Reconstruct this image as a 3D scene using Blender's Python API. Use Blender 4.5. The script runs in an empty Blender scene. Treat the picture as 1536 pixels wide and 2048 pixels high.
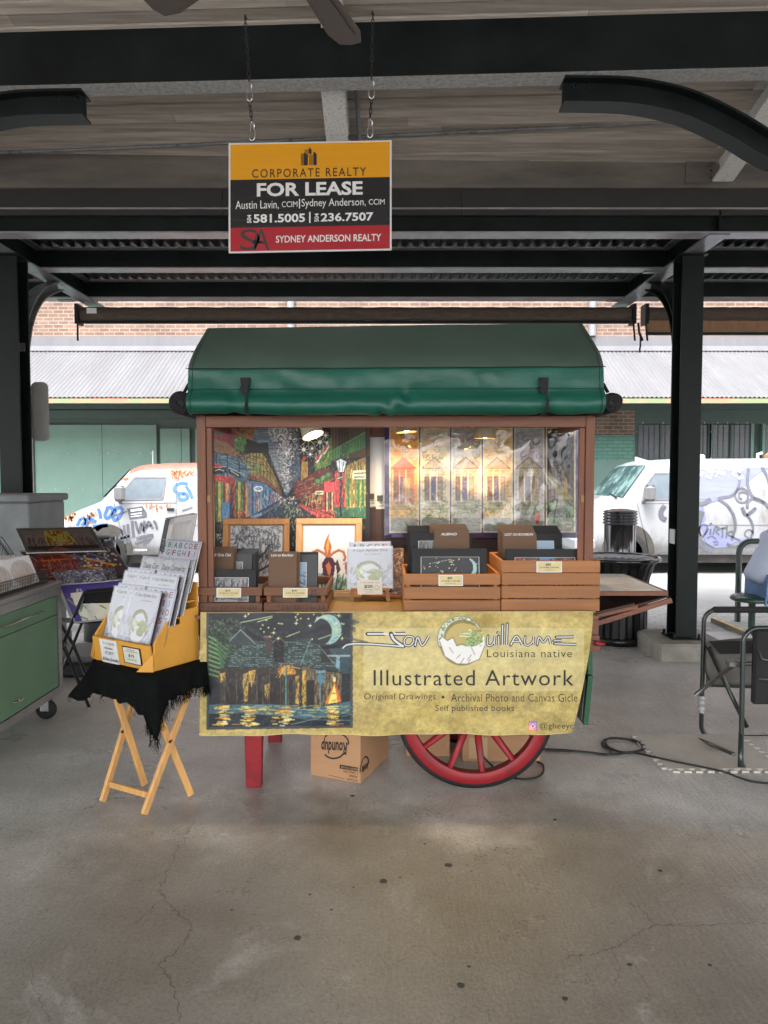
import bpy, math, random
import numpy as np
from mathutils import Vector, Matrix

# ---------------------------------------------------------------- camera, sky, sun, exposure
C = bpy.context.scene.collection
SC = bpy.context.scene
CAMZ, FPX, PITCH = 1.6, 1450.0, math.radians(2.77)
cam = bpy.data.cameras.new('camera')
cam.sensor_fit = 'VERTICAL'
cam.sensor_height = 36.0
cam.lens = 36.0 * FPX / 2048.0
cam.clip_start, cam.clip_end = 0.05, 400.0
camo = bpy.data.objects.new('camera', cam)
C.objects.link(camo)
camo.location = (0, 0, CAMZ)
camo.rotation_euler = (math.pi / 2 - PITCH, 0, 0)
SC.camera = camo

SUN_EL, SUN_AZ = math.radians(62), math.radians(200)   # sun high, behind the camera over the roof
W = bpy.data.worlds.new('World')
SC.world = W
W.use_nodes = True
nt = W.node_tree
nt.nodes.clear()
sky = nt.nodes.new('ShaderNodeTexSky')
sky.sky_type = 'NISHITA'
sky.sun_disc = False
sky.sun_elevation = SUN_EL
sky.sun_rotation = SUN_AZ
sky.air_density = 1.2
sky.dust_density = 3.0
hs = nt.nodes.new('ShaderNodeHueSaturation')
hs.inputs['Saturation'].default_value = 0.22          # bright overcast: nearly grey
bg = nt.nodes.new('ShaderNodeBackground')
bg.inputs['Strength'].default_value = 0.15
wo = nt.nodes.new('ShaderNodeOutputWorld')
nt.links.new(sky.outputs[0], hs.inputs['Color'])
nt.links.new(hs.outputs[0], bg.inputs['Color'])
nt.links.new(bg.outputs[0], wo.inputs['Surface'])
sun = bpy.data.lights.new('sun', 'SUN')
sun.energy = 0.5
sun.angle = math.radians(14)
sun.color = (1.0, 0.96, 0.9)
suno = bpy.data.objects.new('sun', sun)
C.objects.link(suno)
sd = Vector((math.sin(SUN_AZ) * math.cos(SUN_EL), math.cos(SUN_AZ) * math.cos(SUN_EL), math.sin(SUN_EL)))
suno.rotation_euler = sd.to_track_quat('Z', 'Y').to_euler()
suno.location = (0, -4, 12)
SC.view_settings.view_transform = 'Standard'
SC.view_settings.look = 'None'
SC.view_settings.gamma = 1.0
SC.view_settings.exposure = 2.75
SC.cycles.max_bounces = 8
SC.cycles.transparent_max_bounces = 12
SC.cycles.diffuse_bounces = 5
SC.cycles.glossy_bounces = 3
SC.cycles.caustics_reflective = False
SC.cycles.caustics_refractive = False
SC.cycles.use_denoising = True
SC.cycles.sample_clamp_indirect = 6.0
random.seed(11)
PI = math.pi
_c, _s = math.cos(PITCH), math.sin(PITCH)


def at(px, py, Y):
    """survey helper: the world point seen at photo pixel (px, py) on the upright plane at distance Y"""
    t = (1024.0 - py) / FPX
    z = Y * (t * _c - _s) / (_c + t * _s)
    d = Y * _c - z * _s
    return Vector(((px - 768.0) / FPX * d, Y, CAMZ + z))


def gnd(px, py, Z=0.0):
    """the point on the horizontal plane Z seen at a photo pixel"""
    t = (1024.0 - py) / FPX
    k = (t * _c - _s) / (_c + t * _s)
    return at(px, py, (Z - CAMZ) / k)


# ---------------------------------------------------------------- materials
def lin(c):
    return tuple(((x / 12.92) if x <= 0.04045 else ((x + 0.055) / 1.055) ** 2.4) for x in c)


def rgb(r, g, b):
    return lin((r / 255, g / 255, b / 255))


MATS = {}


def mat(name, col, rough=0.6, metal=0.0, var=0.15, vscale=6.0, bump=0.0, bscale=60.0, stretch=(1, 1, 1), spec=0.5,
        col2=None, thr=None, island=0.0, coat=0.0, alpha=1.0):
    """principled material whose colour and roughness wander with noise"""
    if name in MATS:
        return MATS[name]
    m = bpy.data.materials.new(name)
    m.use_nodes = True
    n = m.node_tree.nodes
    l = m.node_tree.links
    b = n['Principled BSDF']
    b.inputs['Roughness'].default_value = rough
    b.inputs['Metallic'].default_value = metal
    b.inputs['Specular IOR Level'].default_value = spec
    b.inputs['Coat Weight'].default_value = coat
    b.inputs['Coat Roughness'].default_value = 0.1
    tc = n.new('ShaderNodeTexCoord')
    mp = n.new('ShaderNodeMapping')
    mp.inputs['Scale'].default_value = stretch
    l.new(tc.outputs['Object'], mp.inputs['Vector'])
    no = n.new('ShaderNodeTexNoise')
    no.inputs['Scale'].default_value = vscale
    no.inputs['Detail'].default_value = 6
    no.inputs['Roughness'].default_value = 0.65
    l.new(mp.outputs[0], no.inputs['Vector'])
    r = n.new('ShaderNodeValToRGB')
    lo, hi = (0.3, 0.7) if thr is None else thr
    r.color_ramp.elements[0].position = lo
    r.color_ramp.elements[1].position = hi
    c2 = col2 if col2 else tuple(min(1, x * (1 + var)) for x in col)
    c1 = col if col2 else tuple(x * (1 - var) for x in col)
    r.color_ramp.elements[0].color = (*c1, 1)
    r.color_ramp.elements[1].color = (*c2, 1)
    l.new(no.outputs['Fac'], r.inputs[0])
    cs = r.outputs[0]
    if island:
        ge = n.new('ShaderNodeNewGeometry')
        mr = n.new('ShaderNodeMapRange')
        mr.inputs['To Min'].default_value = 1 - island
        mr.inputs['To Max'].default_value = 1 + island
        l.new(ge.outputs['Random Per Island'], mr.inputs['Value'])
        vm = n.new('ShaderNodeVectorMath')
        vm.operation = 'SCALE'
        l.new(cs, vm.inputs[0])
        l.new(mr.outputs[0], vm.inputs['Scale'])
        cs = vm.outputs[0]
    l.new(cs, b.inputs['Base Color'])
    rr = n.new('ShaderNodeMapRange')
    rr.inputs['To Min'].default_value = max(0.03, rough - 0.1)
    rr.inputs['To Max'].default_value = min(1, rough + 0.1)
    l.new(no.outputs['Fac'], rr.inputs['Value'])
    l.new(rr.outputs[0], b.inputs['Roughness'])
    if bump:
        n2 = n.new('ShaderNodeTexNoise')
        n2.inputs['Scale'].default_value = bscale
        n2.inputs['Detail'].default_value = 4
        l.new(mp.outputs[0], n2.inputs['Vector'])
        bp = n.new('ShaderNodeBump')
        bp.inputs['Strength'].default_value = bump
        bp.inputs['Distance'].default_value = 0.01
        l.new(n2.outputs['Fac'], bp.inputs['Height'])
        l.new(bp.outputs[0], b.inputs['Normal'])
    if alpha < 1:
        b.inputs['Alpha'].default_value = alpha
    MATS[name] = m
    return m


def wood(name, col, axis=0, dark=0.55, rough=0.55, scale=1.0, island=0.15):
    """wood with grain running along one axis, knots and per-board tone"""
    st = [14 * scale] * 3
    st[axis] = 0.9 * scale
    return mat(name, tuple(x * dark for x in col), rough, var=0, vscale=3.0, stretch=tuple(st), col2=tuple(min(1, x * 1.15) for x in col),
               thr=(0.25, 0.72), bump=0.12, bscale=9, island=island)


def artmat(name, rough=0.5, coat=0.0, gain=1.0, bump=0.0):
    """printed surface: the colour comes from the mesh's own painted attribute"""
    if name in MATS:
        return MATS[name]
    m = bpy.data.materials.new(name)
    m.use_nodes = True
    n = m.node_tree.nodes
    l = m.node_tree.links
    b = n['Principled BSDF']
    b.inputs['Roughness'].default_value = rough
    b.inputs['Coat Weight'].default_value = coat
    b.inputs['Coat Roughness'].default_value = 0.12
    a = n.new('ShaderNodeAttribute')
    a.attribute_name = 'Paint'
    vm = n.new('ShaderNodeVectorMath')
    vm.operation = 'SCALE'
    vm.inputs['Scale'].default_value = gain
    l.new(a.outputs['Color'], vm.inputs[0])
    l.new(vm.outputs[0], b.inputs['Base Color'])
    if bump:
        tc = n.new('ShaderNodeTexCoord')
        n2 = n.new('ShaderNodeTexNoise')
        n2.inputs['Scale'].default_value = 5
        n2.inputs['Detail'].default_value = 3
        n2.inputs['Distortion'].default_value = 1.2
        l.new(tc.outputs['Object'], n2.inputs['Vector'])
        bp = n.new('ShaderNodeBump')
        bp.inputs['Strength'].default_value = bump
        bp.inputs['Distance'].default_value = 0.05
        l.new(n2.outputs['Fac'], bp.inputs['Height'])
        l.new(bp.outputs[0], b.inputs['Normal'])
    MATS[name] = m
    return m


def emit(name, col, strength):
    if name in MATS:
        return MATS[name]
    m = bpy.data.materials.new(name)
    m.use_nodes = True
    b = m.node_tree.nodes['Principled BSDF']
    b.inputs['Base Color'].default_value = (*col, 1)
    b.inputs['Emission Color'].default_value = (*col, 1)
    b.inputs['Emission Strength'].default_value = strength
    MATS[name] = m
    return m


def film(name, rough=0.12, fac=0.12, bump=0.5, bscale=4.0, tint=(1, 1, 1)):
    """clear plastic or glass: mostly transparent with a glossy, wrinkled surface"""
    if name in MATS:
        return MATS[name]
    m = bpy.data.materials.new(name)
    m.use_nodes = True
    n = m.node_tree.nodes
    l = m.node_tree.links
    n.remove(n['Principled BSDF'])
    out = n['Material Output']
    tr = n.new('ShaderNodeBsdfTransparent')
    tr.inputs['Color'].default_value = (*tint, 1)
    gl = n.new('ShaderNodeBsdfGlossy')
    gl.inputs['Roughness'].default_value = rough
    mx = n.new('ShaderNodeMixShader')
    fr = n.new('ShaderNodeFresnel')
    fr.inputs['IOR'].default_value = 1.5
    ad = n.new('ShaderNodeMath')
    ad.operation = 'ADD'
    ad.use_clamp = True
    ad.inputs[1].default_value = fac
    l.new(fr.outputs[0], ad.inputs[0])
    l.new(ad.outputs[0], mx.inputs[0])
    l.new(tr.outputs[0], mx.inputs[1])
    l.new(gl.outputs[0], mx.inputs[2])
    l.new(mx.outputs[0], out.inputs['Surface'])
    if bump:
        tc = n.new('ShaderNodeTexCoord')
        n2 = n.new('ShaderNodeTexNoise')
        n2.inputs['Scale'].default_value = bscale
        n2.inputs['Detail'].default_value = 2
        n2.inputs['Distortion'].default_value = 1.5
        l.new(tc.outputs['Object'], n2.inputs['Vector'])
        bp = n.new('ShaderNodeBump')
        bp.inputs['Strength'].default_value = bump
        bp.inputs['Distance'].default_value = 0.08
        l.new(n2.outputs['Fac'], bp.inputs['Height'])
        l.new(bp.outputs[0], gl.inputs['Normal'])
        l.new(bp.outputs[0], fr.inputs['Normal'])
    MATS[name] = m
    return m


# ---------------------------------------------------------------- mesh building
class MB:
    """collects faces of several materials into ONE mesh object"""

    def __init__(self):
        self.v, self.f, self.mi, self.sm = [], [], [], []

    def add(self, vs, fs, m=0, smooth=False):
        o = len(self.v)
        self.v.extend([Vector(p) for p in vs])
        for f in fs:
            self.f.append([i + o for i in f])
            self.mi.append(m)
            self.sm.append(smooth)
        return self

    def hexa(self, p, m=0):
        """8 points: bottom ring then top ring"""
        return self.add(p, [(3, 2, 1, 0), (4, 5, 6, 7), (0, 1, 5, 4), (1, 2, 6, 5), (2, 3, 7, 6), (3, 0, 4, 7)], m)

    def box(self, x0, x1, y0, y1, z0, z1, m=0):
        return self.hexa([(x0, y0, z0), (x1, y0, z0), (x1, y1, z0), (x0, y1, z0), (x0, y0, z1), (x1, y0, z1), (x1, y1, z1), (x0, y1, z1)], m)

    def bbox(self, x0, x1, y0, y1, z0, z1, b=0.004, m=0):
        """box with chamfered edges"""
        b = min(b, (x1 - x0) * .45, (y1 - y0) * .45, (z1 - z0) * .45)
        def ring(z, i):
            return [(x0 + i + b, y0 + i, z), (x1 - i - b, y0 + i, z), (x1 - i, y0 + i + b, z), (x1 - i, y1 - i - b, z),
                    (x1 - i - b, y1 - i, z), (x0 + i + b, y1 - i, z), (x0 + i, y1 - i - b, z), (x0 + i, y0 + i + b, z)]
        vs = ring(z0, b * .8) + ring(z0 + b, 0) + ring(z1 - b, 0) + ring(z1, b * .8)
        fs = [tuple(range(7, -1, -1)), tuple(range(24, 32))]
        for k in range(3):
            for i in range(8):
                j = (i + 1) % 8
                fs.append((k * 8 + i, k * 8 + j, (k + 1) * 8 + j, (k + 1) * 8 + i))
        return self.add(vs, fs, m)

    def slab(self, p0, pu, pv, th, m=0):
        """parallelogram p0, pu, pv with a thickness away from its front (front = the side where u x v points)"""
        p0, pu, pv = Vector(p0), Vector(pu), Vector(pv)
        pw = pu + pv - p0
        n = (pu - p0).cross(pv - p0).normalized() * th
        return self.hexa([p0 - n, pu - n, pw - n, pv - n, p0, pu, pw, pv], m)

    def bar(self, p, q, w, h, up=(0, 0, 1), m=0):
        """rectangular bar from p to q, w across, h along 'up'"""
        p, q = Vector(p), Vector(q)
        d = (q - p).normalized()
        s = d.cross(Vector(up))
        if s.length < 1e-5:
            s = d.cross(Vector((1, 0, 0)))
        s.normalize()
        u = s.cross(d).normalized()
        a, b = s * w / 2, u * h / 2
        return self.hexa([p - a - b, p + a - b, q + a - b, q - a - b, p - a + b, p + a + b, q + a + b, q - a + b], m)

    def tube(self, path, r, n=8, closed=False, m=0, cap=True):
        P = [Vector(p) for p in path]
        N = len(P)
        R = r if isinstance(r, (list, tuple)) else [r] * N
        T = []
        for i in range(N):
            a = P[i - 1] if (i > 0 or closed) else P[i]
            b = P[(i + 1) % N] if (i < N - 1 or closed) else P[i]
            T.append((b - a).normalized())
        ref = Vector((0, 0, 1)) if abs(T[0].z) < 0.9 else Vector((1, 0, 0))
        u = T[0].cross(ref).normalized()
        vs = []
        for i in range(N):
            u = (u - T[i] * u.dot(T[i]))
            u = u.normalized() if u.length > 1e-6 else T[i].orthogonal().normalized()
            w = T[i].cross(u)
            for k in range(n):
                a = 2 * PI * k / n
                vs.append(P[i] + (u * math.cos(a) + w * math.sin(a)) * R[i])
        fs = []
        for i in range(N if closed else N - 1):
            j = (i + 1) % N
            for k in range(n):
                l = (k + 1) % n
                fs.append((i * n + k, j * n + k, j * n + l, i * n + l))
        if cap and not closed:
            fs.append(tuple(range(n - 1, -1, -1)))
            fs.append(tuple(range((N - 1) * n, N * n)))
        return self.add([v for v in vs], [f[::-1] for f in fs], m, True)

    def lathe(self, prof, c=(0, 0, 0), n=32, m=0, smooth=True, axis='z', cap=True):
        """profile of (radius, height) turned about an axis through c"""
        c = Vector(c)
        vs = []
        for r, h in prof:
            for k in range(n):
                a = 2 * PI * k / n
                if axis == 'z':
                    vs.append(c + Vector((r * math.cos(a), r * math.sin(a), h)))
                elif axis == 'y':
                    vs.append(c + Vector((r * math.cos(a), h, r * math.sin(a))))
                else:
                    vs.append(c + Vector((h, r * math.cos(a), r * math.sin(a))))
        fs = []
        for i in range(len(prof) - 1):
            for k in range(n):
                l = (k + 1) % n
                f = (i * n + k, i * n + l, (i + 1) * n + l, (i + 1) * n + k)
                fs.append(f if axis != 'y' else f[::-1])
        if cap:
            fs.append(tuple(range(n - 1, -1, -1)))
            fs.append(tuple(range((len(prof) - 1) * n, len(prof) * n)))
        return self.add(vs, fs, m, smooth)

    def prism(self, pts, d, m=0):
        """polygon of 3-D points pushed along vector d"""
        d = Vector(d)
        n = len(pts)
        P = [Vector(p) for p in pts]
        vs = P + [p + d for p in P]
        fs = [tuple(range(n)), tuple(range(2 * n - 1, n - 1, -1))]
        for i in range(n):
            j = (i + 1) % n
            fs.append((i, i + n, j + n, j))
        return self.add(vs, fs, m)

    def ibeam(self, p, q, w, h, t=0.012, up=(0, 0, 1), mw=0, mf=0):
        """I-section from p to q (p, q on the centre of the section)"""
        p, q, up = Vector(p), Vector(q), Vector(up).normalized()
        self.bar(p + up * (h / 2 - t / 2), q + up * (h / 2 - t / 2), w, t, up, mf)
        self.bar(p - up * (h / 2 - t / 2), q - up * (h / 2 - t / 2), w, t, up, mf)
        self.bar(p, q, t, h - 2 * t, up, mw)
        return self

    def ribbon(self, pts, w, fn, m=0, smooth=True):
        """flat stroke: 2-D polyline of width w mapped to the surface by fn(a, b)"""
        if len(pts) > 2:
            q = []
            for i in range(len(pts) - 1):
                p0, p1, p2, p3 = pts[max(0, i - 1)], pts[i], pts[i + 1], pts[min(len(pts) - 1, i + 2)]
                for k in range(5 if smooth else 1):
                    f = k / 5
                    q.append(tuple(0.5 * (2 * b1 + (b2 - b0) * f + (2 * b0 - 5 * b1 + 4 * b2 - b3) * f * f + (3 * b1 - b0 - 3 * b2 + b3) * f ** 3) for b0, b1, b2, b3 in zip(p0, p1, p2, p3)))
            pts = q + [pts[-1]]
        n = len(pts)
        vs = []
        for i in range(n):
            a = pts[max(0, i - 1)]
            b = pts[min(n - 1, i + 1)]
            dx, dy = b[0] - a[0], b[1] - a[1]
            L = math.hypot(dx, dy) or 1
            nx, ny = -dy / L * w / 2, dx / L * w / 2
            vs.append(fn(pts[i][0] + nx, pts[i][1] + ny))
            vs.append(fn(pts[i][0] - nx, pts[i][1] - ny))
        return self.add(vs, [(2 * i, 2 * i + 1, 2 * i + 3, 2 * i + 2) for i in range(n - 1)], m)

    def flat(self, pts, fn, m=0):
        return self.add([fn(a, b) for a, b in pts], [tuple(range(len(pts)))], m)

    def text(self, s, rect, fn, m=0, bold=0.0, shear=0.0, spacing=1.0):
        """lettering filling rect (a0, b0, a1, b1) (b grows downwards) mapped to the surface by fn(a, b)"""
        cu = bpy.data.curves.new('t', 'FONT')
        cu.body = s
        cu.resolution_u = 3
        cu.offset = bold
        cu.shear = shear
        cu.space_character = spacing
        o = bpy.data.objects.new('t', cu)
        me = bpy.data.meshes.new_from_object(o)
        if len(me.vertices):
            co = np.empty(len(me.vertices) * 3)
            me.vertices.foreach_get('co', co)
            co = co.reshape(-1, 3)
            lo, hi = co.min(0), co.max(0)
            a0, b0, a1, b1 = rect
            vs = [fn(a0 + (x - lo[0]) / max(1e-6, hi[0] - lo[0]) * (a1 - a0), b1 - (y - lo[1]) / max(1e-6, hi[1] - lo[1]) * (b1 - b0)) for x, y, _ in co]
            self.add(vs, [tuple(p.vertices) for p in me.polygons], m)
        bpy.data.objects.remove(o)
        bpy.data.meshes.remove(me)
        bpy.data.curves.remove(cu)
        return self


OFF = {}


def link(o, parent=None, off=None):
    C.objects.link(o)
    if parent is not None:
        o.parent = parent
        OFF[o] = OFF[parent]
    else:
        OFF[o] = Vector(off) if off is not None else Vector((0, 0, 0))
        o.location = OFF[o]
    return o


def tag(o, label=None, cat=None, group=None, kind=None):
    if label:
        o['label'] = label
    if cat:
        o['category'] = cat
    if group:
        o['group'] = group
    if kind:
        o['kind'] = kind
    return o


def thing(name, loc, label, cat, group=None):
    o = bpy.data.objects.new(name, None)
    o.empty_display_size = 0.1
    link(o, None, loc)
    return tag(o, label, cat, group)


def part(name, mb, mats, parent=None, loc=None, label=None):
    """MB (in world coordinates) -> one mesh object, parented, or top level with its origin at loc"""
    off = OFF[parent] if parent is not None else Vector(loc if loc is not None else (0, 0, 0))
    me = bpy.data.meshes.new(name)
    me.from_pydata([tuple(p - off) for p in mb.v], [], mb.f)
    ms = mats if isinstance(mats, (list, tuple)) else [mats]
    for m in ms:
        me.materials.append(m)
    me.polygons.foreach_set('material_index', mb.mi)
    me.polygons.foreach_set('use_smooth', mb.sm)
    me.update()
    o = bpy.data.objects.new(name, me)
    link(o, parent, off)
    if label:
        o['label'] = label
    return o


def solo(name, mb, mats, loc, label, cat, group=None):
    return tag(part(name, mb, mats, None, loc), label, cat, group)


def struct(name, mb, mats):
    return tag(part(name, mb, mats), kind='structure')


def bevel(o, w=0.004, seg=2):
    b = o.modifiers.new('bevel', 'BEVEL')
    b.width = w
    b.segments = seg
    b.limit_method = 'ANGLE'
    return o


def copy_thing(root, loc, rz=None, label=None, group=None):
    """a copy of a thing with copies of its parts and sub-parts"""
    def cp(o, par):
        c = o.copy()
        C.objects.link(c)
        if par is not None:
            c.parent = par
        for ch in [x for x in o.children]:
            cp(ch, c)
        return c
    r = cp(root, None)
    r.location = loc
    OFF[r] = Vector(loc)
    if rz is not None:
        r.rotation_euler = (0, 0, rz)
    if label:
        r['label'] = label
    if group:
        r['group'] = group
    return r


# ---------------------------------------------------------------- painted prints
class Art:
    """a small painting in numpy; coordinates are free (x0..x1, y0..y1), y downwards"""

    def __init__(self, x0, y0, x1, y1, w, h, bg):
        self.b = (x0, y0, x1, y1)
        self.w, self.h = w, h
        self.im = np.empty((h, w, 3))
        self.im[:] = np.array(bg) / 255.0
        xs = x0 + (np.arange(w)) / (w - 1) * (x1 - x0)
        ys = y0 + (np.arange(h)) / (h - 1) * (y1 - y0)
        self.X, self.Y = np.meshgrid(xs, ys)
        self.px = (x1 - x0) / (w - 1)
        self.rng = np.random.RandomState(5)

    def _win(self, x0, y0, x1, y1, pad=0):
        bx0, by0, bx1, by1 = self.b
        i0 = int(max(0, math.floor((x0 - pad - bx0) / (bx1 - bx0) * (self.w - 1))))
        i1 = int(min(self.w, math.ceil((x1 + pad - bx0) / (bx1 - bx0) * (self.w - 1)) + 1))
        j0 = int(max(0, math.floor((y0 - pad - by0) / (by1 - by0) * (self.h - 1))))
        j1 = int(min(self.h, math.ceil((y1 + pad - by0) / (by1 - by0) * (self.h - 1)) + 1))
        return slice(j0, max(j0, j1)), slice(i0, max(i0, i1))

    def _mix(self, w, m, c, a):
        m = (m * a)[..., None]
        self.im[w] = self.im[w] * (1 - m) + m * (np.array(c) / 255.0)

    def poly(self, pts, c, a=1.0):
        P = np.array(pts, float)
        w = self._win(P[:, 0].min(), P[:, 1].min(), P[:, 0].max(), P[:, 1].max())
        X, Y = self.X[w], self.Y[w]
        if X.size == 0:
            return self
        ins = np.zeros(X.shape, bool)
        for i in range(len(P)):
            xa, ya = P[i - 1]
            xb, yb = P[i]
            if ya == yb:
                continue
            k = ((ya > Y) != (yb > Y)) & (X < (xb - xa) * (Y - ya) / (yb - ya) + xa)
            ins ^= k
        self._mix(w, ins.astype(float), c, a)
        return self

    def rect(self, x0, y0, x1, y1, c, a=1.0):
        return self.poly([(x0, y0), (x1, y0), (x1, y1), (x0, y1)], c, a)

    def line(self, pts, wd, c, a=1.0):
        for (xa, ya), (xb, yb) in zip(pts[:-1], pts[1:]):
            w = self._win(min(xa, xb), min(ya, yb), max(xa, xb), max(ya, yb), wd + 2 * self.px)
            X, Y = self.X[w], self.Y[w]
            if X.size == 0:
                continue
            dx, dy = xb - xa, yb - ya
            L = dx * dx + dy * dy or 1e-9
            t = np.clip(((X - xa) * dx + (Y - ya) * dy) / L, 0, 1)
            d = np.hypot(X - xa - t * dx, Y - ya - t * dy)
            self._mix(w, np.clip((wd / 2 + self.px * .5 - d) / self.px, 0, 1), c, a)
        return self

    def ell(self, cx, cy, rx, ry, c, a=1.0, soft=0.0):
        w = self._win(cx - rx, cy - ry, cx + rx, cy + ry)
        X, Y = self.X[w], self.Y[w]
        if X.size == 0:
            return self
        d = np.hypot((X - cx) / rx, (Y - cy) / ry)
        m = np.clip((1 - d) / max(soft, 0.02), 0, 1)
        self._mix(w, m, c, a)
        return self

    def arc(self, cx, cy, r, a0, a1, wd, c, n=16, ry=None):
        ry = r if ry is None else ry
        return self.line([(cx + r * math.cos(math.radians(a0 + (a1 - a0) * i / n)), cy + ry * math.sin(math.radians(a0 + (a1 - a0) * i / n))) for i in range(n + 1)], wd, c)

    def star(self, x, y, r, c, n=4):
        for k in range(n):
            a = PI * k / n
            self.line([(x - r * math.cos(a), y - r * math.sin(a)), (x + r * math.cos(a), y + r * math.sin(a))], self.px * 1.0, c)
        return self.ell(x, y, r * .35, r * .35, c)

    def grain(self, amp, cx=4, cy=4):
        """mottled variation of the printed colour"""
        g = self.rng.rand(max(2, self.h // cy + 2), max(2, self.w // cx + 2))
        yi = np.linspace(0, g.shape[0] - 1.001, self.h)
        xi = np.linspace(0, g.shape[1] - 1.001, self.w)
        y0, x0 = yi.astype(int), xi.astype(int)
        fy, fx = (yi - y0)[:, None], (xi - x0)[None]
        v = (g[y0][:, x0] * (1 - fy) + g[y0 + 1][:, x0] * fy) * (1 - fx) + (g[y0][:, x0 + 1] * (1 - fy) + g[y0 + 1][:, x0 + 1] * fy) * fx
        self.im = np.clip(self.im * (1 + amp * (v[..., None] - .5) * 2), 0, 1)
        return self

    def scribble(self, n, box, L, wd, cols, a=0.8, vert=None):
        x0, y0, x1, y1 = box
        R = self.rng
        for _ in range(n):
            x, y = x0 + R.rand() * (x1 - x0), y0 + R.rand() * (y1 - y0)
            th = R.rand() * 2 * PI if vert is None else vert + (R.rand() - .5) * .5
            l = L * (.4 + R.rand())
            self.line([(x, y), (x + l * math.cos(th), y + l * math.sin(th))], wd, cols[R.randint(len(cols))], a)
        return self

    def mesh(self, name, fn, material, parent=None, loc=None, clip=None):
        """grid sheet whose points are fn(x, y); one attribute holds the print"""
        off = OFF[parent] if parent is not None else Vector(loc if loc is not None else (0, 0, 0))
        co = np.empty((self.h, self.w, 3))
        for j in range(self.h):
            for i in range(self.w):
                p = fn(self.X[j, i], self.Y[j, i])
                co[j, i] = (p[0] - off[0], p[1] - off[1], p[2] - off[2])
        idx = np.arange(self.h * self.w).reshape(self.h, self.w)
        q = np.stack([idx[1:, :-1], idx[1:, 1:], idx[:-1, 1:], idx[:-1, :-1]], -1).reshape(-1, 4)
        me = bpy.data.meshes.new(name)
        me.vertices.add(self.h * self.w)
        me.vertices.foreach_set('co', co.reshape(-1))
        me.loops.add(q.size)
        me.loops.foreach_set('vertex_index', q.reshape(-1).astype(np.int32))
        me.polygons.add(len(q))
        me.polygons.foreach_set('loop_start', np.arange(0, q.size, 4, dtype=np.int32))
        me.polygons.foreach_set('use_smooth', np.ones(len(q), bool))
        me.update(calc_edges=True)
        at_ = me.color_attributes.new('Paint', 'BYTE_COLOR', 'POINT')
        cc = np.ones((self.h * self.w, 4), np.float32)
        cc[:, :3] = self.im.reshape(-1, 3)
        at_.data.foreach_set('color_srgb', cc.reshape(-1))
        me.materials.append(material)
        me.validate()
        o = bpy.data.objects.new(name, me)
        return link(o, parent, off)


def plane_fn(b, p0, pu, pv, lift=0.0):
    """map Art coordinates b=(x0,y0,x1,y1) onto the parallelogram: p0 top-left, pu top-right, pv bottom-left; lift towards the front"""
    p0, pu, pv = Vector(p0), Vector(pu), Vector(pv)
    U, V = pu - p0, pv - p0
    n = V.cross(U).normalized() * lift
    x0, y0, x1, y1 = b
    return lambda x, y: p0 + U * ((x - x0) / (x1 - x0)) + V * ((y - y0) / (y1 - y0)) + n

# ---------------------------------------------------------------- common materials
M = {}
M['green_steel'] = mat('dark_green_steel', (0.006, 0.0095, 0.0095), 0.45, var=0.5, vscale=3, bump=0.08, bscale=40, spec=0.22)
M['black_steel'] = mat('black_steel', (0.008, 0.009, 0.01), 0.3, var=0.3, vscale=8)
M['flange'] = mat('pale_steel_and_sheen', (0.16, 0.165, 0.17), 0.3, var=0.4, vscale=9, bump=0.1, bscale=70)  # pale steel; on the canopy rafters the lighter tone stands in for sheen
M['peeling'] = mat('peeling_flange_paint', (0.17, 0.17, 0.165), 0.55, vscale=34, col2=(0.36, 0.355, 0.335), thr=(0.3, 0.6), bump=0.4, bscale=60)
M['white_beam'] = mat('chalky_white_beam', (0.34, 0.33, 0.31), 0.7, vscale=70, col2=(0.66, 0.65, 0.62), thr=(0.3, 0.5), bump=0.2, bscale=80)
M['plank'] = wood('ceiling_plank', (0.46, 0.405, 0.35), 0, dark=0.5, rough=0.8, scale=0.6, island=0.22)
M['eave'] = mat('grimy_eave_board', (0.15, 0.132, 0.112), 0.75, var=0.4, vscale=2.2, stretch=(0.5, 1, 2.5), bump=0.1, bscale=30)
M['fascia'] = mat('dark_fascia_panel', (0.025, 0.024, 0.023), 0.7, var=0.35, vscale=2)
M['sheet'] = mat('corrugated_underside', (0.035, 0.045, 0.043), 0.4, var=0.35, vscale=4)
M['galv'] = mat('galvanised_sheet', (0.118, 0.118, 0.125), 0.6, metal=0.0, var=0.12, vscale=1.2, stretch=(3, 0.5, .5), bump=0.04)
M['concrete_block'] = mat('plinth_concrete', (0.3, 0.285, 0.25), 0.9, var=0.25, vscale=7, bump=0.35, bscale=90)
M['purlin_flange'] = mat('purlin_flange_sheen', (0.3, 0.3, 0.305), 0.35, var=0.25, vscale=5, bump=0.05)  # flange colour lightened to stand in for street light reflected on it
M['black'] = mat('black_plastic', (0.01, 0.01, 0.011), 0.5, var=0.2)
M['rubber'] = mat('black_rubber', (0.012, 0.012, 0.013), 0.7, var=0.3, vscale=20)
M['chrome'] = mat('zinc_plated_steel', (0.6, 0.6, 0.62), 0.25, metal=1.0, var=0.1)
M['dark_chain'] = mat('rusty_chain', (0.05, 0.042, 0.036), 0.55, metal=0.6, var=0.4, vscale=60)
M['ink'] = mat('black_ink', (0.012, 0.012, 0.014), 0.5, var=0.1)
M['white_ink'] = mat('white_ink', (0.78, 0.78, 0.78), 0.5, var=0.03)
M['paper'] = mat('white_card', (0.68, 0.68, 0.7), 0.5, var=0.04, vscale=20)


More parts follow.
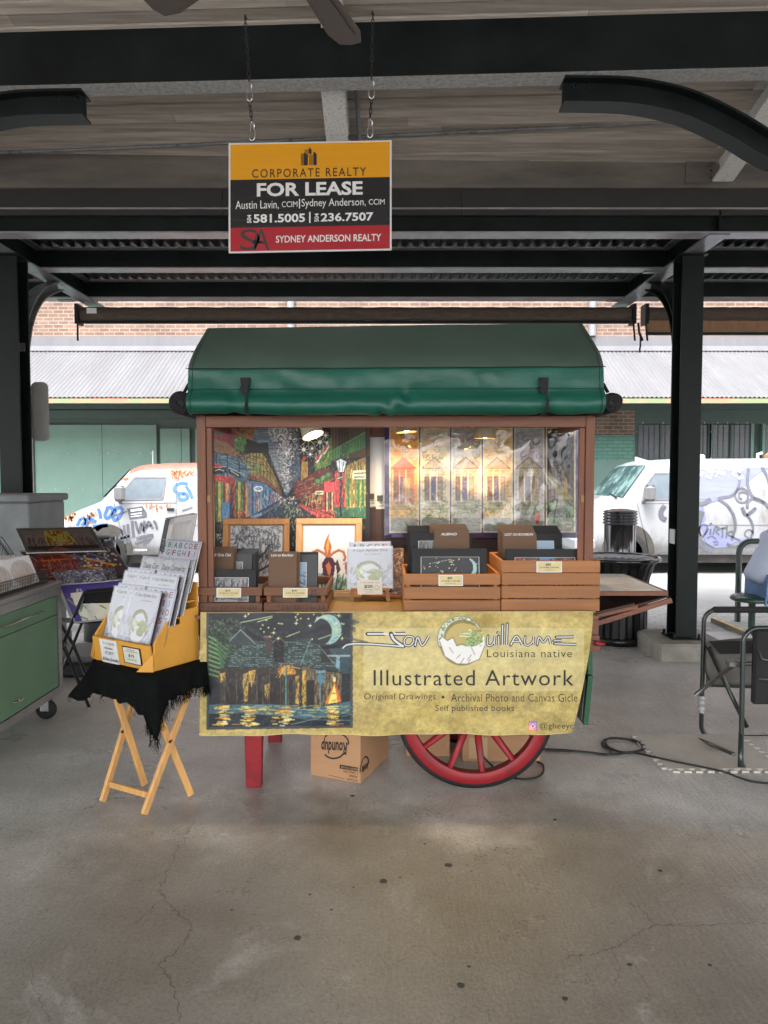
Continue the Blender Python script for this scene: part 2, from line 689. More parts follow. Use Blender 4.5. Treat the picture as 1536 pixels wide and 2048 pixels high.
# ---------------------------------------------------------------- floor and street
def floor_material():
    m = bpy.data.materials.new('worn_concrete')
    m.use_nodes = True
    n, l = m.node_tree.nodes, m.node_tree.links
    b = n['Principled BSDF']
    tc = n.new('ShaderNodeTexCoord')

    def noise(sc, det=6, ro=0.6, dist=0.0, st=None):
        t = n.new('ShaderNodeTexNoise')
        t.inputs['Scale'].default_value = sc
        t.inputs['Detail'].default_value = det
        t.inputs['Roughness'].default_value = ro
        t.inputs['Distortion'].default_value = dist
        if st:
            mp = n.new('ShaderNodeMapping')
            mp.inputs['Scale'].default_value = st[:3]
            mp.inputs['Rotation'].default_value = (0, 0, st[3])
            l.new(tc.outputs['Object'], mp.inputs['Vector'])
            l.new(mp.outputs[0], t.inputs['Vector'])
        else:
            l.new(tc.outputs['Object'], t.inputs['Vector'])
        return t.outputs['Fac']

    def ramp(fac, stops):
        r = n.new('ShaderNodeValToRGB')
        while len(r.color_ramp.elements) < len(stops):
            r.color_ramp.elements.new(0.5)
        for e, (p, c) in zip(r.color_ramp.elements, stops):
            e.position = p
            e.color = (*c, 1) if len(c) == 3 else c
        l.new(fac, r.inputs[0])
        return r.outputs[0]

    def mix(f, a, bb, mode='MIX'):
        x = n.new('ShaderNodeMix')
        x.data_type = 'RGBA'
        x.blend_type = mode
        if isinstance(f, float):
            x.inputs['Factor'].default_value = f
        else:
            l.new(f, x.inputs['Factor'])
        l.new(a, x.inputs['A'])
        l.new(bb, x.inputs['B'])
        return x.outputs['Result']
    base = ramp(noise(0.9, 9, 0.68), [(0.3, (0.33, 0.317, 0.295)), (0.5, (0.46, 0.447, 0.425)), (0.68, (0.62, 0.61, 0.595))])
    # brown worn lane in front of the cart, darkened also to carry light falloff
    sp = n.new('ShaderNodeSeparateXYZ')
    l.new(tc.outputs['Object'], sp.inputs[0])
    brown = ramp(noise(1.6, 8, 0.7), [(0.3, (0.085, 0.073, 0.056)), (0.7, (0.17, 0.15, 0.122))])
    lane = n.new('ShaderNodeMapRange')
    lane.interpolation_type = 'SMOOTHERSTEP'
    lane.inputs['From Min'].default_value = 5.3
    lane.inputs['From Max'].default_value = 4.1
    wob = n.new('ShaderNodeMath')
    wob.operation = 'MULTIPLY_ADD'
    wob.inputs[1].default_value = 2.6
    l.new(noise(0.9, 6, 0.62), wob.inputs[0])
    l.new(sp.outputs['Y'], wob.inputs[2])
    l.new(wob.outputs[0], lane.inputs['Value'])
    ab = n.new('ShaderNodeMath')
    ab.operation = 'ABSOLUTE'
    l.new(sp.outputs['X'], ab.inputs[0])
    lx = n.new('ShaderNodeMapRange')
    lx.interpolation_type = 'SMOOTHERSTEP'
    lx.inputs['From Min'].default_value = 2.5
    lx.inputs['From Max'].default_value = 0.7
    l.new(ab.outputs[0], lx.inputs['Value'])
    mu = n.new('ShaderNodeMath')
    mu.operation = 'MULTIPLY'
    l.new(lane.outputs[0], mu.inputs[0])
    l.new(lx.outputs[0], mu.inputs[1])
    ov = n.new('ShaderNodeMath')
    ov.operation = 'MULTIPLY'
    l.new(mu.outputs[0], ov.inputs[0])
    mr2 = n.new('ShaderNodeMapRange')
    mr2.inputs['To Min'].default_value = 0.35
    mr2.inputs['To Max'].default_value = 1.15
    l.new(noise(1.1, 5, 0.6), mr2.inputs['Value'])
    l.new(mr2.outputs[0], ov.inputs[1])
    col = mix(ov.outputs[0], base, brown)
    # broom marks, pale rubbed patches, dark spatter
    broom = ramp(noise(1.0, 4, 0.6, 0.0, (90, 5, 1, 0.55)), [(0.36, (0.72, 0.72, 0.72)), (0.62, (1.16, 1.16, 1.16))])
    bmul = n.new('ShaderNodeMapRange')
    bmul.inputs['From Min'].default_value = 0.2
    bmul.inputs['From Max'].default_value = 1.6
    bmul.inputs['To Min'].default_value = 0.1
    bmul.inputs['To Max'].default_value = 0.5
    l.new(sp.outputs['X'], bmul.inputs['Value'])
    col = mix(bmul.outputs[0], col, broom, 'MULTIPLY')
    pale = ramp(noise(1.7, 7, 0.62, 0.6), [(0.58, (0, 0, 0)), (0.72, (1, 1, 1))])
    palec = ramp(noise(9, 4), [(0.3, (0.46, 0.45, 0.44)), (0.7, (0.56, 0.555, 0.55))])
    pf = n.new('ShaderNodeMath')
    pf.operation = 'MULTIPLY'
    pf.inputs[1].default_value = 0.75
    l.new(pale, pf.inputs[0])
    col = mix(pf.outputs[0], col, palec)
    spk = ramp(noise(75, 5, 0.75), [(0.3, (0.5, 0.48, 0.46)), (0.47, (0.95, 0.95, 0.95)), (0.55, (1.03, 1.03, 1.03)), (0.7, (1.4, 1.4, 1.4))])
    col = mix(0.9, col, spk, 'MULTIPLY')
    blot = ramp(noise(2.1, 7, 0.7), [(0.26, (0.6, 0.57, 0.55)), (0.42, (1, 1, 1))])
    col = mix(0.5, col, blot, 'MULTIPLY')
    # hairline crazing
    vo = n.new('ShaderNodeTexVoronoi')
    vo.feature = 'DISTANCE_TO_EDGE'
    vo.inputs['Scale'].default_value = 3.2
    wv = n.new('ShaderNodeMixRGB')
    wv.blend_type = 'ADD'
    wv.inputs[0].default_value = 0.35
    nz = n.new('ShaderNodeTexNoise')
    nz.inputs['Scale'].default_value = 4
    nz.inputs['Detail'].default_value = 6
    l.new(tc.outputs['Object'], nz.inputs['Vector'])
    l.new(tc.outputs['Object'], wv.inputs[1])
    l.new(nz.outputs['Color'], wv.inputs[2])
    l.new(wv.outputs[0], vo.inputs['Vector'])
    cr = ramp(vo.outputs['Distance'], [(0.0, (0.45, 0.43, 0.4)), (0.006, (1, 1, 1))])
    cm = n.new('ShaderNodeMath')
    cm.operation = 'MULTIPLY'
    cm.inputs[1].default_value = 0.75
    crm = ramp(noise(0.8, 3), [(0.47, (0, 0, 0)), (0.56, (1, 1, 1))])
    l.new(crm, cm.inputs[0])
    col = mix(cm.outputs[0], col, mix(1.0, col, cr, 'MULTIPLY'))
    l.new(col, b.inputs['Base Color'])
    ro = n.new('ShaderNodeMapRange')
    ro.inputs['From Min'].default_value = 0.3
    ro.inputs['From Max'].default_value = 0.7
    ro.inputs['To Min'].default_value = 0.2
    ro.inputs['To Max'].default_value = 0.46
    b.inputs['Specular IOR Level'].default_value = 0.75
    l.new(noise(1.3, 7, 0.65), ro.inputs['Value'])
    l.new(ro.outputs[0], b.inputs['Roughness'])
    bp = n.new('ShaderNodeBump')
    bp.inputs['Strength'].default_value = 0.35
    bp.inputs['Distance'].default_value = 0.008
    l.new(noise(70, 5, 0.7), bp.inputs['Height'])
    bp2 = n.new('ShaderNodeBump')
    bp2.inputs['Strength'].default_value = 0.1
    bp2.inputs['Distance'].default_value = 0.01
    l.new(noise(1.0, 4, 0.6, 0.0, (90, 5, 1, 0.55)), bp2.inputs['Height'])
    l.new(bp.outputs[0], bp2.inputs['Normal'])
    l.new(bp2.outputs[0], b.inputs['Normal'])
    return m


def brick_material(name, c1, c2, mortar, sx, sz, msize=0.012, bump=0.4, axes='xz', var=0.3):
    m = bpy.data.materials.new(name)
    m.use_nodes = True
    n, l = m.node_tree.nodes, m.node_tree.links
    b = n['Principled BSDF']
    b.inputs['Roughness'].default_value = 0.9
    tc = n.new('ShaderNodeTexCoord')
    sp = n.new('ShaderNodeSeparateXYZ')
    cb = n.new('ShaderNodeCombineXYZ')
    l.new(tc.outputs['Object'], sp.inputs[0])
    l.new(sp.outputs['X'], cb.inputs[0])
    l.new(sp.outputs['Z' if axes == 'xz' else 'Y'], cb.inputs[1])
    br = n.new('ShaderNodeTexBrick')
    br.inputs['Scale'].default_value = 1.0
    br.inputs['Brick Width'].default_value = sx
    br.inputs['Row Height'].default_value = sz
    br.inputs['Mortar Size'].default_value = msize
    br.inputs['Mortar Smooth'].default_value = 0.3
    br.inputs['Color1'].default_value = (*c1, 1)
    br.inputs['Color2'].default_value = (*c2, 1)
    br.inputs['Mortar'].default_value = (*mortar, 1)
    l.new(cb.outputs[0], br.inputs['Vector'])
    no = n.new('ShaderNodeTexNoise')
    no.inputs['Scale'].default_value = 1.6
    no.inputs['Detail'].default_value = 8
    no.inputs['Roughness'].default_value = 0.75
    l.new(tc.outputs['Object'], no.inputs['Vector'])
    mr = n.new('ShaderNodeMapRange')
    mr.inputs['From Min'].default_value = 0.3
    mr.inputs['From Max'].default_value = 0.7
    mr.inputs['To Min'].default_value = 1 - var
    mr.inputs['To Max'].default_value = 1 + var
    l.new(no.outputs['Fac'], mr.inputs['Value'])
    vm = n.new('ShaderNodeVectorMath')
    vm.operation = 'SCALE'
    l.new(br.outputs['Color'], vm.inputs[0])
    l.new(mr.outputs[0], vm.inputs['Scale'])
    l.new(vm.outputs[0], b.inputs['Base Color'])
    bp = n.new('ShaderNodeBump')
    bp.invert = True
    bp.inputs['Strength'].default_value = bump
    bp.inputs['Distance'].default_value = 0.01
    l.new(br.outputs['Fac'], bp.inputs['Height'])
    l.new(bp.outputs[0], b.inputs['Normal'])
    return m


M['floor'] = floor_material()
M['street'] = mat('pale_street_concrete', (0.28, 0.276, 0.27), 0.8, var=0.16, vscale=1.2, bump=0.3, bscale=60)
M['crack'] = mat('dark_crack', (0.07, 0.065, 0.06), 0.95, var=0.4, vscale=30)  # dark tone of the crack ribbons
M['gum'] = mat('old_chewing_gum', (0.05, 0.05, 0.052), 0.8, var=0.3, vscale=30)
M['pale_crack'] = mat('pale_crack_edge', (0.42, 0.41, 0.39), 0.9, var=0.3, vscale=40)
ground = MB().add([(-150, -150, -0.09), (150, -150, -0.09), (150, 150, -0.09), (-150, 150, -0.09)], [(0, 1, 2, 3)])
struct('ground', ground, M['street'])
fl = MB().box(-30, 30, -9.6, 7.45, -0.2, 0.0)


def crack(pts, w):
    P = []
    for (a, b), (c, d) in zip(pts[:-1], pts[1:]):
        for i in range(9):
            t = i / 9
            j = 0 if i == 0 else 5
            P.append((a + (c - a) * t + random.uniform(-j, j), b + (d - b) * t + random.uniform(-j, j) * .6))
    P.append(pts[-1])
    for i in range(len(P) - 1):
        p, q = gnd(*P[i]), gnd(*P[i + 1])
        dv = (q - p).normalized()
        s = Vector((-dv.y, dv.x, 0)) * w * random.uniform(.35, 1.1)
        fl.add([p + s + Vector((0, 0, .0012)), p - s + Vector((0, 0, .0012)), q - s + Vector((0, 0, .0012)), q + s + Vector((0, 0, .0012))], [(3, 2, 1, 0)], 1)


crack([(388, 1640), (362, 1690), (340, 1735), (318, 1778), (330, 1800), (352, 1822), (384, 1850), (378, 1875), (352, 1905), (318, 1928), (340, 1960), (355, 2000), (360, 2046)], .0011)
crack([(330, 1790), (290, 1830), (240, 1870)], .0008)
crack([(340, 1740), (300, 1760), (262, 1762)], .0007)
crack([(1130, 1917), (1190, 1908), (1230, 1895), (1265, 1872), (1310, 1850), (1370, 1853), (1450, 1848), (1536, 1846)], .0011)
crack([(1310, 1850), (1295, 1832), (1260, 1805)], .0008)
crack([(1225, 1900), (1240, 1935), (1228, 1975)], .0006)
crack([(60, 1920), (66, 1970), (98, 2044)], .0006)
crack([(1180, 1960), (1190, 1990), (1230, 2040)], .0005)
crack([(1280, 1950), (1300, 1985), (1290, 2030)], .0005)
for gx, gy, gr in ((767, 1763, .017), (897, 1731, .016), (595, 1876, .012), (921, 1971, .013), (1259, 1930, .009), (938, 1934, .006), (1110, 1640, .011), (705, 1592, .012), (663, 1820, .006),
                   (463, 1821, .006), (707, 1775, .005), (800, 1756, .005), (1130, 1998, .01), (850, 1688, .006), (1320, 1742, .01), (1420, 1931, .007), (620, 1790, .006), (990, 1700, .005)):
    p = gnd(gx, gy)
    k = 14
    fl.add([(p.x + gr * random.uniform(.8, 1.15) * math.cos(2 * PI * i / k), p.y + gr * random.uniform(.8, 1.15) * math.sin(2 * PI * i / k), .0016) for i in range(k)], [tuple(range(k))], 2)
struct('floor', fl, [M['floor'], M['crack'], M['gum']])
M['stamped'] = brick_material('stamped_concrete_strip', (0.33, 0.325, 0.315), (0.4, 0.395, 0.385), (0.24, 0.235, 0.23), 0.2, 0.1, 0.01, 0.6, 'xy', 0.15)
struct('pavement', MB().box(-30, 30, 7.453, 8.9, -0.2, -0.008), M['stamped'])
struct('road', MB().box(-60, 60, 8.903, 15.3, -0.2, -0.03), M['street'])

# ---------------------------------------------------------------- market pavilion
pav = thing('market_pavilion', (0, 4.72, 0), 'open steel market hall roof with plank ceiling, dark green beams and columns', 'pavilion')
YAW = -0.045                                   # the main hall is turned a little against the street canopy
RIDGE = 1.0  # placed to set how much light the unseen rear side lets in


def zc(y):
    return 4.13 + 0.285 * (5.9 - y)


def col_at(x, y, base=0.15, top=3.53, name='column', plinth=True):
    mb = MB()
    mb.box(x - .095, x + .095, y, y + .018, base + .016, top)
    mb.box(x - .095, x + .095, y + .192, y + .21, base + .016, top)
    mb.box(x - .009, x + .009, y + .018, y + .192, base + .016, top)
    mb.box(x - .13, x + .13, y - .03, y + .24, base, base + .014)
    c = bevel(part(name, mb, M['green_steel'], pav), .003, 1)
    b = MB()
    for sx in (-.11, .11):
        for sy in (-.014, .224):
            b.lathe([(.013, 0), (.013, .03), (.008, .036)], (x + sx, y + sy, base + .014), 6, smooth=False)
    part('anchor_bolt', b, M['green_steel'], c)
    if not plinth:
        return c
    pl = MB().bbox(x - .31, x + .31, y - .2, y + .48, -.02, base - .002, .02)
    part('plinth', pl, M['concrete_block'], pav)
    return c


CX = [-9.3, -3.3, 2.7, 8.7]
for x in CX:
    c = col_at(x, 6.42)
    cp = MB().box(x - .12, x + .12, 6.39, 6.66, 3.532, 3.545)
    part('cap_plate', cp, M['green_steel'], c)
tagc = MB().box(2.7 - .105, 2.7 - .0955, 6.47, 6.57, 1.0, 1.13)
part('notice_plate', tagc, M['paper'], pav)
for x in CX:
    for y in (4.42, -2.8):
        c = col_at(x + .05, y, 0, 3.98, plinth=False)
# main beam
for y0, nm in ((4.72, 'main_beam'), (-2.72, 'main_beam')):
    a, b = Vector((-14, y0 + 14 * .045, 4.31)), Vector((14, y0 - 14 * .045, 4.31))
    mb = MB().ibeam(a, b, .15, .43, .016, mw=0, mf=0)
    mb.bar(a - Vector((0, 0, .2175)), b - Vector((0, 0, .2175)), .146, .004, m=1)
    part(nm, mb, [M['green_steel'], M['peeling']], pav)


def arc_brace(pts, w, d, mats, n=18):
    """curved bracket in the XZ plane: centre line pts (x, z) at distance y"""
    P = []
    for i in range(n + 1):
        t = i / n * (len(pts) - 1)
        k = min(int(t), len(pts) - 2)
        f = t - k
        p0, p1, p2, p3 = (Vector(pts[max(0, k - 1)]), Vector(pts[k]), Vector(pts[k + 1]), Vector(pts[min(len(pts) - 1, k + 2)]))
        P.append(0.5 * (2 * p1 + (p2 - p0) * f + (2 * p0 - 5 * p1 + 4 * p2 - p3) * f * f + (3 * p1 - p0 - 3 * p2 + p3) * f ** 3))
    return P


def brace_mesh(pts, y, plane='xz', w=.14, d=.15):
    P = arc_brace(pts, w, d, None)
    mb = MB()
    F3, UP = [], []
    for i, p in enumerate(P):
        t = P[min(i + 1, len(P) - 1)] - P[max(i - 1, 0)]
        if plane == 'xz':
            F3.append(Vector((p.x, y, p.y)))
            u = Vector((-t.y, 0, t.x))
        else:
            F3.append(Vector((y, p.x, p.y)))
            u = Vector((0, -t.y, t.x))
        u = u.normalized()
        UP.append(u if u.z > 0 else -u)
    sd = Vector((0, 1, 0)) if plane == 'xz' else Vector((1, 0, 0))

    def sweep(hw, u0, u1):
        vs = []
        for c, u in zip(F3, UP):
            vs += [c - sd * hw + u * u0, c + sd * hw + u * u0, c + sd * hw + u * u1, c - sd * hw + u * u1]
        n = len(F3)
        fs = [(k * 4 + q, k * 4 + (q + 1) % 4, (k + 1) * 4 + (q + 1) % 4, (k + 1) * 4 + q) for k in range(n - 1) for q in range(4)]
        mb.add(vs, fs + [(3, 2, 1, 0), ((n - 1) * 4, (n - 1) * 4 + 1, (n - 1) * 4 + 2, (n - 1) * 4 + 3)])
    sweep(.007, -d / 2 + .015, d / 2 - .015)
    sweep(w / 2, d / 2 - .0148, d / 2)
    sweep(w / 2, -d / 2, -d / 2 + .0148)
    return mb


RB = [(p.x, p.z) for p in (at(*q, 4.44) for q in ((1124, 188), (1250, 191), (1340, 207), (1400, 228), (1470, 263), (1536, 302)))] + [(2.64, 3.42)]
for x in CX:
    s = x + .05 - 2.75
    part('arch_brace', brace_mesh([(a + s, b) for a, b in RB], 4.44, w=.14, d=.15), M['green_steel'], pav)
    part('arch_brace', brace_mesh([(2 * (x + .05) - (a + s) - .24, b - .045) for a, b in RB], 4.5, w=.14, d=.15), M['green_steel'], pav)
bolts = MB()
for q in ((1150, 172, 4.367), (1182, 173, 4.367), (158, 197, 4.427), (124, 197, 4.427)):
    p = at(*q)
    bolts.lathe([(.016, .004), (.016, -.008), (.008, -.012)], (p.x, p.y, p.z), 8, axis='y')
part('beam_bolt', bolts, M['green_steel'], pav)
# plank ceiling, two slopes, boards along the hall
cl = MB()
w = .09
k = 0
y = 6.3
while y > RIDGE:
    j = random.uniform(-.006, .006)
    z0, z1 = zc(y) + j, zc(y - w + .01) + j
    xs = [-14.5]
    while xs[-1] < 14.5:
        xs.append(min(14.5, xs[-1] + random.uniform(2.5, 5)))
    for xa, xb in zip(xs[:-1], xs[1:]):
        ya, yb = y + xa * YAW, y + xb * YAW
        cl.hexa([(xa, ya, z0), (xb - .003, yb, z0), (xb - .003, yb - w + .012, z1), (xa, ya - w + .012, z1),
                 (xa, ya, z0 + .02), (xb - .003, yb, z0 + .02), (xb - .003, yb - w + .012, z1 + .02), (xa, ya - w + .012, z1 + .02)])
    y -= w
part('plank_ceiling', cl, M['plank'], pav)
rf = MB()
for s in (1, -1):
    f = (lambda yy: yy) if s > 0 else (lambda yy: 2 * RIDGE - yy)
    q = [(-15, f(6.6), zc(6.6) + .06), (15, f(6.6), zc(6.6) + .06), (15, RIDGE, zc(RIDGE) + .06), (-15, RIDGE, zc(RIDGE) + .06)]
    rf.hexa([Vector(p) for p in q] + [Vector(p) + Vector((0, 0, .08)) for p in q])
part('roof_deck', rf, M['plank'], pav)
# white sloping rafters below the boards
for x in (-6.3, -3.34, -0.34, 2.66, 5.66):
    mb = MB()
    yk = 4.72 + x * YAW
    up = Vector((0, .285, 1)).normalized()
    mb.ibeam((x, 5.84, zc(5.84) - .125), (x, yk + .09, zc(yk + .09) - .125), .16, .22, .018, up)
    mb.ibeam((x + .02, yk - .09, zc(yk - .09) - .06), (x + .02, RIDGE, zc(RIDGE) - .06), .14, .1, .014, up)
    part('rafter', mb, M['white_beam'], pav)
pp = [(1.02 + 0, 0)]
cond = MB()
g0 = -.34 + .13
cond.tube([(g0, 4.86, zc(4.86) - .03), (g0 + .01, 4.95, zc(4.95) - .05), (g0 + .02, 5.2, zc(5.2) - .06), (g0 + .02, 5.8, zc(5.8) - .06)], .016, 8)
cond.tube([(-9, 5.72 + .4, zc(6.12) - .015), (-2, 5.62 + .09, 4.13), (2.4, 5.62 - .12, 4.235), (9, 5.62 - .4, 4.32)], .014, 8)
part('conduit', cond, M['flange'], pav)
# eave: grimy board, dark fascia panel
part('eave_beam', MB().box(-15, 15, 5.9, 5.96, 3.905, 4.4), M['eave'], pav)
for x in CX + [-0.34]:
    pf_ = part('gusset_plate', MB().box(x - .3, x - .06, 5.885, 5.899, 3.93, 4.11), M['eave'], pav)
    bo = MB()
    for z in (3.965, 4.02, 4.075):
        bo.lathe([(.017, 0), (.017, -.014), (.008, -.02)], (x - .11, 5.884, z), 8, axis='y')
    part('gusset_bolt', bo, M['eave'], pf_)
part('fascia_panel', MB().box(-15, -1.3, 5.93, 5.97, 3.7, 3.902).box(-1.297, .62, 5.932, 5.97, 3.7, 3.902).box(.623, 15, 5.93, 5.97, 3.7, 3.902), M['fascia'], pav)
# street canopy: purlins, cantilever rafters, corrugated sheet
for y in (5.99, 6.98, 8.1):
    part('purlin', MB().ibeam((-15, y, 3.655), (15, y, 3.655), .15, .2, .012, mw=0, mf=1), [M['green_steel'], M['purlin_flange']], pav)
for x in CX:
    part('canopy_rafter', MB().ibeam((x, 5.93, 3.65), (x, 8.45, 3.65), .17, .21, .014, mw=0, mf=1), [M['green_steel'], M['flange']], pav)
    RC = [(6.64, 2.72), (6.75, 3.05), (7.0, 3.33), (7.42, 3.53)]
    part('canopy_brace', brace_mesh(RC, x, 'yz', .12, .1), M['flange'] if x == -3.3 else M['green_steel'], pav)
    cl_ = MB().box(x - .26, x - .1, 6.9, 6.96, 3.52, 3.535).box(x - .26, x - .1, 8.0, 8.06, 3.52, 3.535)
    part('clip_angle', cl_, M['flange'], pav)


def corrugated(x0, x1, ya, za, yb, zb, pitch, amp, th=.004, n=8):
    mb = MB()
    N = int((x1 - x0) / pitch * n)
    vs = []
    up = Vector((0, -(zb - za), (yb - ya))).normalized()
    for i in range(N + 1):
        x = x0 + (x1 - x0) * i / N
        h = amp * math.sin(2 * PI * (x - x0) / pitch)
        vs.append(Vector((x, ya, za)) + up * h)
        vs.append(Vector((x, yb, zb)) + up * h)
    return mb.add(vs, [(2 * i, 2 * i + 2, 2 * i + 3, 2 * i + 1) for i in range(N)], 0, True)


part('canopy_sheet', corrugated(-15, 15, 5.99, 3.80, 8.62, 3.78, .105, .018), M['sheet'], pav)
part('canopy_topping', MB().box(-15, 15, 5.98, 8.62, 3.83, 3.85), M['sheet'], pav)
# unseen rear half of the hall, its depth shaped to set the light inside
part('rear_eave', MB().box(-15, 15, -3.96, -3.9, 3.95, 4.3), M['eave'], pav)

# roller blinds at the canopy edge
M['canvas_brown'] = mat('brown_blind_canvas', (0.085, 0.062, 0.045), 0.85, var=0.3, vscale=9, stretch=(1, 4, 4), bump=0.4, bscale=18)
M['canvas_tan'] = mat('tan_blind_canvas', (0.30, 0.17, 0.09), 0.85, var=0.2, vscale=6, stretch=(3, 1, 1), bump=0.2)


def blind(x0, x1, label, drop):
    t = thing('roller_blind', ((x0 + x1) / 2, 8.3, 3.42), label, 'blind', 'rolled blinds along the canopy edge')
    mb = MB()
    n = 60
    mb.tube([(x0 + (x1 - x0) * i / n, 8.3, 3.44) for i in range(n + 1)], [.075 + random.uniform(-.004, .004) for _ in range(n + 1)], 14)
    part('canvas_roll', mb, M['canvas_brown'], t)
    part('bottom_bar', MB().box(x0, x1, 8.28, 8.33, 3.335 - drop, 3.362 - drop), M['green_steel'], t)
    if drop:
        part('canvas_flap', MB().box(x0, x1, 8.3, 8.306, 3.362 - drop, 3.39), M['canvas_tan'], t)
    for x in (x0 - .05, x1 + .01):
        b = MB().box(x, x + .04, 8.22, 8.38, 3.32, 3.54)
        b.tube([(x + .02, 8.26, 3.33), (x + .025, 8.24, 3.2), (x + .03, 8.23, 3.13)], .011, 6)
        part('bracket', b, M['green_steel'], t)
    return t


blind(-3.42, 2.78, 'brown rolled canvas blind spanning between two columns above the cart roof', 0)
bl2 = blind(2.98, 8.6, 'brown rolled blind with a tan canvas flap showing beyond the right column', .13)
hk = MB().tube([(2.86, 8.25, 3.33), (2.87, 8.24, 3.22), (2.91, 8.24, 3.13)], .013, 6).tube([(2.885, 8.24, 3.2), (2.885, 8.24, 3.08), (2.875, 8.24, 3.0)], .01, 6)
part('pull_hook', hk, M['black'], bl2)
part('maker_tag', MB().box(-3.33, -3.22, 8.218, 8.222, 3.43, 3.49), M['paper'], [o for o in C.objects if o.name == 'roller_blind'][0])

# ---------------------------------------------------------------- brick building across the street
M['brick'] = brick_material('warm_brick', rgb(120, 94, 78), rgb(100, 76, 64), rgb(128, 118, 110), 0.215, 0.0765, 0.012)
M['brick_brown'] = brick_material('dark_soft_brick', rgb(128, 104, 88), rgb(108, 88, 76), rgb(150, 142, 134), 0.215, 0.0765, 0.01)
M['brick_green'] = brick_material('green_painted_brick', rgb(116, 158, 144), rgb(106, 150, 135), rgb(88, 130, 116), 0.215, 0.0765, 0.008, 0.5, var=0.12)
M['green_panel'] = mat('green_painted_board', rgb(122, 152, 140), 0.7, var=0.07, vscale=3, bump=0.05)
M['green_dark'] = mat('dark_green_timber', rgb(78, 96, 90), 0.7, var=0.12, vscale=4)  # darker green than the door boards
M['glass_grey'] = mat('dusty_window_glass', rgb(96, 96, 108), 0.2, var=0.25, vscale=1.5)
M['rust_edge'] = mat('rusty_painted_fascia', rgb(120, 128, 96), 0.8, vscale=2.5, col2=rgb(176, 120, 96), thr=(0.45, 0.6), stretch=(1, 1, .3))
BY = 15.5
bld = thing('brick_building', (0, BY, 0), 'brick building across the street with a corrugated metal awning over green doors', 'building')
part('wall', MB().box(-30, 30, BY, BY + 6, 4.2, 10), M['brick'], bld)
part('painted_pier', MB().box(4.3, 5.3, BY - .12, BY, -.03, 2.48), M['brick_green'], bld)
part('painted_pier', MB().box(-30, -7.62, BY - .12, BY, -.03, 3.3), M['brick_green'], bld)
part('bare_pier', MB().box(4.3, 5.3, BY - .12, BY, 2.483, 3.9), M['brick_brown'], bld)
part('pier_base', MB().box(4.26, 5.34, BY - .14, BY - .121, -.03, 1.95), M['green_panel'], bld)
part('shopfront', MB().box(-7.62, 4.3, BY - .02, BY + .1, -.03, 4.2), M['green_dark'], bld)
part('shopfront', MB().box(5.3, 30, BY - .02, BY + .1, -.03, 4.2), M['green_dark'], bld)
part('awning_sheet', corrugated(-20, 20, BY - .02, 4.33, 13.3, 3.05, .085, .011), M['galv'], bld)
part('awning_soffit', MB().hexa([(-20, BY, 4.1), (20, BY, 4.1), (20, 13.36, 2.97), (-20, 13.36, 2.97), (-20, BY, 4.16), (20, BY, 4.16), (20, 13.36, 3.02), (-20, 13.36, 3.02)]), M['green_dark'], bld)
part('awning_fascia', MB().box(-20, 20, 13.31, 13.34, 2.945, 3.03), M['rust_edge'], bld)
part('flashing', MB().box(-20, 20, BY - .06, BY - .002, 4.34, 4.56).hexa([(-20, BY - .06, 4.34), (20, BY - .06, 4.34), (20, BY - .25, 4.22), (-20, BY - .25, 4.22), (-20, BY - .06, 4.36), (20, BY - .06, 4.36), (20, BY - .25, 4.235), (-20, BY - .25, 4.235)]), M['galv'], bld)
for x in (-1.96, 4.38):
    part('downpipe', MB().tube([(x, BY - .08, 4.56), (x, BY - .08, 10)], .08, 10), M['galv'], bld)
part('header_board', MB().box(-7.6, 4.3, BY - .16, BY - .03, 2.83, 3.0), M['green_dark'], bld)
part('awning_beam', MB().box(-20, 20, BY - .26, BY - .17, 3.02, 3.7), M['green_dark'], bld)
for xa, xb, zt in ((-7.4, -5.98, 2.7), (-5.97, -4.82, 2.7), (-4.74, -4.3, 2.62), (-4.29, -4.12, 2.62), (-4.0, -3.4, 2.62), (-3.3, -2.2, 2.66), (-2.1, -.9, 2.66), (-.8, .5, 2.66)):
    mbp = MB().box(xa, xb, BY - .09, BY - .03, -.03, zt)
    dp = part('door_panel', mbp, M['green_panel'], bld)
    if xb - xa > 1:
        st = MB()
        for zz in (1.35, 2.1):
            for q in range(5):
                st.lathe([(.016, 0), (.012, -.008)], (xa + .12 + q * (xb - xa - .24) / 4, BY - .091, zz), 8, axis='y')
        part('panel_screw', st, M['white_ink'], dp)
part('door_post', MB().box(-7.6, -7.42, BY - .14, BY - .03, -.03, 2.83), M['peeling'], bld)
part('window_head', MB().box(5.3, 20, BY - .13, BY - .03, 2.72, 3.06), M['green_dark'], bld)
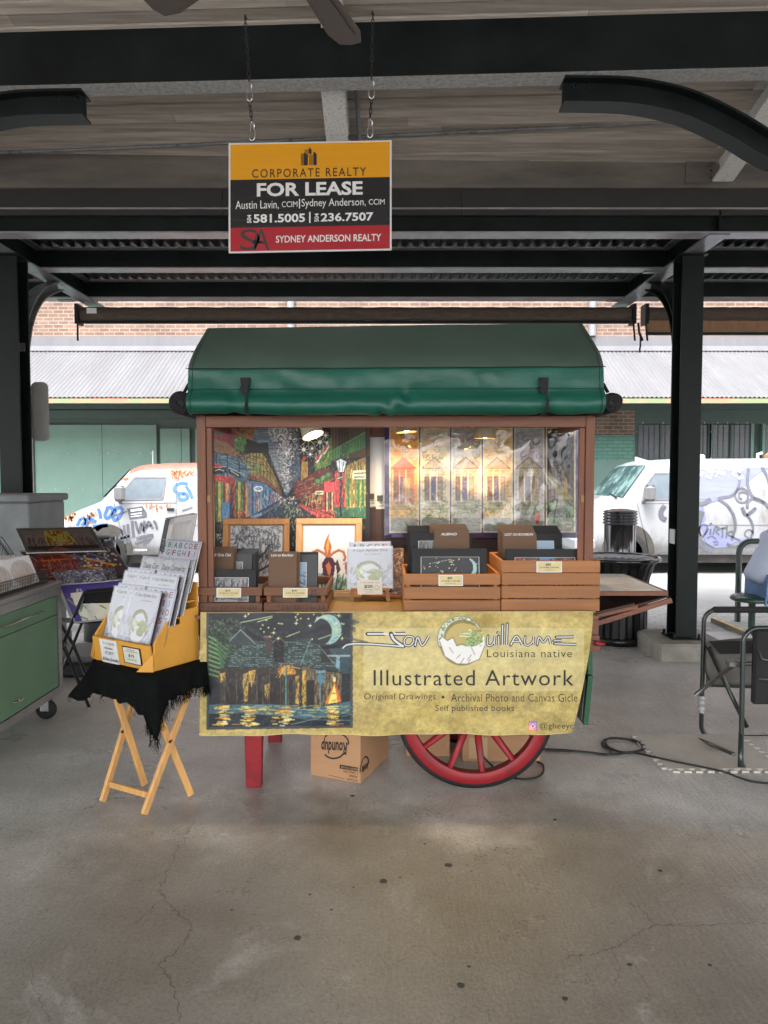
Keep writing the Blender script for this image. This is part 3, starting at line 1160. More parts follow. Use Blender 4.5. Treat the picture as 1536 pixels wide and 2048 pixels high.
for i, xa in enumerate((5.36, 6.94, 8.06, 9.1, 10.2)):
    xb = xa + (1.5 if i == 0 else .82)
    wn = part('window', MB().box(xa, xb, BY - .07, BY - .03, .7, 2.7), M['glass_grey'], bld)
    fr = MB().box(xa - .06, xa, BY - .12, BY - .03, .7, 2.72).box(xb, xb + .06, BY - .12, BY - .03, .7, 2.72)
    part('window_frame', fr, M['green_panel'] if i else M['green_dark'], wn)
    ms = MB()
    q = xa + .02
    while q < xb:
        ms.box(q, q + .009, BY - .085, BY - .08, .7, 2.7)
        q += .115
    z = .75
    while z < 2.7:
        ms.box(xa, xb, BY - .0795, BY - .0745, z, z + .009)
        z += .085
    for q in range(1, 3 if i == 0 else 2):
        cxm = xa + (xb - xa) * q / (3 if i == 0 else 2)
        ms.box(cxm - .02, cxm + .02, BY - .1, BY - .072, .7, 2.7)
    ms.box(xa, xb, BY - .096, BY - .0711, 1.95, 1.99)
    part('window_mesh', ms, M['green_dark'], wn)
    sc = MB()
    for q in range(4):
        for (sx, sz) in ((xa - .03, .9 + q * .55), (xa + .1 + q * (xb - xa - .2) / 3, 2.74)):
            sc.lathe([(.016, 0), (.012, -.008)], (sx, BY - .136, sz), 8, axis='y')
    part('frame_screw', sc, M['white_ink'], wn)

# ---------------------------------------------------------------- vans
M['van_white'] = mat('chalky_white_van_paint', rgb(118, 115, 112), 0.4, vscale=3, col2=rgb(150, 152, 156), thr=(.3, .5), stretch=(1, 1, .5), bump=0.12, bscale=2.5, coat=0.25)
M['van_rust'] = mat('rusted_van_roof', rgb(168, 92, 78), 0.6, vscale=3, col2=rgb(140, 70, 56), bump=0.1)
M['rust'] = mat('orange_rust', rgb(176, 110, 70), 0.9, var=0.3, vscale=12)
M['van_glass'] = mat('van_window_glass', rgb(112, 122, 130), 0.05, var=0.25, vscale=2.0, coat=0.6)
M['windscreen'] = mat('teal_windscreen', rgb(62, 86, 88), 0.05, vscale=3, col2=rgb(130, 158, 156), thr=(.45, .6), coat=0.8)
M['grey_trim'] = mat('grey_trim_plastic', rgb(110, 110, 112), 0.5, var=0.15)
M['blue_spray'] = mat('blue_spray_paint', rgb(64, 108, 170), 0.6, var=0.25, vscale=9)
M['grey_spray'] = mat('grey_spray_paint', rgb(92, 94, 104), 0.6, var=0.25, vscale=9)
M['lilac_spray'] = mat('lilac_spray_paint', rgb(122, 126, 164), 0.6, var=0.1, vscale=4, stretch=(.6, 1, 4))
M['underbody'] = mat('grimy_underbody', (0.06, 0.055, 0.05), 0.9, var=0.3)
M['tyre'] = mat('tyre_rubber', (0.02, 0.02, 0.02), 0.8, var=0.3, vscale=15)
M['rim'] = mat('dull_wheel_rim', (0.25, 0.25, 0.25), 0.5, metal=0.5, var=0.3)


def side_in(z, top):
    return 0.0 if z < 1.12 else (z - 1.12) / max(.01, top - .1 - 1.12) * .13


def van(X0, Y0, top, roofmat, label, paint):
    t = thing('parked_van', (X0 + 2.6, Y0 + 1, 0), label, 'van')
    S = [(0, .92, .34), (.05, .97, .2), (.2, 1.03, .08), (.45, 1.12, .02), (.66, 1.2, 0), (.9, 1.2 + (top - 1.3) * .5, 0), (1.14, top - .09, 0), (1.3, top - .03, 0), (1.7, top, 0), (3.4, top + .01, 0), (5.0, top, 0), (5.15, top - .06, .02), (5.2, top - .3, .06)]
    vs = []
    K = 0
    for a, zt, ins in S:
        zb = min(1.12, zt - .05)
        prof = [(ins + .08, .3), (ins + .015, .36), (ins, .55), (ins, zb)]
        tw = side_in(max(1.121, zt - .1), top) if zt > 1.2 else .02
        prof += [(ins + tw, max(zb + .01, zt - .1)), (ins + tw + .06, zt - .03), (ins + tw + .16, zt - .005), (ins + tw + .5, zt + .012)]
        row = [(X0 + a, Y0 + q, z) for q, z in prof] + [(X0 + a, Y0 + 2 - q, z) for q, z in reversed(prof)]
        K = len(row)
        vs += row
    mb = MB()
    fs, ms = [], []
    for i in range(len(S) - 1):
        for k in range(K - 1):
            fs.append((i * K + k, (i + 1) * K + k, (i + 1) * K + k + 1, i * K + k + 1))
            ms.append(1 if (S[i][0] >= 1.14 and 4 <= k <= K - 6) else 0)
    mb.v = [Vector(p) for p in vs]
    mb.f = [tuple(f) for f in fs] + [tuple(range(K)), tuple(range(len(vs) - 1, len(vs) - K - 1, -1))]
    mb.mi = ms + [0, 0]
    mb.sm = [True] * len(ms) + [False, False]
    # under-floor and dark sill
    mb.box(X0 + .3, X0 + 4.9, Y0 + .12, Y0 + 1.88, .16, .34, 2)
    body = part('body', mb, [M['van_white'], roofmat, M['underbody']], t)
    fn = lambda a, z: Vector((X0 + a, Y0 + side_in(z, top) - .006, z))
    fn2 = lambda a, z: Vector((X0 + a, Y0 + side_in(z, top) - .011, z))
    # wheel arches and wheels
    for wa in (.78, 4.0):
        n = 20
        ar = [(wa + .44 * math.cos(PI * i / n), .36 + .46 * math.sin(PI * i / n)) for i in range(n + 1)]
        part('wheel_arch', MB().flat(ar + [(wa - .44, .3), (wa + .44, .3)][::1], fn), M['underbody'], t)
        wh = MB().lathe([(.24, .0), (.33, .0), (.36, .03), (.36, .2), (.33, .23), (.24, .23)], (X0 + wa, Y0 - .01, .33), 28, axis='y')
        w_ = part('wheel', wh, M['tyre'], t)
        part('rim', MB().lathe([(.04, .0), (.1, .02), (.15, .05), (.24, .015)], (X0 + wa, Y0 - .014, .33), 24, axis='y', cap=False), M['rim'], w_)
        wh2 = MB().lathe([(.24, .0), (.33, .0), (.36, .03), (.36, .2), (.33, .23), (.24, .23)], (X0 + wa, Y0 + 1.75, .33), 20, axis='y')
        part('wheel', wh2, M['tyre'], t)
    # glass
    wz = top - 1.9
    sw = [(1.02, 1.22), (1.06, 1.43 + wz), (1.24, 1.66 + wz), (1.76, 1.66 + wz), (1.72, 1.23)]
    win = part('side_window', MB().flat(sw[::-1], fn), M['van_glass'], t)
    sf = MB()
    for i in range(len(sw)):
        sf.ribbon([sw[i], sw[(i + 1) % len(sw)]], .025, fn2)
    part('window_seal', sf, M['grey_trim'], win)
    z0, z1 = 1.215, top - .125
    zz = lambda a: 1.2 + (a - .66) / .48 * (top - .09 - 1.2) + .016
    part('windscreen', MB().add([(X0 + .7, Y0 + .08, zz(.7)), (X0 + .7, Y0 + 1.92, zz(.7)), (X0 + 1.12, Y0 + 1.8, zz(1.12)), (X0 + 1.12, Y0 + .2, zz(1.12))], [(0, 3, 2, 1)]), M['windscreen'], t)
    part('wiper', MB().tube([(X0 + .67, Y0 + .3, 1.25), (X0 + .74, Y0 + .9, 1.31)], .012, 6), M['black'], t)
    # mirror, handle, headlight, bumper
    mi = MB().bbox(X0 + .98, X0 + 1.16, Y0 - .2, Y0 - .1, 1.2, 1.46, .04)
    mo = part('wing_mirror', mi, M['grey_trim'], t)
    part('mirror_arm', MB().tube([(X0 + 1.02, Y0 + .02, 1.18), (X0 + 1.03, Y0 - .13, 1.24)], .03, 8), M['grey_trim'], mo)
    part('door_handle', MB().bbox(X0 + 1.8, X0 + 1.92, Y0 - .03, Y0 - .005, 1.04, 1.09, .01), M['black'], t)
    part('headlight', MB().bbox(X0 - .01, X0 + .12, Y0 + .12, Y0 + .42, .7, .88, .02), M['paper'], t)
    part('bumper', MB().bbox(X0 - .08, X0 + .3, Y0 + .05, Y0 + 1.95, .36, .58, .05), M['grey_trim'] if roofmat is M['van_rust'] else M['van_white'], t)
    sm = MB()
    for path in ([(.92, 1.16), (.98, .9), (1.06, .62), (1.12, .34)], [(1.95, .34), (1.95, 1.2), (1.93, top - .1)], [(1.0, 1.16), (1.95, 1.17)], [(2.02, .8), (5.0, .8)], [(2.9, .34), (2.9, top - .1)], [(1.3, .42), (3.6, .42)]):
        sm.ribbon(path, .012, fn)
    part('door_seam', sm, M['grey_trim'], t)
    paint(t, fn, fn2, X0)
    return t


def px2(X0, Y0, px, py):
    d = FPX / Y0
    return ((px - 768) / d - X0, CAMZ + (954 - py) / d)


def left_graffiti(t, fn, fn2, X0):
    def pts(L):
        return [px2(X0, 12.05, 60 + x / 4.518, 780 + y / 4.518) for x, y in L]
    bl = MB()
    for L, w in (([(1420, 850), (1370, 842), (1320, 860), (1298, 900), (1330, 930), (1390, 935), (1425, 960), (1400, 990), (1355, 985), (1340, 950)], .05), ([(1385, 930), (1392, 948)], .06), ([(1405, 870), (1440, 920), (1468, 980)], .05),
                 ([(620, 1070), (635, 1110), (640, 1160)], .05), ([(690, 1070), (740, 1060), (745, 1110), (700, 1160), (680, 1130), (700, 1080)], .05), ([(760, 1080), (810, 1060), (838, 1090), (810, 1150), (765, 1175), (750, 1130), (780, 1080)], .05),
                 ([(430, 1230), (460, 1170), (500, 1165), (490, 1210), (470, 1225)], .05), ([(500, 1220), (530, 1160), (560, 1170), (600, 1190)], .05), ([(570, 1240), (640, 1228), (705, 1222)], .07), ([(600, 1270), (650, 1235)], .05)):
        bl.ribbon(pts(L), w, fn)
    part('blue_graffiti', bl, M['blue_spray'], t)
    gr = MB()
    for L, w in (([(850, 1220), (855, 1310), (865, 1390)], .045), ([(800, 1330), (830, 1340), (900, 1320)], .04), ([(885, 1210), (890, 1300), (895, 1385)], .045), ([(820, 1300), (835, 1360)], .04),
                 ([(925, 1180), (935, 1330)], .045), ([(955, 1185), (985, 1290), (1010, 1200), (1030, 1285), (1035, 1180)], .04), ([(1045, 1250), (1075, 1190), (1110, 1250)], .04), ([(1055, 1225), (1100, 1225)], .03),
                 ([(1120, 1180), (1140, 1215), (1150, 1260)], .04), ([(960, 1340), (1110, 1310), (1020, 1395)], .04), ([(950, 1385), (1060, 1345)], .035), ([(720, 1150), (880, 1095)], .018), ([(1380, 1090), (1470, 1060)], .02)):
        gr.ribbon(pts(L), w, fn2)
    part('grey_graffiti', gr, M['grey_spray'], t)
    st = MB().flat(pts([(880, 1072), (1020, 1050), (1058, 1110), (1058, 1150), (905, 1172)])[::-1], fn)
    sk = part('bumper_sticker', st, M['grey_spray'], t)
    s2 = MB()
    for y0 in (1085, 1118, 1140):
        s2.ribbon(pts([(915, y0 + 6), (1015, y0 - 8)]), .035 if y0 == 1085 else .015, fn2)
    part('sticker_text', s2, M['white_ink'], sk)
    ru = MB()
    R = random.Random(3)
    for cx, cy, n in ((350, 1165, 26), (400, 1130, 14), (555, 1130, 26), (520, 1160, 14), (1290, 760, 26), (1350, 755, 24), (1420, 750, 22), (1310, 800, 10), (1060, 1040, 10), (1150, 1060, 12), (862, 800, 9), (815, 880, 8), (1240, 1040, 6)):
        for _ in range(n):
            x, y = cx + R.gauss(0, 24), cy + R.gauss(0, 16)
            r = R.uniform(3, 11)
            k = 7
            ru.flat(pts([(x + r * R.uniform(.5, 1.2) * math.cos(-2 * PI * i / k), y + r * R.uniform(.8, 2.0) * math.sin(-2 * PI * i / k)) for i in range(k)]), (lambda a, z: fn(a, z) + Vector((0, -R.uniform(.0, .003), 0))) if False else fn)
    part('rust_patch', ru, M['rust'], t)
    bd = MB().flat(pts([(915, 1432), (1060, 1432), (1060, 1458), (925, 1462)])[::-1], fn)
    bb = part('badge', bd, M['grey_trim'], t)
    part('badge_text', MB().text('9000', (0, 0, 1, 1), lambda a, b: fn2(*pts([(945 + a * 110, 1438 + b * 16)])[0])), M['white_ink'], bb)
    part('aerial', MB().tube([(X0 + .98, 13.9, 1.35), (X0 + .98, 13.9, 2.1)], .014, 6), M['paper'], t)


def right_graffiti(t, fn, fn2, X0):
    def pts(L):
        return [px2(X0, 12.05, 1180 + x / 4.315, 800 + y / 4.315) for x, y in L]
    li = MB()
    blob = [(950, 1080), (930, 1000), (960, 900), (1040, 850), (1110, 850), (1240, 820), (1290, 740), (1300, 640), (1290, 590), (1380, 580), (1540, 580), (2000, 570), (2100, 700), (2080, 1100), (1900, 1235), (1440, 1230), (1250, 1225), (1180, 1270), (1080, 1275), (1000, 1230)]
    li.flat(pts(blob)[::-1], fn)
    li.flat(pts([(930, 600), (1290, 590), (1300, 640), (1285, 740), (1235, 820), (1110, 845), (930, 860)])[::-1], fn)
    part('lilac_graffiti', li, M['lilac_spray'], t)
    gr = MB()
    for L, w in (([(1300, 620), (1298, 700), (1270, 780), (1210, 830), (1110, 850), (1180, 910), (1235, 1000), (1250, 1100), (1220, 1210)], .045), ([(1385, 590), (1365, 700), (1380, 790), (1420, 850), (1500, 890), (1560, 960)], .05),
                 ([(1370, 800), (1330, 765), (1280, 770), (1252, 820), (1270, 870), (1310, 885), (1350, 865), (1362, 820), (1335, 795), (1295, 800), (1283, 835), (1310, 858)], .03),
                 ([(1350, 935), (1355, 890), (1390, 855), (1450, 855), (1540, 920)], .045), ([(1305, 925), (1345, 990), (1425, 930)], .055), ([(1345, 985), (1390, 1050), (1405, 1120), (1380, 1210)], .035),
                 ([(1410, 1160), (1385, 1120), (1345, 1130), (1335, 1165), (1370, 1190)], .02),
                 ([(1040, 855), (980, 890), (930, 895)], .07), ([(960, 960), (940, 1030), (925, 1100), (940, 1200), (990, 1270), (1060, 1300)], .1), ([(640, 910), (610, 960), (615, 1010), (655, 1035)], .08),
                 ([(1180, 1240), (1240, 1265), (1340, 1250), (1480, 1235), (1700, 1250)], .04), ([(1500, 580), (1540, 660), (1560, 760)], .05),
                 ([(985, 1165), (1010, 1090), (960, 1080), (938, 1120), (955, 1165), (985, 1168), (1020, 1110)], .025), ([(1040, 1110), (1035, 1165)], .025), ([(1060, 1165), (1080, 1095), (1115, 1110), (1085, 1130), (1115, 1165)], .025),
                 ([(1120, 1110), (1175, 1100)], .025), ([(1145, 1105), (1140, 1190)], .025), ([(1180, 1080), (1175, 1190)], .025), ([(1230, 1130), (1185, 1155), (1300, 1215)], .025), ([(1010, 1195), (1045, 1175), (1090, 1200)], .022), ([(1060, 1225), (1105, 1222)], .022), ([(1075, 1250), (1110, 1245)], .022),
                 ([(1038, 1060), (1042, 1075)], .045), ([(1100, 600), (1085, 640), (1050, 655)], .016)):
        gr.ribbon(pts(L), w, fn2)
    part('grey_graffiti', gr, M['grey_spray'], t)
    fl_ = MB()
    R = random.Random(9)
    for _ in range(46):
        x, y = R.uniform(940, 1320), R.uniform(590, 670)
        r = R.uniform(6, 22)
        fl_.flat(pts([(x + r * R.uniform(.5, 1.3) * math.cos(-2 * PI * i / 7), y + r * .7 * R.uniform(.5, 1.3) * math.sin(-2 * PI * i / 7)) for i in range(7)]), lambda a, z: fn2(a, z) - Vector((0, .002, 0)))
    part('paint_flake', fl_, M['paper'], t)
    tr = 1.9
    part('roof_vent', MB().bbox(X0 + 1.95, X0 + 2.3, 12.6, 13.0, tr - .01, tr + .09, .03), M['paper'], t)
    part('roof_knob', MB().tube([(X0 + 3.3, 12.8, tr), (X0 + 3.3, 12.8, tr + .1), (X0 + 3.38, 12.8, tr + .12)], .025, 8), M['paper'], t)
    part('roof_cover', MB().bbox(X0 + 3.6, X0 + 4.3, 12.4, 13.2, tr - .01, tr + .14, .05), M['rust'], t)
    part('roof_fin', MB().prism([(X0 + 1.12, 12.7, tr - .08), (X0 + 1.35, 12.7, tr - .02), (X0 + 1.12, 12.7, tr + .05)], (0, .05, 0)), M['paper'], t)


van(-5.4, 12.02, 1.83, M['van_rust'], 'white van with a rust red roof and blue graffiti, parked behind the left display', left_graffiti)
van(3.28, 12.02, 1.9, M['van_white'], 'white van covered in lilac bubble graffiti, parked beyond the right column', right_graffiti)

# ---------------------------------------------------------------- for-lease sign on chains
M['sign_white'] = mat('sign_plastic_white', (0.7, 0.7, 0.71), 0.3, var=0.03, coat=0.3)
M['sign_yellow'] = mat('sign_plastic_yellow', rgb(226, 158, 22), 0.3, var=0.05, bump=0.12, bscale=6, stretch=(.3, 1, 26), coat=0.3)
M['sign_black'] = mat('sign_plastic_black', (0.012, 0.013, 0.017), 0.25, var=0.1, bump=0.12, bscale=6, stretch=(.3, 1, 26), coat=0.3)
M['sign_red'] = mat('sign_plastic_red', rgb(168, 22, 40), 0.3, var=0.06, bump=0.12, bscale=6, stretch=(.3, 1, 26), coat=0.3)
M['sign_grey'] = mat('sign_ink_grey', (0.035, 0.03, 0.032), 0.4, var=0.05)
SY = 4.56


def sfn(d):
    return lambda x, y: at(440 + x / 3.939, (y + (705 - x) * .019) / 3.939, SY - d)


sgn = thing('lease_sign', at(620, 500, SY), 'yellow, black and red real estate sign hanging from two chains below the beam', 'sign')
q = sfn(0)
P = [q(68, 1117), q(1352, 1117), q(1352, 1982), q(68, 1982)]
mb = MB().prism([p for p in P], (0, .008, 0))
q1 = sfn(.0008)
for y0, y1, mi in ((1128, 1406, 1), (1406, 1784, 2), (1784, 1970, 3)):
    mb.add([q1(82, y0), q1(1338, y0), q1(1338, y1), q1(82, y1)], [(3, 2, 1, 0)], mi)
part('board', mb, [M['sign_white'], M['sign_yellow'], M['sign_black'], M['sign_red']], sgn)
q2 = sfn(.0016)
tk = MB().text('CORPORATE REALTY', (252, 1325, 1152, 1393), q2, 0, .008, spacing=1.25)
for pts in ([(700, 1158), (700, 1205), (720, 1220), (722, 1180)], [(664, 1196), (664, 1302), (692, 1302), (692, 1222)], [(736, 1190), (736, 1302), (762, 1302), (762, 1216)]):
    tk.flat(pts, q2)
for x in range(639, 663, 7):
    tk.flat([(x, 1212), (x, 1302), (x + 4, 1302), (x + 4, 1207)], q2)
for x in range(704, 736, 8):
    tk.flat([(x, 1225), (x, 1302), (x + 4, 1302), (x + 4, 1215)], q2)
for x in range(668, 700, 7):
    tk.flat([(x, 1178), (x, 1200 + (x - 668)), (x + 3, 1202 + (x - 668)), (x + 3, 1174)], q2)
part('black_lettering', tk, M['ink'], sgn)
tw = MB().text('FOR LEASE', (290, 1434, 1124, 1542), q2, 0, .03)
tw.text('Austin Lavin,', (122, 1572, 462, 1646), q2).text('CCIM', (487, 1583, 610, 1628), q2).text('Sydney Anderson,', (642, 1566, 1148, 1645), q2).text('CCIM', (1172, 1578, 1297, 1622), q2)
tw.flat([(622, 1565), (622, 1640), (631, 1640), (631, 1565)], q2).flat([(702, 1670), (702, 1755), (713, 1755), (713, 1670)], q2)
tw.text('581.5005', (264, 1680, 670, 1748), q2, 0, .025).text('236.7507', (794, 1680, 1208, 1748), q2, 0, .025)
for x in (213, 744):
    tw.text('504', (0, 0, 1, 1), lambda a, b, x=x: q2(x + b * 34, 1748 - a * 66), 0, .02)
tw.text('SYDNEY ANDERSON REALTY', (440, 1852, 1270, 1908), q2, 0, .015)
part('white_lettering', tw, M['white_ink'], sgn)
tg = MB().text('S', (158, 1796, 296, 1962), q2).text('A', (262, 1796, 390, 1964), q2)
tg.flat([(292, 1815), (262, 1905), (330, 1905)], q2)
part('monogram', tg, M['sign_grey'], sgn)


def oval_link(mb, c, a, b, r, d, n=14):
    """a chain link: stadium of half height a and half width b along direction d"""
    pts = []
    for i in range(n):
        t = 2 * PI * i / n
        pts.append(c + Vector((0, 0, 1)) * (a * math.sin(t)) + d * (b * math.cos(t)))
    mb.tube(pts, r, 5, True)


for xt, xb, y_t in ((490, 506, 34), (746, 739, 26)):
    top, bot = at(xt, y_t, 4.6), at(xb, 290, SY + .004)
    ch = MB()
    cb = MB()
    L = (top - bot).length
    marks = [at(499, 183, 4.58), at(504, 262, 4.565)] if xt == 490 else [at(743, 178, 4.58), at(740, 256, 4.565)]
    dz = .05
    k = 0
    s = top.copy()
    dirv = (bot - top).normalized()
    stops = [(top, marks[0] + Vector((0, 0, .055))), (marks[0] - Vector((0, 0, .055)), marks[1] + Vector((0, 0, .055))), (marks[1] - Vector((0, 0, .05)), bot)]
    for a, b in stops:
        n = max(1, int(round((b - a).length / .036)))
        for i in range(n):
            c = a + (b - a) * ((i + .5) / n)
            oval_link(ch, c, .022, .008, .0028, Vector((1, 0, 0)) if k % 2 else Vector((.35, .94, 0)))
            k += 1
    ch.tube([top + Vector((0, 0, -.01)), top + Vector((-.005, .03, .03)), top + Vector((-.004, .07, .03))], .005, 6)
    part('chain', ch, M['dark_chain'], sgn)
    for mk in marks:
        pts = []
        for i in range(20):
            t = 2 * PI * i / 20
            wv = .011 if math.sin(t) > 0 else .02
            pts.append(mk + Vector((math.cos(t) * wv, 0, .058 * math.sin(t))))
        part('carabiner', MB().tube(pts, .0048, 7, True).tube([mk + Vector((.012, 0, .045)), mk + Vector((.02, 0, -.02))], .004, 6), M['chrome'], sgn)

# ---------------------------------------------------------------- ceiling fan
M['fan_blade'] = mat('worn_brown_fan_blade', (0.085, 0.065, 0.055), 0.5, var=0.25, vscale=6, bump=0.05)
fx, fy, fz = -.36, 2.51, 3.42
fan = thing('ceiling_fan', (fx, fy, fz), 'brown ceiling fan with panelled blades reaching into the top of the picture', 'fan')
part('motor', MB().lathe([(.03, -.05), (.1, -.03), (.13, .03), (.12, .1), (.05, .14)], (fx, fy, fz), 28), M['fan_blade'], fan)
part('down_rod', MB().tube([(fx, fy, fz + .13), (fx, fy, zc(fy) - .02)], .014, 10), M['fan_blade'], fan)
for k in range(5):
    a = math.radians(71 + 72 * k)
    d, s = Vector((math.cos(a), math.sin(a), 0)), Vector((-math.sin(a), math.cos(a), .12))
    o = Vector((fx, fy, fz))
    mb = MB()
    pts = [(.2, -.055), (.6, -.072), (.668, -.05), (.68, 0), (.668, .05), (.6, .072), (.2, .055)]
    mb.prism([o + d * r + s * w for r, w in pts], (0, 0, .012))
    pts2 = [(.24, -.03), (.6, -.045), (.6, .045), (.24, .03)]
    mb.prism([o + d * r + s * w - Vector((0, 0, .006)) for r, w in pts2], (0, 0, .005))
    b = bevel(part('blade', mb, M['fan_blade'], fan), .003, 1)
    part('blade_iron', MB().bar(o + d * .1 + Vector((0, 0, .02)), o + d * .26 + Vector((0, 0, .016)), .04, .008), M['black_steel'], b)

# ---------------------------------------------------------------- vendor cart
M['cart_wood'] = wood('red_brown_cart_wood', rgb(122, 76, 54), 2, dark=.6)
M['cart_wood_x'] = wood('red_brown_cart_rail', rgb(122, 76, 54), 0, dark=.6)
M['dark_wood'] = wood('dark_stained_panel', rgb(62, 38, 30), 2, dark=.6)
M['red_paint'] = mat('red_gloss_paint', rgb(86, 18, 24), 0.5, vscale=7, col2=rgb(138, 22, 32), thr=(0.25, 0.5), bump=0.15, bscale=26)
M['cart_green'] = mat('green_gloss_paint', rgb(22, 78, 48), 0.4, var=0.15, vscale=5)
M['grey_board'] = mat('grey_weathered_board', rgb(136, 138, 134), 0.7, var=0.15, vscale=5, stretch=(4, 4, .6))
M['leaf_top'] = mat('grey_worn_table_leaf', rgb(214, 212, 212), 0.25, var=0.1, vscale=9, stretch=(1, 6, 1))
M['white_board'] = mat('white_back_board', rgb(205, 205, 206), 0.6, var=0.04)
M['vinyl_roof'] = mat('greyer_green_roof_vinyl', rgb(62, 82, 74), 0.6, var=0.16, vscale=2.5, bump=0.35, bscale=6)  # roof slopes greyer than the valance vinyl
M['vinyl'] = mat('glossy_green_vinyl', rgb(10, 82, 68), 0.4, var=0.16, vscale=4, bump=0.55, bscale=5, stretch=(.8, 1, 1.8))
M['mesh_black'] = mat('black_mesh_curtain', (0.008, 0.008, 0.009), 0.75, var=0.4, vscale=60, bump=0.5, bscale=160)
M['gold_cloth'] = mat('gold_counter_cloth', rgb(142, 112, 68), 0.5, var=0.2, vscale=5, bump=0.3, bscale=8)
F = 3.70
XL, XR = -.957, 1.077
cart = thing('vendor_cart', (.06, 4.03, 0), 'wooden vendor cart with a green vinyl canopy and red spoked wheel, covered in art prints', 'cart')
for x, y, s in ((XL, F, 1), (XR, F, -1), (XL, 4.38, 1), (XR, 4.38, -1)):
    a, b = sorted((x, x + s * .046))
    y_ = y + (.0135 if y == F else 0)
    pm = MB().box(a, b, y_, y_ + .046, .7 if y == F else .5, 1.915)
    c, d = sorted((x + s * .0465, x + s * .076))
    if y == F:
        pm.box(c, d, y + .024, y + .05, .9, 1.852)
    po = bevel(part('corner_post', pm, M['cart_wood'], cart), .004, 2)
    if y == F:
        part('latch', MB().box(min(x + s * .05, x + s * .066), max(x + s * .05, x + s * .066), y + .018, y + .0235, 1.47, 1.505), M['gold_cloth'], po)
bevel(part('header_rail', MB().box(XL + .0465, XR - .0465, F + .015, F + .05, 1.853, 1.912), M['cart_wood_x'], cart), .004, 2)
bevel(part('rear_rail', MB().box(XL + .0465, XR - .0465, 4.385, 4.42, 1.84, 1.912), M['cart_wood_x'], cart), .004, 2)
for x in (XL + .003, XR - .043):
    part('side_rail', MB().box(x, x + .04, F + .062, 4.379, 1.86, 1.905), M['cart_wood'], cart)
    part('side_rail', MB().box(x, x + .04, F + .062, 4.379, .82, .879), M['cart_wood'], cart)
part('counter', MB().box(XL - .01, XR + .01, F - .052, 4.379, .88, .897), M['cart_wood_x'], cart)
cloth = MB()
nx, ny = 26, 10
vs = []
from mathutils import noise as N_
for i in range(nx + 1):
    for j in range(ny + 1):
        x, y = -.3 + .42 * i / nx, F - .015 + .5 * j / ny
        vs.append((x, y, .9005 + .007 * max(0, N_.noise(Vector((x * 9, y * 7, 2)))) + .006 * max(0, N_.noise(Vector((x * 22, y * 5, 7))))))
cloth.add(vs, [(i * (ny + 1) + j, (i + 1) * (ny + 1) + j, (i + 1) * (ny + 1) + j + 1, i * (ny + 1) + j + 1) for i in range(nx) for j in range(ny)], 0, True)
part('counter_cloth', cloth, M['gold_cloth'], cart)
part('back_board', MB().box(XL + .05, XR - .05, 4.385, 4.4, 1.42, 1.84), M['white_board'], cart)
part('back_panel', MB().box(XL + .05, XR - .05, 4.384, 4.4, .897, 1.417), M['dark_wood'], cart)
part('cart_body', MB().box(XL + .05, XR - .05, F + .06, F + .085, .42, .878).box(XL + .05, XR - .05, 4.36, 4.382, .42, .878).box(XL + .05, XR - .05, F + .09, 4.355, .4, .42), M['dark_wood'], cart)
br_ = MB().bar(at(392, 1223, 3.8), at(371, 1219, 3.95), .05, .035).bar(at(392, 1252, 3.75), at(376, 1251, 3.85), .05, .025)
br_.bar(at(395, 1235, 3.72), at(395, 1270, 3.72), .03, .03, (0, 1, 0))
part('side_bracket', br_, M['cart_wood_x'], cart)
for y, x, z in ((3.662, -.672, 0), (4.3, -.66, 0)):
    mb = MB().hexa([(x - .04, y, 0), (x + .04, y, 0), (x + .04, y + .05, 0), (x - .04, y + .05, 0), (x - .05, y - .004, .5), (x + .05, y - .004, .5), (x + .05, y + .06, .5), (x - .05, y + .06, .5)])
    bevel(part('leg', mb, M['red_paint'], cart), .005, 2)


def cart_wheel(cx, cy, cz):
    R = .405
    ty = MB().lathe([(R - .022, -.014), (R, -.01), (R, .03), (R - .022, .034)], (cx, cy, cz), 72, axis='y', cap=False)
    ty.lathe([(R - .022, .034), (R - .022, -.014)], (cx, cy, cz), 72, axis='y', cap=False)
    w_ = part('wheel', ty, M['rubber'], cart)
    rm = MB().lathe([(R - .08, -.016), (R - .075, -.02), (R - .027, -.02), (R - .0225, -.016), (R - .0225, .036), (R - .075, .04), (R - .08, .036), (R - .08, -.016)], (cx, cy, cz), 72, axis='y', cap=False)
    part('rim', rm, M['red_paint'], w_)
    sp = MB()
    for k in range(12):
        a = math.radians(-83 + 30 * k)
        d = Vector((math.cos(a), 0, math.sin(a)))
        c = Vector((cx, cy + .01, cz))
        sp.tube([c + d * .06, c + d * .18, c + d * (R - .075)], [.016, .019, .016], 8)
    part('spokes', sp, M['red_paint'], w_)
    part('hub', MB().lathe([(.03, -.012), (.05, -.012), (.07, -.008), (.075, .04), (.05, .06), (.03, .08)], (cx, cy, cz), 24, axis='y'), M['red_paint'], w_)


cart_wheel(.468, 3.667, .405)
cart_wheel(.468, 4.3, .405)
part('axle', MB().tube([(.468, 3.71, .405), (.468, 4.32, .405)], .018, 10), M['black_steel'], cart)

# canopy: roof slopes, gable ends, rolled valance
prof = [(3.655, 1.925), (3.615, 1.908), (3.58, 1.915), (3.557, 1.94), (3.552, 1.965), (3.562, 1.992), (3.588, 2.012), (3.598, 2.03), (3.602, 2.07), (3.606, 2.11), (3.61, 2.135), (3.622, 2.16), (3.65, 2.195), (3.70, 2.235), (3.80, 2.30), (3.90, 2.36), (3.985, 2.412), (4.0, 2.425), (4.03, 2.43), (4.06, 2.425), (4.15, 2.36), (4.3, 2.26), (4.43, 2.15), (4.45, 2.1), (4.455, 1.92)]
CXL, CXR = -.975, 1.092


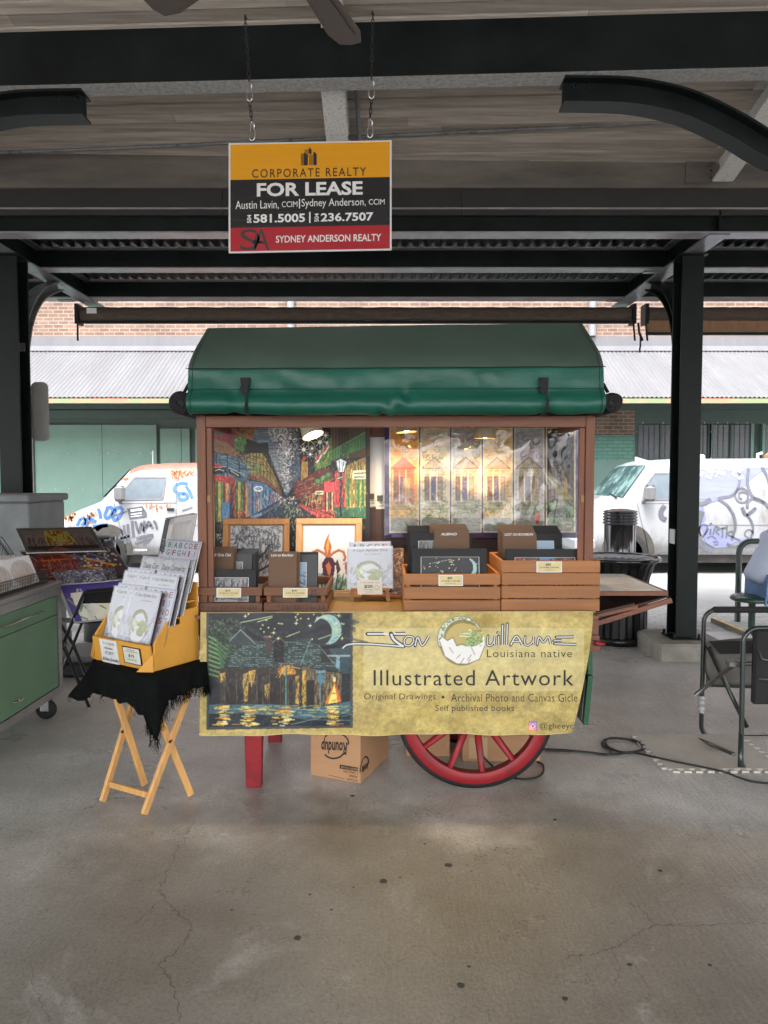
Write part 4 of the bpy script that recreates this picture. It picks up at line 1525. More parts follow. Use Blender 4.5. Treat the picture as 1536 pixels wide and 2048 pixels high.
def canopy_pt(x, k, wr=1.0):
    p = Vector((x, prof[k][0], prof[k][1]))
    a = prof[max(0, k - 1)]
    b = prof[min(len(prof) - 1, k + 1)]
    n = Vector((0, -(b[1] - a[1]), (b[0] - a[0])))
    n = n.normalized() if n.length else Vector((0, -1, 0))
    t = (p.z - 1.9) / .53
    p.z += (x - .06) * .013 * max(0, t)
    if k <= 6:      # the loose fold of the rolled valance
        h = .006 * N_.noise(Vector((x * 6, k * .25, 1))) + .004 * N_.noise(Vector((x * 17 + k * .7, k * .5, 4)))
        g = math.exp(-((x - .04 - (k - 3) * .025) / .05) ** 2) * .017 * math.sin((x - .04 + k * .02) * 60)
        h += g + .01 * math.exp(-((x + .74) / .025) ** 2) * -1 + .014 * math.exp(-((x - .80) / .03) ** 2) * -1
        sag = -.007 * math.sin((x - CXL) / (CXR - CXL) * PI)
        p.z += sag
    elif k <= 13:
        h = .004 * N_.noise(Vector((x * 5 + k * .5, k * .3, 9))) + .0035 * N_.noise(Vector((x * 14 - k * 1.3, k * .6, 3)))
        if k == 10:
            h += .004
        rg = 1 - abs(N_.noise(Vector((x * 3.2 + k * .22, k * .22 - x * .8, 21)))) * 2
        h += .011 * max(0, rg - .55) * (1 if k < 10 else .4)
        rg = 1 - abs(N_.noise(Vector((x * 7.5 - k * .45, k * .4 + x * 1.5, 33)))) * 2
        h += .006 * max(0, rg - .6)
    else:
        h = .003 * N_.noise(Vector((x * 2.5, k * .5, 12)))
        rg = 1 - abs(N_.noise(Vector((x * 1.6 + k * .3, k * .18 - x * .5, 51)))) * 2
        h += .005 * max(0, rg - .5)
        h -= .006 * math.sin((x - CXL) / (CXR - CXL) * PI) * (1 if 13 < k < 17 else 0)
    return p + n * h * wr


n = 170
cm = MB()
rows = []
for i in range(n + 1):
    x = CXL + (CXR - CXL) * i / n
    rows += [canopy_pt(x, k) for k in range(len(prof))]
K = len(prof)
cm.v = rows
for i in range(n):
    for k in range(K - 1):
        cm.f.append((i * K + k, (i + 1) * K + k, (i + 1) * K + k + 1, i * K + k + 1))
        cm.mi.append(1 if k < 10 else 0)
        cm.sm.append(True)
for i in (0, n):
    ring = [i * K + k for k in range(K)]
    cm.f.append(tuple(ring if i == 0 else ring[::-1]))
    cm.mi.append(0)
    cm.sm.append(False)
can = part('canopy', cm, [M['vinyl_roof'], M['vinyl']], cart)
sub = can.modifiers.new('smooth', 'SUBSURF')
sub.levels = sub.render_levels = 1
part('hem_stitching', MB().tube([canopy_pt(CXL + (CXR - CXL) * i / 90, 7) + Vector((0, -.004, .003)) for i in range(91)], .0014, 4).tube([canopy_pt(CXL + .03, k) + Vector((0, -.004, 0)) for k in range(2, 18)], .0014, 4).tube([canopy_pt(CXR - .03, k) + Vector((0, -.004, 0)) for k in range(2, 18)], .0014, 4), M['mesh_black'], can)
part('seam', MB().tube([canopy_pt(CXL + (CXR - CXL) * i / 60, 10) + Vector((0, -.003, .001)) for i in range(61)], .0022, 5), M['mesh_black'], can)
for x, xb in ((-.683, -.676), (.782, .772)):
    st = MB().prism([(x - .022, 3.588, 2.086), (x + .026, 3.588, 2.088), (x + .02, 3.58, 2.02), (x + .012, 3.572, 2.0), (x - .012, 3.574, 2.01)], (0, -.008, 0))
    st.lathe([(.0, 0), (.016, .004), (.016, .02), (.0, .026)], (x - .012, 3.578, 2.028), 12, axis='y')
    st.tube([(x + .01, 3.568, 2.01), (x + .012, 3.545, 1.97), (x + .006, 3.55, 1.93), (xb, 3.585, 1.9)], .004, 6).tube([(x + .013, 3.565, 2.01), (x + .017, 3.543, 1.97), (x + .018, 3.55, 1.93), (xb + .012, 3.585, 1.9)], .0035, 6)
    part('valance_tie', st, M['mesh_black'], can)
for s, cx in ((-1, -1.008), (1, 1.128)):
    cz, r = 1.967, .058 if s < 0 else .05
    mb = MB().lathe([(r * .93, 3.6), (r, 3.61), (r * 1.02, 3.9), (r * .98, 4.2), (r, 4.42), (r * .9, 4.43)], (cx, 0, cz), 24, axis='y')
    sp = []
    for i in range(80):
        t = i / 79
        a = t * 2 * PI * 4.2
        rr = r * (.28 + .68 * t) * (1 + .05 * math.sin(3 * a))
        sp.append((cx + rr * math.cos(a), 3.598, cz + rr * math.sin(a) * .95))
    mb.tube(sp, .0045, 5)
    ro = part('rolled_curtain', mb, M['mesh_black'], cart)
    sb = MB()
    for y in (3.66, 4.3):
        sb.bar((cx - s * .03, y, cz + .1), (cx - s * .005, y, cz + .055), .03, .008, (1, 0, 0)).bar((cx - s * .075, y, cz - .06), (cx, y, cz - .05), .03, .006)
        sb.bar((cx - s * .056, y, cz + .15), (cx - s * .05, y, cz - .06), .012, .06, (0, 1, 0))
    part('curtain_strap', sb, M['mesh_black'], ro)

# lamps under the canopy
M['shade_white'] = mat('white_lamp_shade', rgb(206, 196, 170), 0.5, var=0.05)
M['shade_tan'] = mat('tan_lamp_shade', rgb(150, 138, 112), 0.6, var=0.08)
for px, py, tilt, mt, col, en in ((622, 860, .5, 'shade_white', (1, .93, .8), 2.2), (812, 852, .1, 'shade_tan', (1, .66, .3), 3.0), (970, 864, 0, 'shade_tan', (1, .66, .3), 3.0)):
    c = at(px, py, 4.0)
    lp = MB()
    ax = Vector((math.sin(tilt) * .7, -math.sin(tilt) * .5, -math.cos(tilt))).normalized()
    u = ax.orthogonal().normalized()
    w = ax.cross(u)
    n = 24
    ring = lambda h, r: [c + ax * h + (u * math.cos(2 * PI * i / n) + w * math.sin(2 * PI * i / n)) * r for i in range(n)]
    pr = [(-.075, .03), (-.055, .05), (.035, .062), (.035, .058), (-.05, .046)]
    vs = sum([ring(h, r) for h, r in pr], [])
    lp.add(vs, [(i * n + k, i * n + (k + 1) % n, (i + 1) * n + (k + 1) % n, (i + 1) * n + k) for i in range(4) for k in range(n)] + [tuple(range(n - 1, -1, -1))], 0, True)
    lp.tube([c - ax * .07, c - ax * .12 + Vector((0, .02, .03)), (c.x, c.y + .03, 2.2)], .006, 6)
    lo = part('lamp', lp, M[mt], cart)
    bu = MB().lathe([(.0, -.03), (.02, -.022), (.028, 0), (.018, .025), (0, .03)], c + ax * .005, 14)
    part('bulb', bu, emit('bulb_' + ('white' if px < 700 else 'warm'), col, 14), lo)
    ld = bpy.data.lights.new('lamp_glow', 'SPOT')
    ld.energy = en
    ld.color = col
    ld.spot_size = math.radians(140)
    ld.spot_blend = .8
    ld.shadow_soft_size = .03
    lob = bpy.data.objects.new('lamp_glow', ld)
    C.objects.link(lob)
    lob.location = c + ax * .045
    lob.rotation_euler = (ax * -1 + Vector((0, -.25, 0))).to_track_quat('Z', 'Y').to_euler()

# drop leaf, folded leaf and side shutter on the street end
LX = XR + .02
lf = MB().box(LX, 1.53, 3.93, 4.62, .962, .98)
lo = bevel(part('table_leaf', lf, M['leaf_top'], cart), .003, 1)
eg = MB().box(LX, 1.545, 3.915, 3.929, .955, .9795).box(1.531, 1.547, 3.93, 4.62, .955, .9795)
part('edge_strip', eg, M['cart_wood_x'], lo)
tp = MB().box(1.4, 1.48, 3.97, 4.02, .9802, .9808).box(1.34, 1.42, 3.99, 4.03, .981, .9815)
part('tape', tp, M['paper'], lo)
fl2 = MB().hexa([(LX, 3.92, .80), (1.55, 3.92, .945), (1.55, 4.55, .945), (LX, 4.55, .80), (LX, 3.92, .83), (1.55, 3.92, .955), (1.55, 4.55, .955), (LX, 4.55, .83)])
fl2.bar((LX, 3.9, .845), (1.36, 3.9, .905), .02, .03)
bevel(part('folded_leaf', fl2, M['dark_wood'], cart), .003, 1)
rl = MB().bar((LX, 3.895, .79), (1.555, 3.895, .935), .018, .026).bar((LX, 3.89, .838), (1.37, 3.89, .9), .018, .018)
part('leaf_rail', rl, M['cart_wood_x'], cart)
bk = MB().box(XR + .001, XR + .045, 3.74, 3.9, .75, .775).box(XR + .001, XR + .05, 3.75, 3.9, .69, .745).box(XR + .001, XR + .04, 3.74, 3.79, .78, .86)
part('leaf_bracket', bk, M['cart_wood_x'], cart)
part('bracket_pin', MB().tube([(XR + .02, 3.735, .735), (XR + .07, 3.735, .73)], .012, 8), M['red_paint'], cart)
sh = MB().hexa([(1.072, 3.79, .40), (1.09, 3.79, .40), (1.09, 4.35, .40), (1.072, 4.35, .40), (1.078, 3.79, .88), (1.096, 3.79, .88), (1.096, 4.35, .88), (1.078, 4.35, .88)])
sh.hexa([(1.047, 3.745, .30), (1.072, 3.745, .30), (1.078, 4.2, .30), (1.056, 4.2, .30), (1.068, 3.745, .56), (1.094, 3.745, .56), (1.096, 4.2, .56), (1.074, 4.2, .56)])
sh.box(1.07, 1.095, 3.762, 3.789, .565, .88)
part('side_shutter', sh, M['cart_green'], cart)
part('shutter_lining', MB().hexa([(1.043, 3.775, .315), (1.0465, 3.775, .315), (1.0525, 4.19, .315), (1.05, 4.19, .315), (1.06, 3.775, .53), (1.0635, 3.775, .53), (1.07, 4.19, .53), (1.067, 4.19, .53)]), M['grey_board'], cart)

# ---------------------------------------------------------------- big street painting on the back board
Z7 = lambda x, y: (420 + x / 4.8, 850 + y / 4.8)
art = Art(0, -80, 1536, 1560, 340, 364, (22, 20, 24))
R = random.Random(4)
art.poly([(380, -80), (1180, -80), (1130, 300), (860, 500), (735, 680), (640, 560), (540, 200), (400, 150)], (62, 84, 104))
for i in range(50):
    y = -60 + i * 14
    art.line([(380 + i * 5, y), (520 + i * 4, y + R.uniform(-8, 8)), (640 + R.uniform(-30, 60), y + R.uniform(-10, 10))], 9, R.choice([(70, 100, 122), (110, 130, 140), (150, 150, 150), (96, 110, 120), (165, 128, 122)]), .6)
for i in range(230):
    t = R.random()
    cx, cy = 735 + (1 - t) * R.uniform(-60, 90) + (1 - t) * 20, 640 - t * 700
    cx = 735 + t * R.uniform(-190, 120) + R.uniform(-20, 25)
    r = 8 + t * R.uniform(10, 50)
    a0 = R.uniform(0, 360)
    art.arc(cx, cy, r, a0, a0 + R.uniform(120, 260), 6 + t * 4, R.choice([(196, 192, 188), (150, 146, 150), (110, 106, 112), (220, 214, 206), (74, 70, 76), (168, 156, 150)]), 8)
for i in range(60):
    cx, cy = R.uniform(760, 900), R.uniform(40, 620)
    art.arc(cx, cy, R.uniform(10, 34), R.uniform(0, 360), R.uniform(360, 600), 8, R.choice([(30, 28, 32), (52, 48, 52), (84, 80, 84), (120, 112, 112)]), 7)
for i in range(34):
    y = 240 + i * 10
    art.line([(560 + i * 4, y), (700 + R.uniform(-10, 10), y + R.uniform(-6, 6))], 5, R.choice([(170, 130, 120), (150, 150, 150), (190, 180, 170), (120, 110, 112)]), .7)
art.poly([(880, -80), (1180, -80), (1180, 330), (980, 400), (870, 520), (855, 200)], (24, 20, 22))
# left row of galleries
art.poly([(0, -80), (410, -80), (425, 110), (330, 150), (240, 250), (30, 140)], (112, 26, 34))
for x in range(10, 420, 46):
    art.line([(x, -80), (x + 6, 130)], 10, R.choice([(70, 16, 22), (150, 44, 42), (40, 20, 24)]), .8)
art.poly([(180, -60), (400, -60), (425, 110), (400, 150), (210, 60)], (140, 86, 46)).scribble(60, (190, -60, 410, 120), 60, 5, [(60, 34, 24), (190, 120, 60), (30, 22, 20)])
art.ell(90, 30, 50, 70, (26, 56, 26)).ell(290, 180, 62, 74, (62, 110, 44)).scribble(90, (235, 110, 350, 260), 24, 4, [(24, 62, 24), (110, 150, 70), (40, 84, 36)], .9, 1.4)
art.poly([(30, 130), (160, 170), (300, 290), (410, 440), (380, 470), (160, 290), (30, 250)], (116, 76, 48)).scribble(70, (30, 140, 380, 420), 60, 5, [(64, 40, 28), (170, 110, 62), (40, 28, 24)], .8, .8)
art.poly([(340, 180), (560, 170), (565, 270), (640, 470), (715, 640), (680, 640), (540, 330), (500, 270), (330, 270)], (20, 18, 20))
art.poly([(335, 275), (505, 268), (600, 440), (690, 640), (560, 560), (360, 515)], (150, 124, 52)).scribble(90, (340, 280, 600, 540), 34, 5, [(206, 176, 84), (92, 70, 34), (60, 84, 40), (40, 32, 24)], .8)
for x in range(350, 600, 32):
    art.line([(x, 270 + max(0, x - 500)), (x + 6, 540)], 5, (26, 22, 20))
for k in range(4):
    art.line([(330, 270 + k * 70), (520, 330 + k * 60), (690, 640 + k * 6)], 5, (34, 28, 26))
art.ell(445, 405, 24, 34, (80, 120, 50)).ell(485, 440, 18, 24, (70, 104, 44))
art.poly([(30, 260), (300, 330), (400, 470), (350, 560), (30, 480)], (54, 86, 108)).scribble(90, (30, 270, 380, 480), 80, 5, [(120, 150, 164), (30, 44, 60), (24, 28, 34), (84, 120, 140)], .8, .25)
for x in (60, 165, 280):
    art.line([(x, 280), (x, 900)], 9, (18, 20, 22))
art.poly([(30, 370), (110, 380), (130, 420), (30, 410)], (170, 30, 36))
cols = [(150, 34, 36), (34, 96, 44), (180, 150, 60), (44, 120, 60), (120, 30, 40), (176, 140, 70), (140, 40, 60), (60, 30, 40)]
for i in range(14):
    x = 30 + i * 24
    art.poly([(x, 480 + i * 6), (x + 25, 486 + i * 6), (x + 25, 930 - i * 4), (x, 940 - i * 4)], cols[i % 8])
    art.scribble(6, (x, 500, x + 24, 900), 100, 4, [(24, 18, 18), (210, 170, 90), (70, 24, 24)], .7, PI / 2)
art.poly([(35, 480), (230, 500), (220, 570), (35, 530)], (176, 44, 42))
art.poly([(35, 408), (155, 400), (155, 460), (35, 470)], (14, 14, 16)).line([(35, 408), (155, 400)], 5, (190, 190, 186)).line([(50, 440), (90, 425), (130, 440)], 7, (200, 200, 200))
art.poly([(185, 415), (290, 462), (290, 512), (185, 468)], (14, 14, 16)).line([(200, 440), (275, 485)], 8, (190, 190, 186)).line([(185, 415), (290, 462)], 5, (190, 190, 186))
art.poly([(355, 530), (520, 555), (690, 690), (500, 850), (365, 890)], (62, 104, 146))
for i in range(15):
    x = 365 + i * 21
    art.line([(x, 540 + i * 9), (x, 880 - i * 13)], 7, R.choice([(30, 44, 66), (120, 160, 190), (24, 30, 44), (150, 90, 70), (190, 110, 60)]), .85)
art.scribble(90, (420, 640, 680, 800), 26, 6, [(206, 110, 50), (180, 60, 50), (60, 120, 170), (220, 180, 120), (36, 44, 60)], .85, PI / 2)
art.poly([(352, 512), (520, 540), (690, 680), (680, 640), (530, 500), (365, 480)], (126, 62, 42))
art.ell(465, 612, 46, 28, (206, 216, 222)).ell(465, 612, 34, 16, (110, 140, 176))
art.poly([(118, 745), (190, 740), (190, 890), (112, 905)], (62, 110, 160)).rect(190, 745, 230, 890, (26, 30, 40))
art.scribble(40, (230, 820, 350, 900), 26, 7, [(190, 40, 40), (120, 24, 30), (220, 120, 90)])
# right row
art.poly([(1150, -80), (1560, -80), (1560, 300), (1180, 330)], (74, 52, 40))
for i in range(14):
    x = 1165 + i * 26
    art.line([(x, -80), (x + 4, 280)], 9, R.choice([(40, 28, 24), (120, 90, 60), (150, 70, 50), (70, 92, 60)]), .85)
art.poly([(1000, 370), (1080, 200), (1170, 100), (1160, 380), (1010, 440)], (76, 122, 48)).scribble(40, (1010, 200, 1150, 420), 50, 6, [(40, 84, 36), (160, 180, 70), (200, 150, 60)], .8, 1.9)
art.poly([(1160, 260), (1500, 70), (1500, 220), (1170, 350)], (44, 96, 54))
for i in range(22):
    x = 1165 + i * 16
    art.line([(x, 262 - i * 9), (x, 345 - i * 6)], 4, (122, 168, 110))
art.line([(1160, 255), (1500, 65)], 8, (120, 160, 100)).line([(1160, 350), (1500, 220)], 10, (90, 60, 40))
art.ell(1305, 240, 42, 66, (46, 92, 44)).scribble(60, (1265, 180, 1350, 320), 20, 4, [(24, 60, 26), (96, 140, 76)], .9)
for fx_, fy_ in ((1110, 215), (1040, 300)):
    art.poly([(fx_ - 22, fy_ - 30), (fx_ + 18, fy_ - 64), (fx_ + 36, fy_ - 5), (fx_ - 10, fy_ + 70), (fx_ - 30, fy_ + 60)], (216, 206, 200))
    for k in range(4):
        art.line([(fx_ - 26 + k * 3, fy_ + 50 - k * 16), (fx_ + 6 + k * 9, fy_ + 20 - k * 20)], 8, (190, 44, 48))
    art.poly([(fx_ - 22, fy_ - 30), (fx_ + 2, fy_ - 50), (fx_ + 6, fy_ - 14), (fx_ - 16, fy_ - 2)], (40, 52, 90)).line([(fx_ - 40, fy_ - 90), (fx_ + 60, fy_ + 10)], 5, (180, 170, 150))
art.poly([(880, 350), (940, 350), (940, 520), (870, 540)], (176, 130, 52)).poly([(900, 300), (930, 310), (900, 345), (870, 360)], (190, 60, 50))
art.poly([(790, 560), (880, 530), (1050, 420), (1180, 430), (1200, 900), (830, 700)], (104, 34, 34))
art.scribble(150, (830, 520, 1190, 780), 50, 6, [(170, 60, 46), (60, 24, 26), (200, 120, 60), (34, 70, 44), (30, 22, 24), (210, 160, 90)], .8, -.35)
art.scribble(80, (880, 640, 1190, 800), 60, 6, [(30, 22, 24), (150, 40, 40), (80, 130, 70), (200, 150, 80), (24, 60, 40)], .85, PI / 2)
for k in range(3):
    art.line([(800, 610 + k * 46), (930, 560 + k * 50), (1190, 430 + k * 85)], 9, R.choice([(190, 110, 60), (60, 30, 28), (130, 60, 44)]))
for cx_, cy_ in ((1040, 545), (1085, 520), (1120, 500), (1140, 485)):
    art.ell(cx_, cy_, 30, 36, (40, 84, 44)).ell(cx_ - 6, cy_ - 8, 18, 20, (84, 132, 70))
art.rect(1092, 545, 1192, 640, (206, 58, 66)).rect(1008, 632, 1088, 668, (196, 184, 140))
art.line([(1020, 650), (1075, 650)], 9, (60, 50, 40))
for i in range(8):
    art.rect(1090 + i * 13, 650, 1103 + i * 13, 830, [(150, 30, 40), (30, 24, 26), (180, 150, 110), (40, 80, 60)][i % 4])
art.poly([(1200, 440), (1290, 440), (1310, 780), (1190, 840)], (170, 44, 52)).scribble(24, (1200, 470, 1300, 800), 80, 6, [(90, 20, 28), (220, 90, 90), (40, 20, 24)], .8, PI / 2)
art.poly([(1290, 400), (1500, 300), (1500, 800), (1300, 800)], (128, 104, 52)).scribble(90, (1300, 330, 1500, 800), 70, 7, [(190, 170, 80), (70, 60, 40), (220, 200, 110), (90, 130, 60)], .8, PI / 2)
for x in (1310, 1405, 1450):
    art.rect(x, 510, x + 34, 780, (46, 120, 62)).line([(x + 17, 510), (x + 17, 780)], 5, (20, 60, 34))
art.poly([(1370, 440), (1500, 430), (1500, 520), (1370, 520)], (206, 200, 170)).line([(1385, 465), (1490, 460)], 10, (60, 60, 54)).line([(1385, 500), (1480, 500)], 12, (60, 70, 60))
art.poly([(1330, 800), (1500, 780), (1500, 900), (1330, 880)], (36, 100, 70)).poly([(1180, 790), (1320, 790), (1340, 890), (1200, 890)], (30, 84, 60))
# wet street
art.poly([(700, 700), (770, 700), (1340, 1120), (1500, 1560), (0, 1560), (240, 960)], (34, 44, 56))
for i in range(420):
    t = R.random() ** .8
    y = 700 + t * 480
    x = 735 + R.uniform(-1, 1) * (30 + t * 520)
    c = R.choice([(70, 110, 150), (40, 60, 84), (120, 160, 180), (24, 26, 34)]) if x < 700 else R.choice([(60, 96, 50), (150, 150, 90), (24, 30, 30), (200, 190, 150)]) if x < 930 else R.choice([(170, 50, 46), (110, 30, 34), (60, 40, 40), (200, 120, 60)])
    art.line([(x, y), (x + R.uniform(-14, 14), y + R.uniform(10, 60) * (.3 + t))], 5 + 6 * t, c, .75)
art.poly([(830, 760), (900, 770), (1230, 900), (1200, 960), (1020, 900)], (176, 48, 50)).scribble(40, (900, 780, 1200, 920), 50, 7, [(220, 90, 70), (110, 24, 30), (60, 30, 34)], .8, .4)
art.poly([(380, 880), (520, 830), (690, 730), (700, 745), (420, 910)], (96, 130, 160))
art.line([(500, 850), (700, 735)], 8, (20, 24, 34)).line([(800, 740), (1010, 890)], 8, (20, 20, 24))
for i in range(40):
    art.star(R.uniform(650, 840), R.uniform(690, 760), 5, R.choice([(220, 190, 120), (190, 60, 50), (90, 140, 180), (230, 230, 220)]), 2)
# lamp post, stars, signature
art.line([(1256, 470), (1256, 890)], 22, (20, 22, 24)).scribble(40, (1245, 500, 1270, 890), 26, 5, [(120, 130, 130), (40, 50, 50)], .7, PI / 2).line([(1255, 285), (1255, 330)], 12, (16, 18, 20))
art.poly([(1205, 345), (1255, 318), (1315, 350), (1285, 455), (1232, 455)], (206, 216, 226)).line([(1205, 345), (1255, 318), (1315, 350), (1285, 455), (1232, 455), (1205, 345)], 9, (20, 24, 26)).line([(1240, 345), (1248, 450)], 5, (40, 44, 48)).line([(1285, 350), (1268, 450)], 5, (40, 44, 48))
art.poly([(1215, 500), (1280, 480), (1285, 510), (1220, 530)], (40, 70, 50)).line([(1225, 513), (1275, 498)], 6, (200, 204, 190))
for x, y, r in ((945, 130, 90), (1055, 165, 55), (900, 235, 50), (980, 225, 30), (962, 282, 32), (1110, 100, 34)):
    art.star(x, y, r, (250, 240, 190) if r > 60 else (240, 238, 220))
    art.ell(x, y, r * .3, r * .3, (255, 252, 230))
art.scribble(14, (50, 1020, 130, 1120), 26, 4, [(220, 220, 216)], .9)
art.scribble(900, (30, 250, 700, 1000), 20, 3, [(16, 14, 16), (20, 18, 22), (225, 205, 160), (150, 120, 90)], .6, PI / 2)
art.scribble(900, (830, 300, 1490, 1000), 20, 3, [(16, 14, 16), (24, 18, 22), (225, 205, 160), (190, 120, 80)], .6, PI / 2)
art.grain(.12)
g_ = art.im.mean(2, keepdims=True)
art.im = art.im * .82 + g_ * .18
art.line([(0, -80), (1500, -80), (1500, 1560)], 10, (30, 28, 28))
pn = thing('street_painting', at(580, 1180, 4.36), 'large colourful painting of a wet street of balconies, at the back of the cart', 'painting')
art.mesh('canvas', lambda x, y: at(420 + x / 4.8, 850 + y / 4.8, 4.345), artmat('painting_canvas', .5, 0, 1.25), pn)
q = lambda x, y, Y: at(420 + x / 4.8, 850 + y / 4.8, Y)
part('stretcher', MB().prism([q(8, -76, 4.348), q(1530, -76, 4.348), q(1530, 1555, 4.348), q(8, 1555, 4.348)], (0, .03, 0)), M['dark_wood'], pn)
part('edge_cord', MB().tube([q(14, -70, 4.34), q(20, 300, 4.335), q(34, 700, 4.335), q(44, 1100, 4.34), q(44, 1550, 4.34)], .006, 6), M['shade_tan'], pn)

# ---------------------------------------------------------------- six house print in a purple mat, wrapped in clear film
b6 = (88, 640, 1240, 1345)
art = Art(*b6, 290, 178, (52, 36, 92))
sk = [((222, 150, 70), (196, 92, 50)), ((206, 184, 150), (190, 176, 150)), ((176, 162, 152), (170, 156, 138)), ((216, 176, 120), (196, 164, 120)), ((166, 158, 160), (176, 160, 136)), ((34, 30, 36), (70, 58, 50))]
for (x0, x1), (s_, h_) in zip(((118, 285), (300, 470), (483, 655), (672, 840), (857, 1027), (1042, 1212)), sk):
    art.rect(x0 - 4, 690, x1 + 4, 1316, (206, 190, 160))
    art.rect(x0 + 4, 700, x1 - 4, 1308, s_)
    w_ = x1 - x0
    for i in range(26):
        y = 710 + i * 9
        c = tuple(min(255, int(v * R.uniform(.75, 1.2))) for v in s_)
        art.line([(x0 + 6, y), (x0 + w_ * .5, y + R.uniform(-14, 14)), (x1 - 6, y)], 6, c, .5)
    for i in range(12):
        art.arc(x0 + R.uniform(20, w_ - 20), R.uniform(720, 880), R.uniform(8, 24), 0, R.uniform(150, 330), 3, tuple(int(v * .55) for v in s_), 8)
    hx0, hx1 = x0 + 14, x1 - 22
    art.rect(hx0, 930, hx1, 1140, h_)
    art.poly([(hx0 - 8, 935), ((hx0 + hx1) / 2, 870), (hx1 + 8, 935)], tuple(int(v * .9) for v in h_)).line([(hx0 - 8, 935), ((hx0 + hx1) / 2, 870), (hx1 + 8, 935), (hx0 - 8, 935)], 4, tuple(int(v * .4) for v in h_))
    for k in range(9):
        art.line([(hx0, 950 + k * 22), (hx1, 950 + k * 22)], 2.5, tuple(int(v * .6) for v in h_), .7)
    for k in range(3):
        xx = hx0 + 8 + k * (hx1 - hx0 - 16) / 3
        art.rect(xx, 985, xx + 26, 1120, [(120, 84, 60), (84, 70, 110), (150, 120, 84)][k]).line([(xx, 985), (xx + 26, 985), (xx + 26, 1120), (xx, 1120), (xx, 985)], 3, (50, 40, 40))
        art.line([(xx - 4, 945), (xx - 4, 1140)], 4, (230, 220, 200) if s_[0] > 60 else (150, 140, 120))
    for k in range(5):
        art.line([(hx0 + 20 - k * 4, 1140 + k * 9), (hx1 - 40 + k * 4, 1140 + k * 9)], 6, (150, 136, 120) if k % 2 else (110, 96, 84))
    art.scribble(90, (x0 + 6, 1130, x1 - 6, 1220), 18, 4, [(70, 110, 50), (110, 140, 70), (50, 80, 44), (150, 150, 90)], .8)
    art.rect(x0 + 4, 1228, x1 - 4, 1308, (136, 130, 122)).scribble(50, (x0 + 6, 1226, x1 - 6, 1306), 24, 5, [(90, 120, 64), (160, 156, 144), (100, 92, 86)], .7, .2)
    art.scribble(110, (x0 + 8, 880, x1 - 8, 1140), 14, 2.5, [tuple(int(v * .45) for v in h_), (60, 50, 50), tuple(min(255, int(v * 1.25)) for v in h_)], .7)
art.ell(990, 1220, 16, 26, (170, 40, 40)).rect(980, 1215, 1000, 1262, (160, 36, 36))
art.scribble(70, (1050, 1120, 1206, 1250), 22, 4, [(44, 120, 60), (30, 84, 40), (90, 150, 80)], .9, PI / 2)
art.ell(1175, 1280, 26, 13, (60, 50, 44)).ell(1175, 1280, 20, 9, (150, 140, 120))
for i in range(12):
    art.star(R.uniform(1050, 1200), R.uniform(705, 730), 7, (240, 220, 160), 2)
art.poly([(1060, 980), (1080, 980), (1205, 1120), (1120, 1120)], (150, 140, 60), .6).poly([(200, 990), (225, 1000), (250, 1110), (180, 1110)], (210, 160, 90), .6)
art.grain(.08)
pr = thing('house_print', at(966, 1075, 4.34), 'six panel print of old houses in a purple mat, wrapped in clear plastic', 'print')
q6 = lambda d: (lambda x, y: at(740 + x / 2.954, 620 + (y + (664 - x) * .002) / 2.954, 4.335 - d))
art.mesh('sheet', q6(0), artmat('house_paper', .6, 0, 1.55), pr)
f6 = q6(-.003)
part('backing', MB().prism([f6(86, 638), f6(1242, 638), f6(1242, 1347), f6(86, 1347)], (0, .012, 0)), M['cart_wood'], pr)
fm = MB()
nx, ny = 70, 46
vs = []
for i in range(nx + 1):
    for j in range(ny + 1):
        x, y = 84 + 1160 * i / nx, 636 + 712 * j / ny
        h = .003 + .014 * abs(N_.noise(Vector((x * .0035 + y * .0028, y * .0022 - x * .002, 3)))) + .006 * abs(N_.noise(Vector((x * .012, y * .008, 8))))
        e = min(i, nx - i, j, ny - j) / 4
        vs.append(q6(.002 + h * min(1, e))(x, y))
fm.add(vs, [(i * (ny + 1) + j, i * (ny + 1) + j + 1, (i + 1) * (ny + 1) + j + 1, (i + 1) * (ny + 1) + j) for i in range(nx) for j in range(ny)], 0, True)
part('plastic_wrap', fm, film('clear_wrap', .06, .035, .1, 3.0), pr)

# taped notes on the back board
for k, (x0, y0, x1, y1) in enumerate(((734, 985, 752, 1012), (752, 988, 769, 1018))):
    a = Art(0, 0, 10, 10, 14, 18, (196, 194, 186))
    a.rect(1.5, 1, 8, 5, (60, 66, 60)).scribble(9, (1, 5, 9, 9), 3, .5, [(90, 90, 90)], .8, 0)
    o = a.mesh('taped_note', plane_fn((0, 0, 10, 10), at(x0, y0, 4.38), at(x1, y0, 4.38), at(x0, y1, 4.38)), artmat('print_matte', .6), None, at(x0, y1, 4.38))
    tag(o, ['small photo note taped to the white board between the two big prints', 'slightly lower note with a photo taped beside the purple mat'][k], 'note')

# ---------------------------------------------------------------- framed pictures standing at the back of the counter
M['oak'] = wood('honey_oak_frame', rgb(164, 112, 62), 2, dark=.7)
M['maple'] = wood('pale_maple_frame', rgb(190, 146, 100), 2, dark=.75)


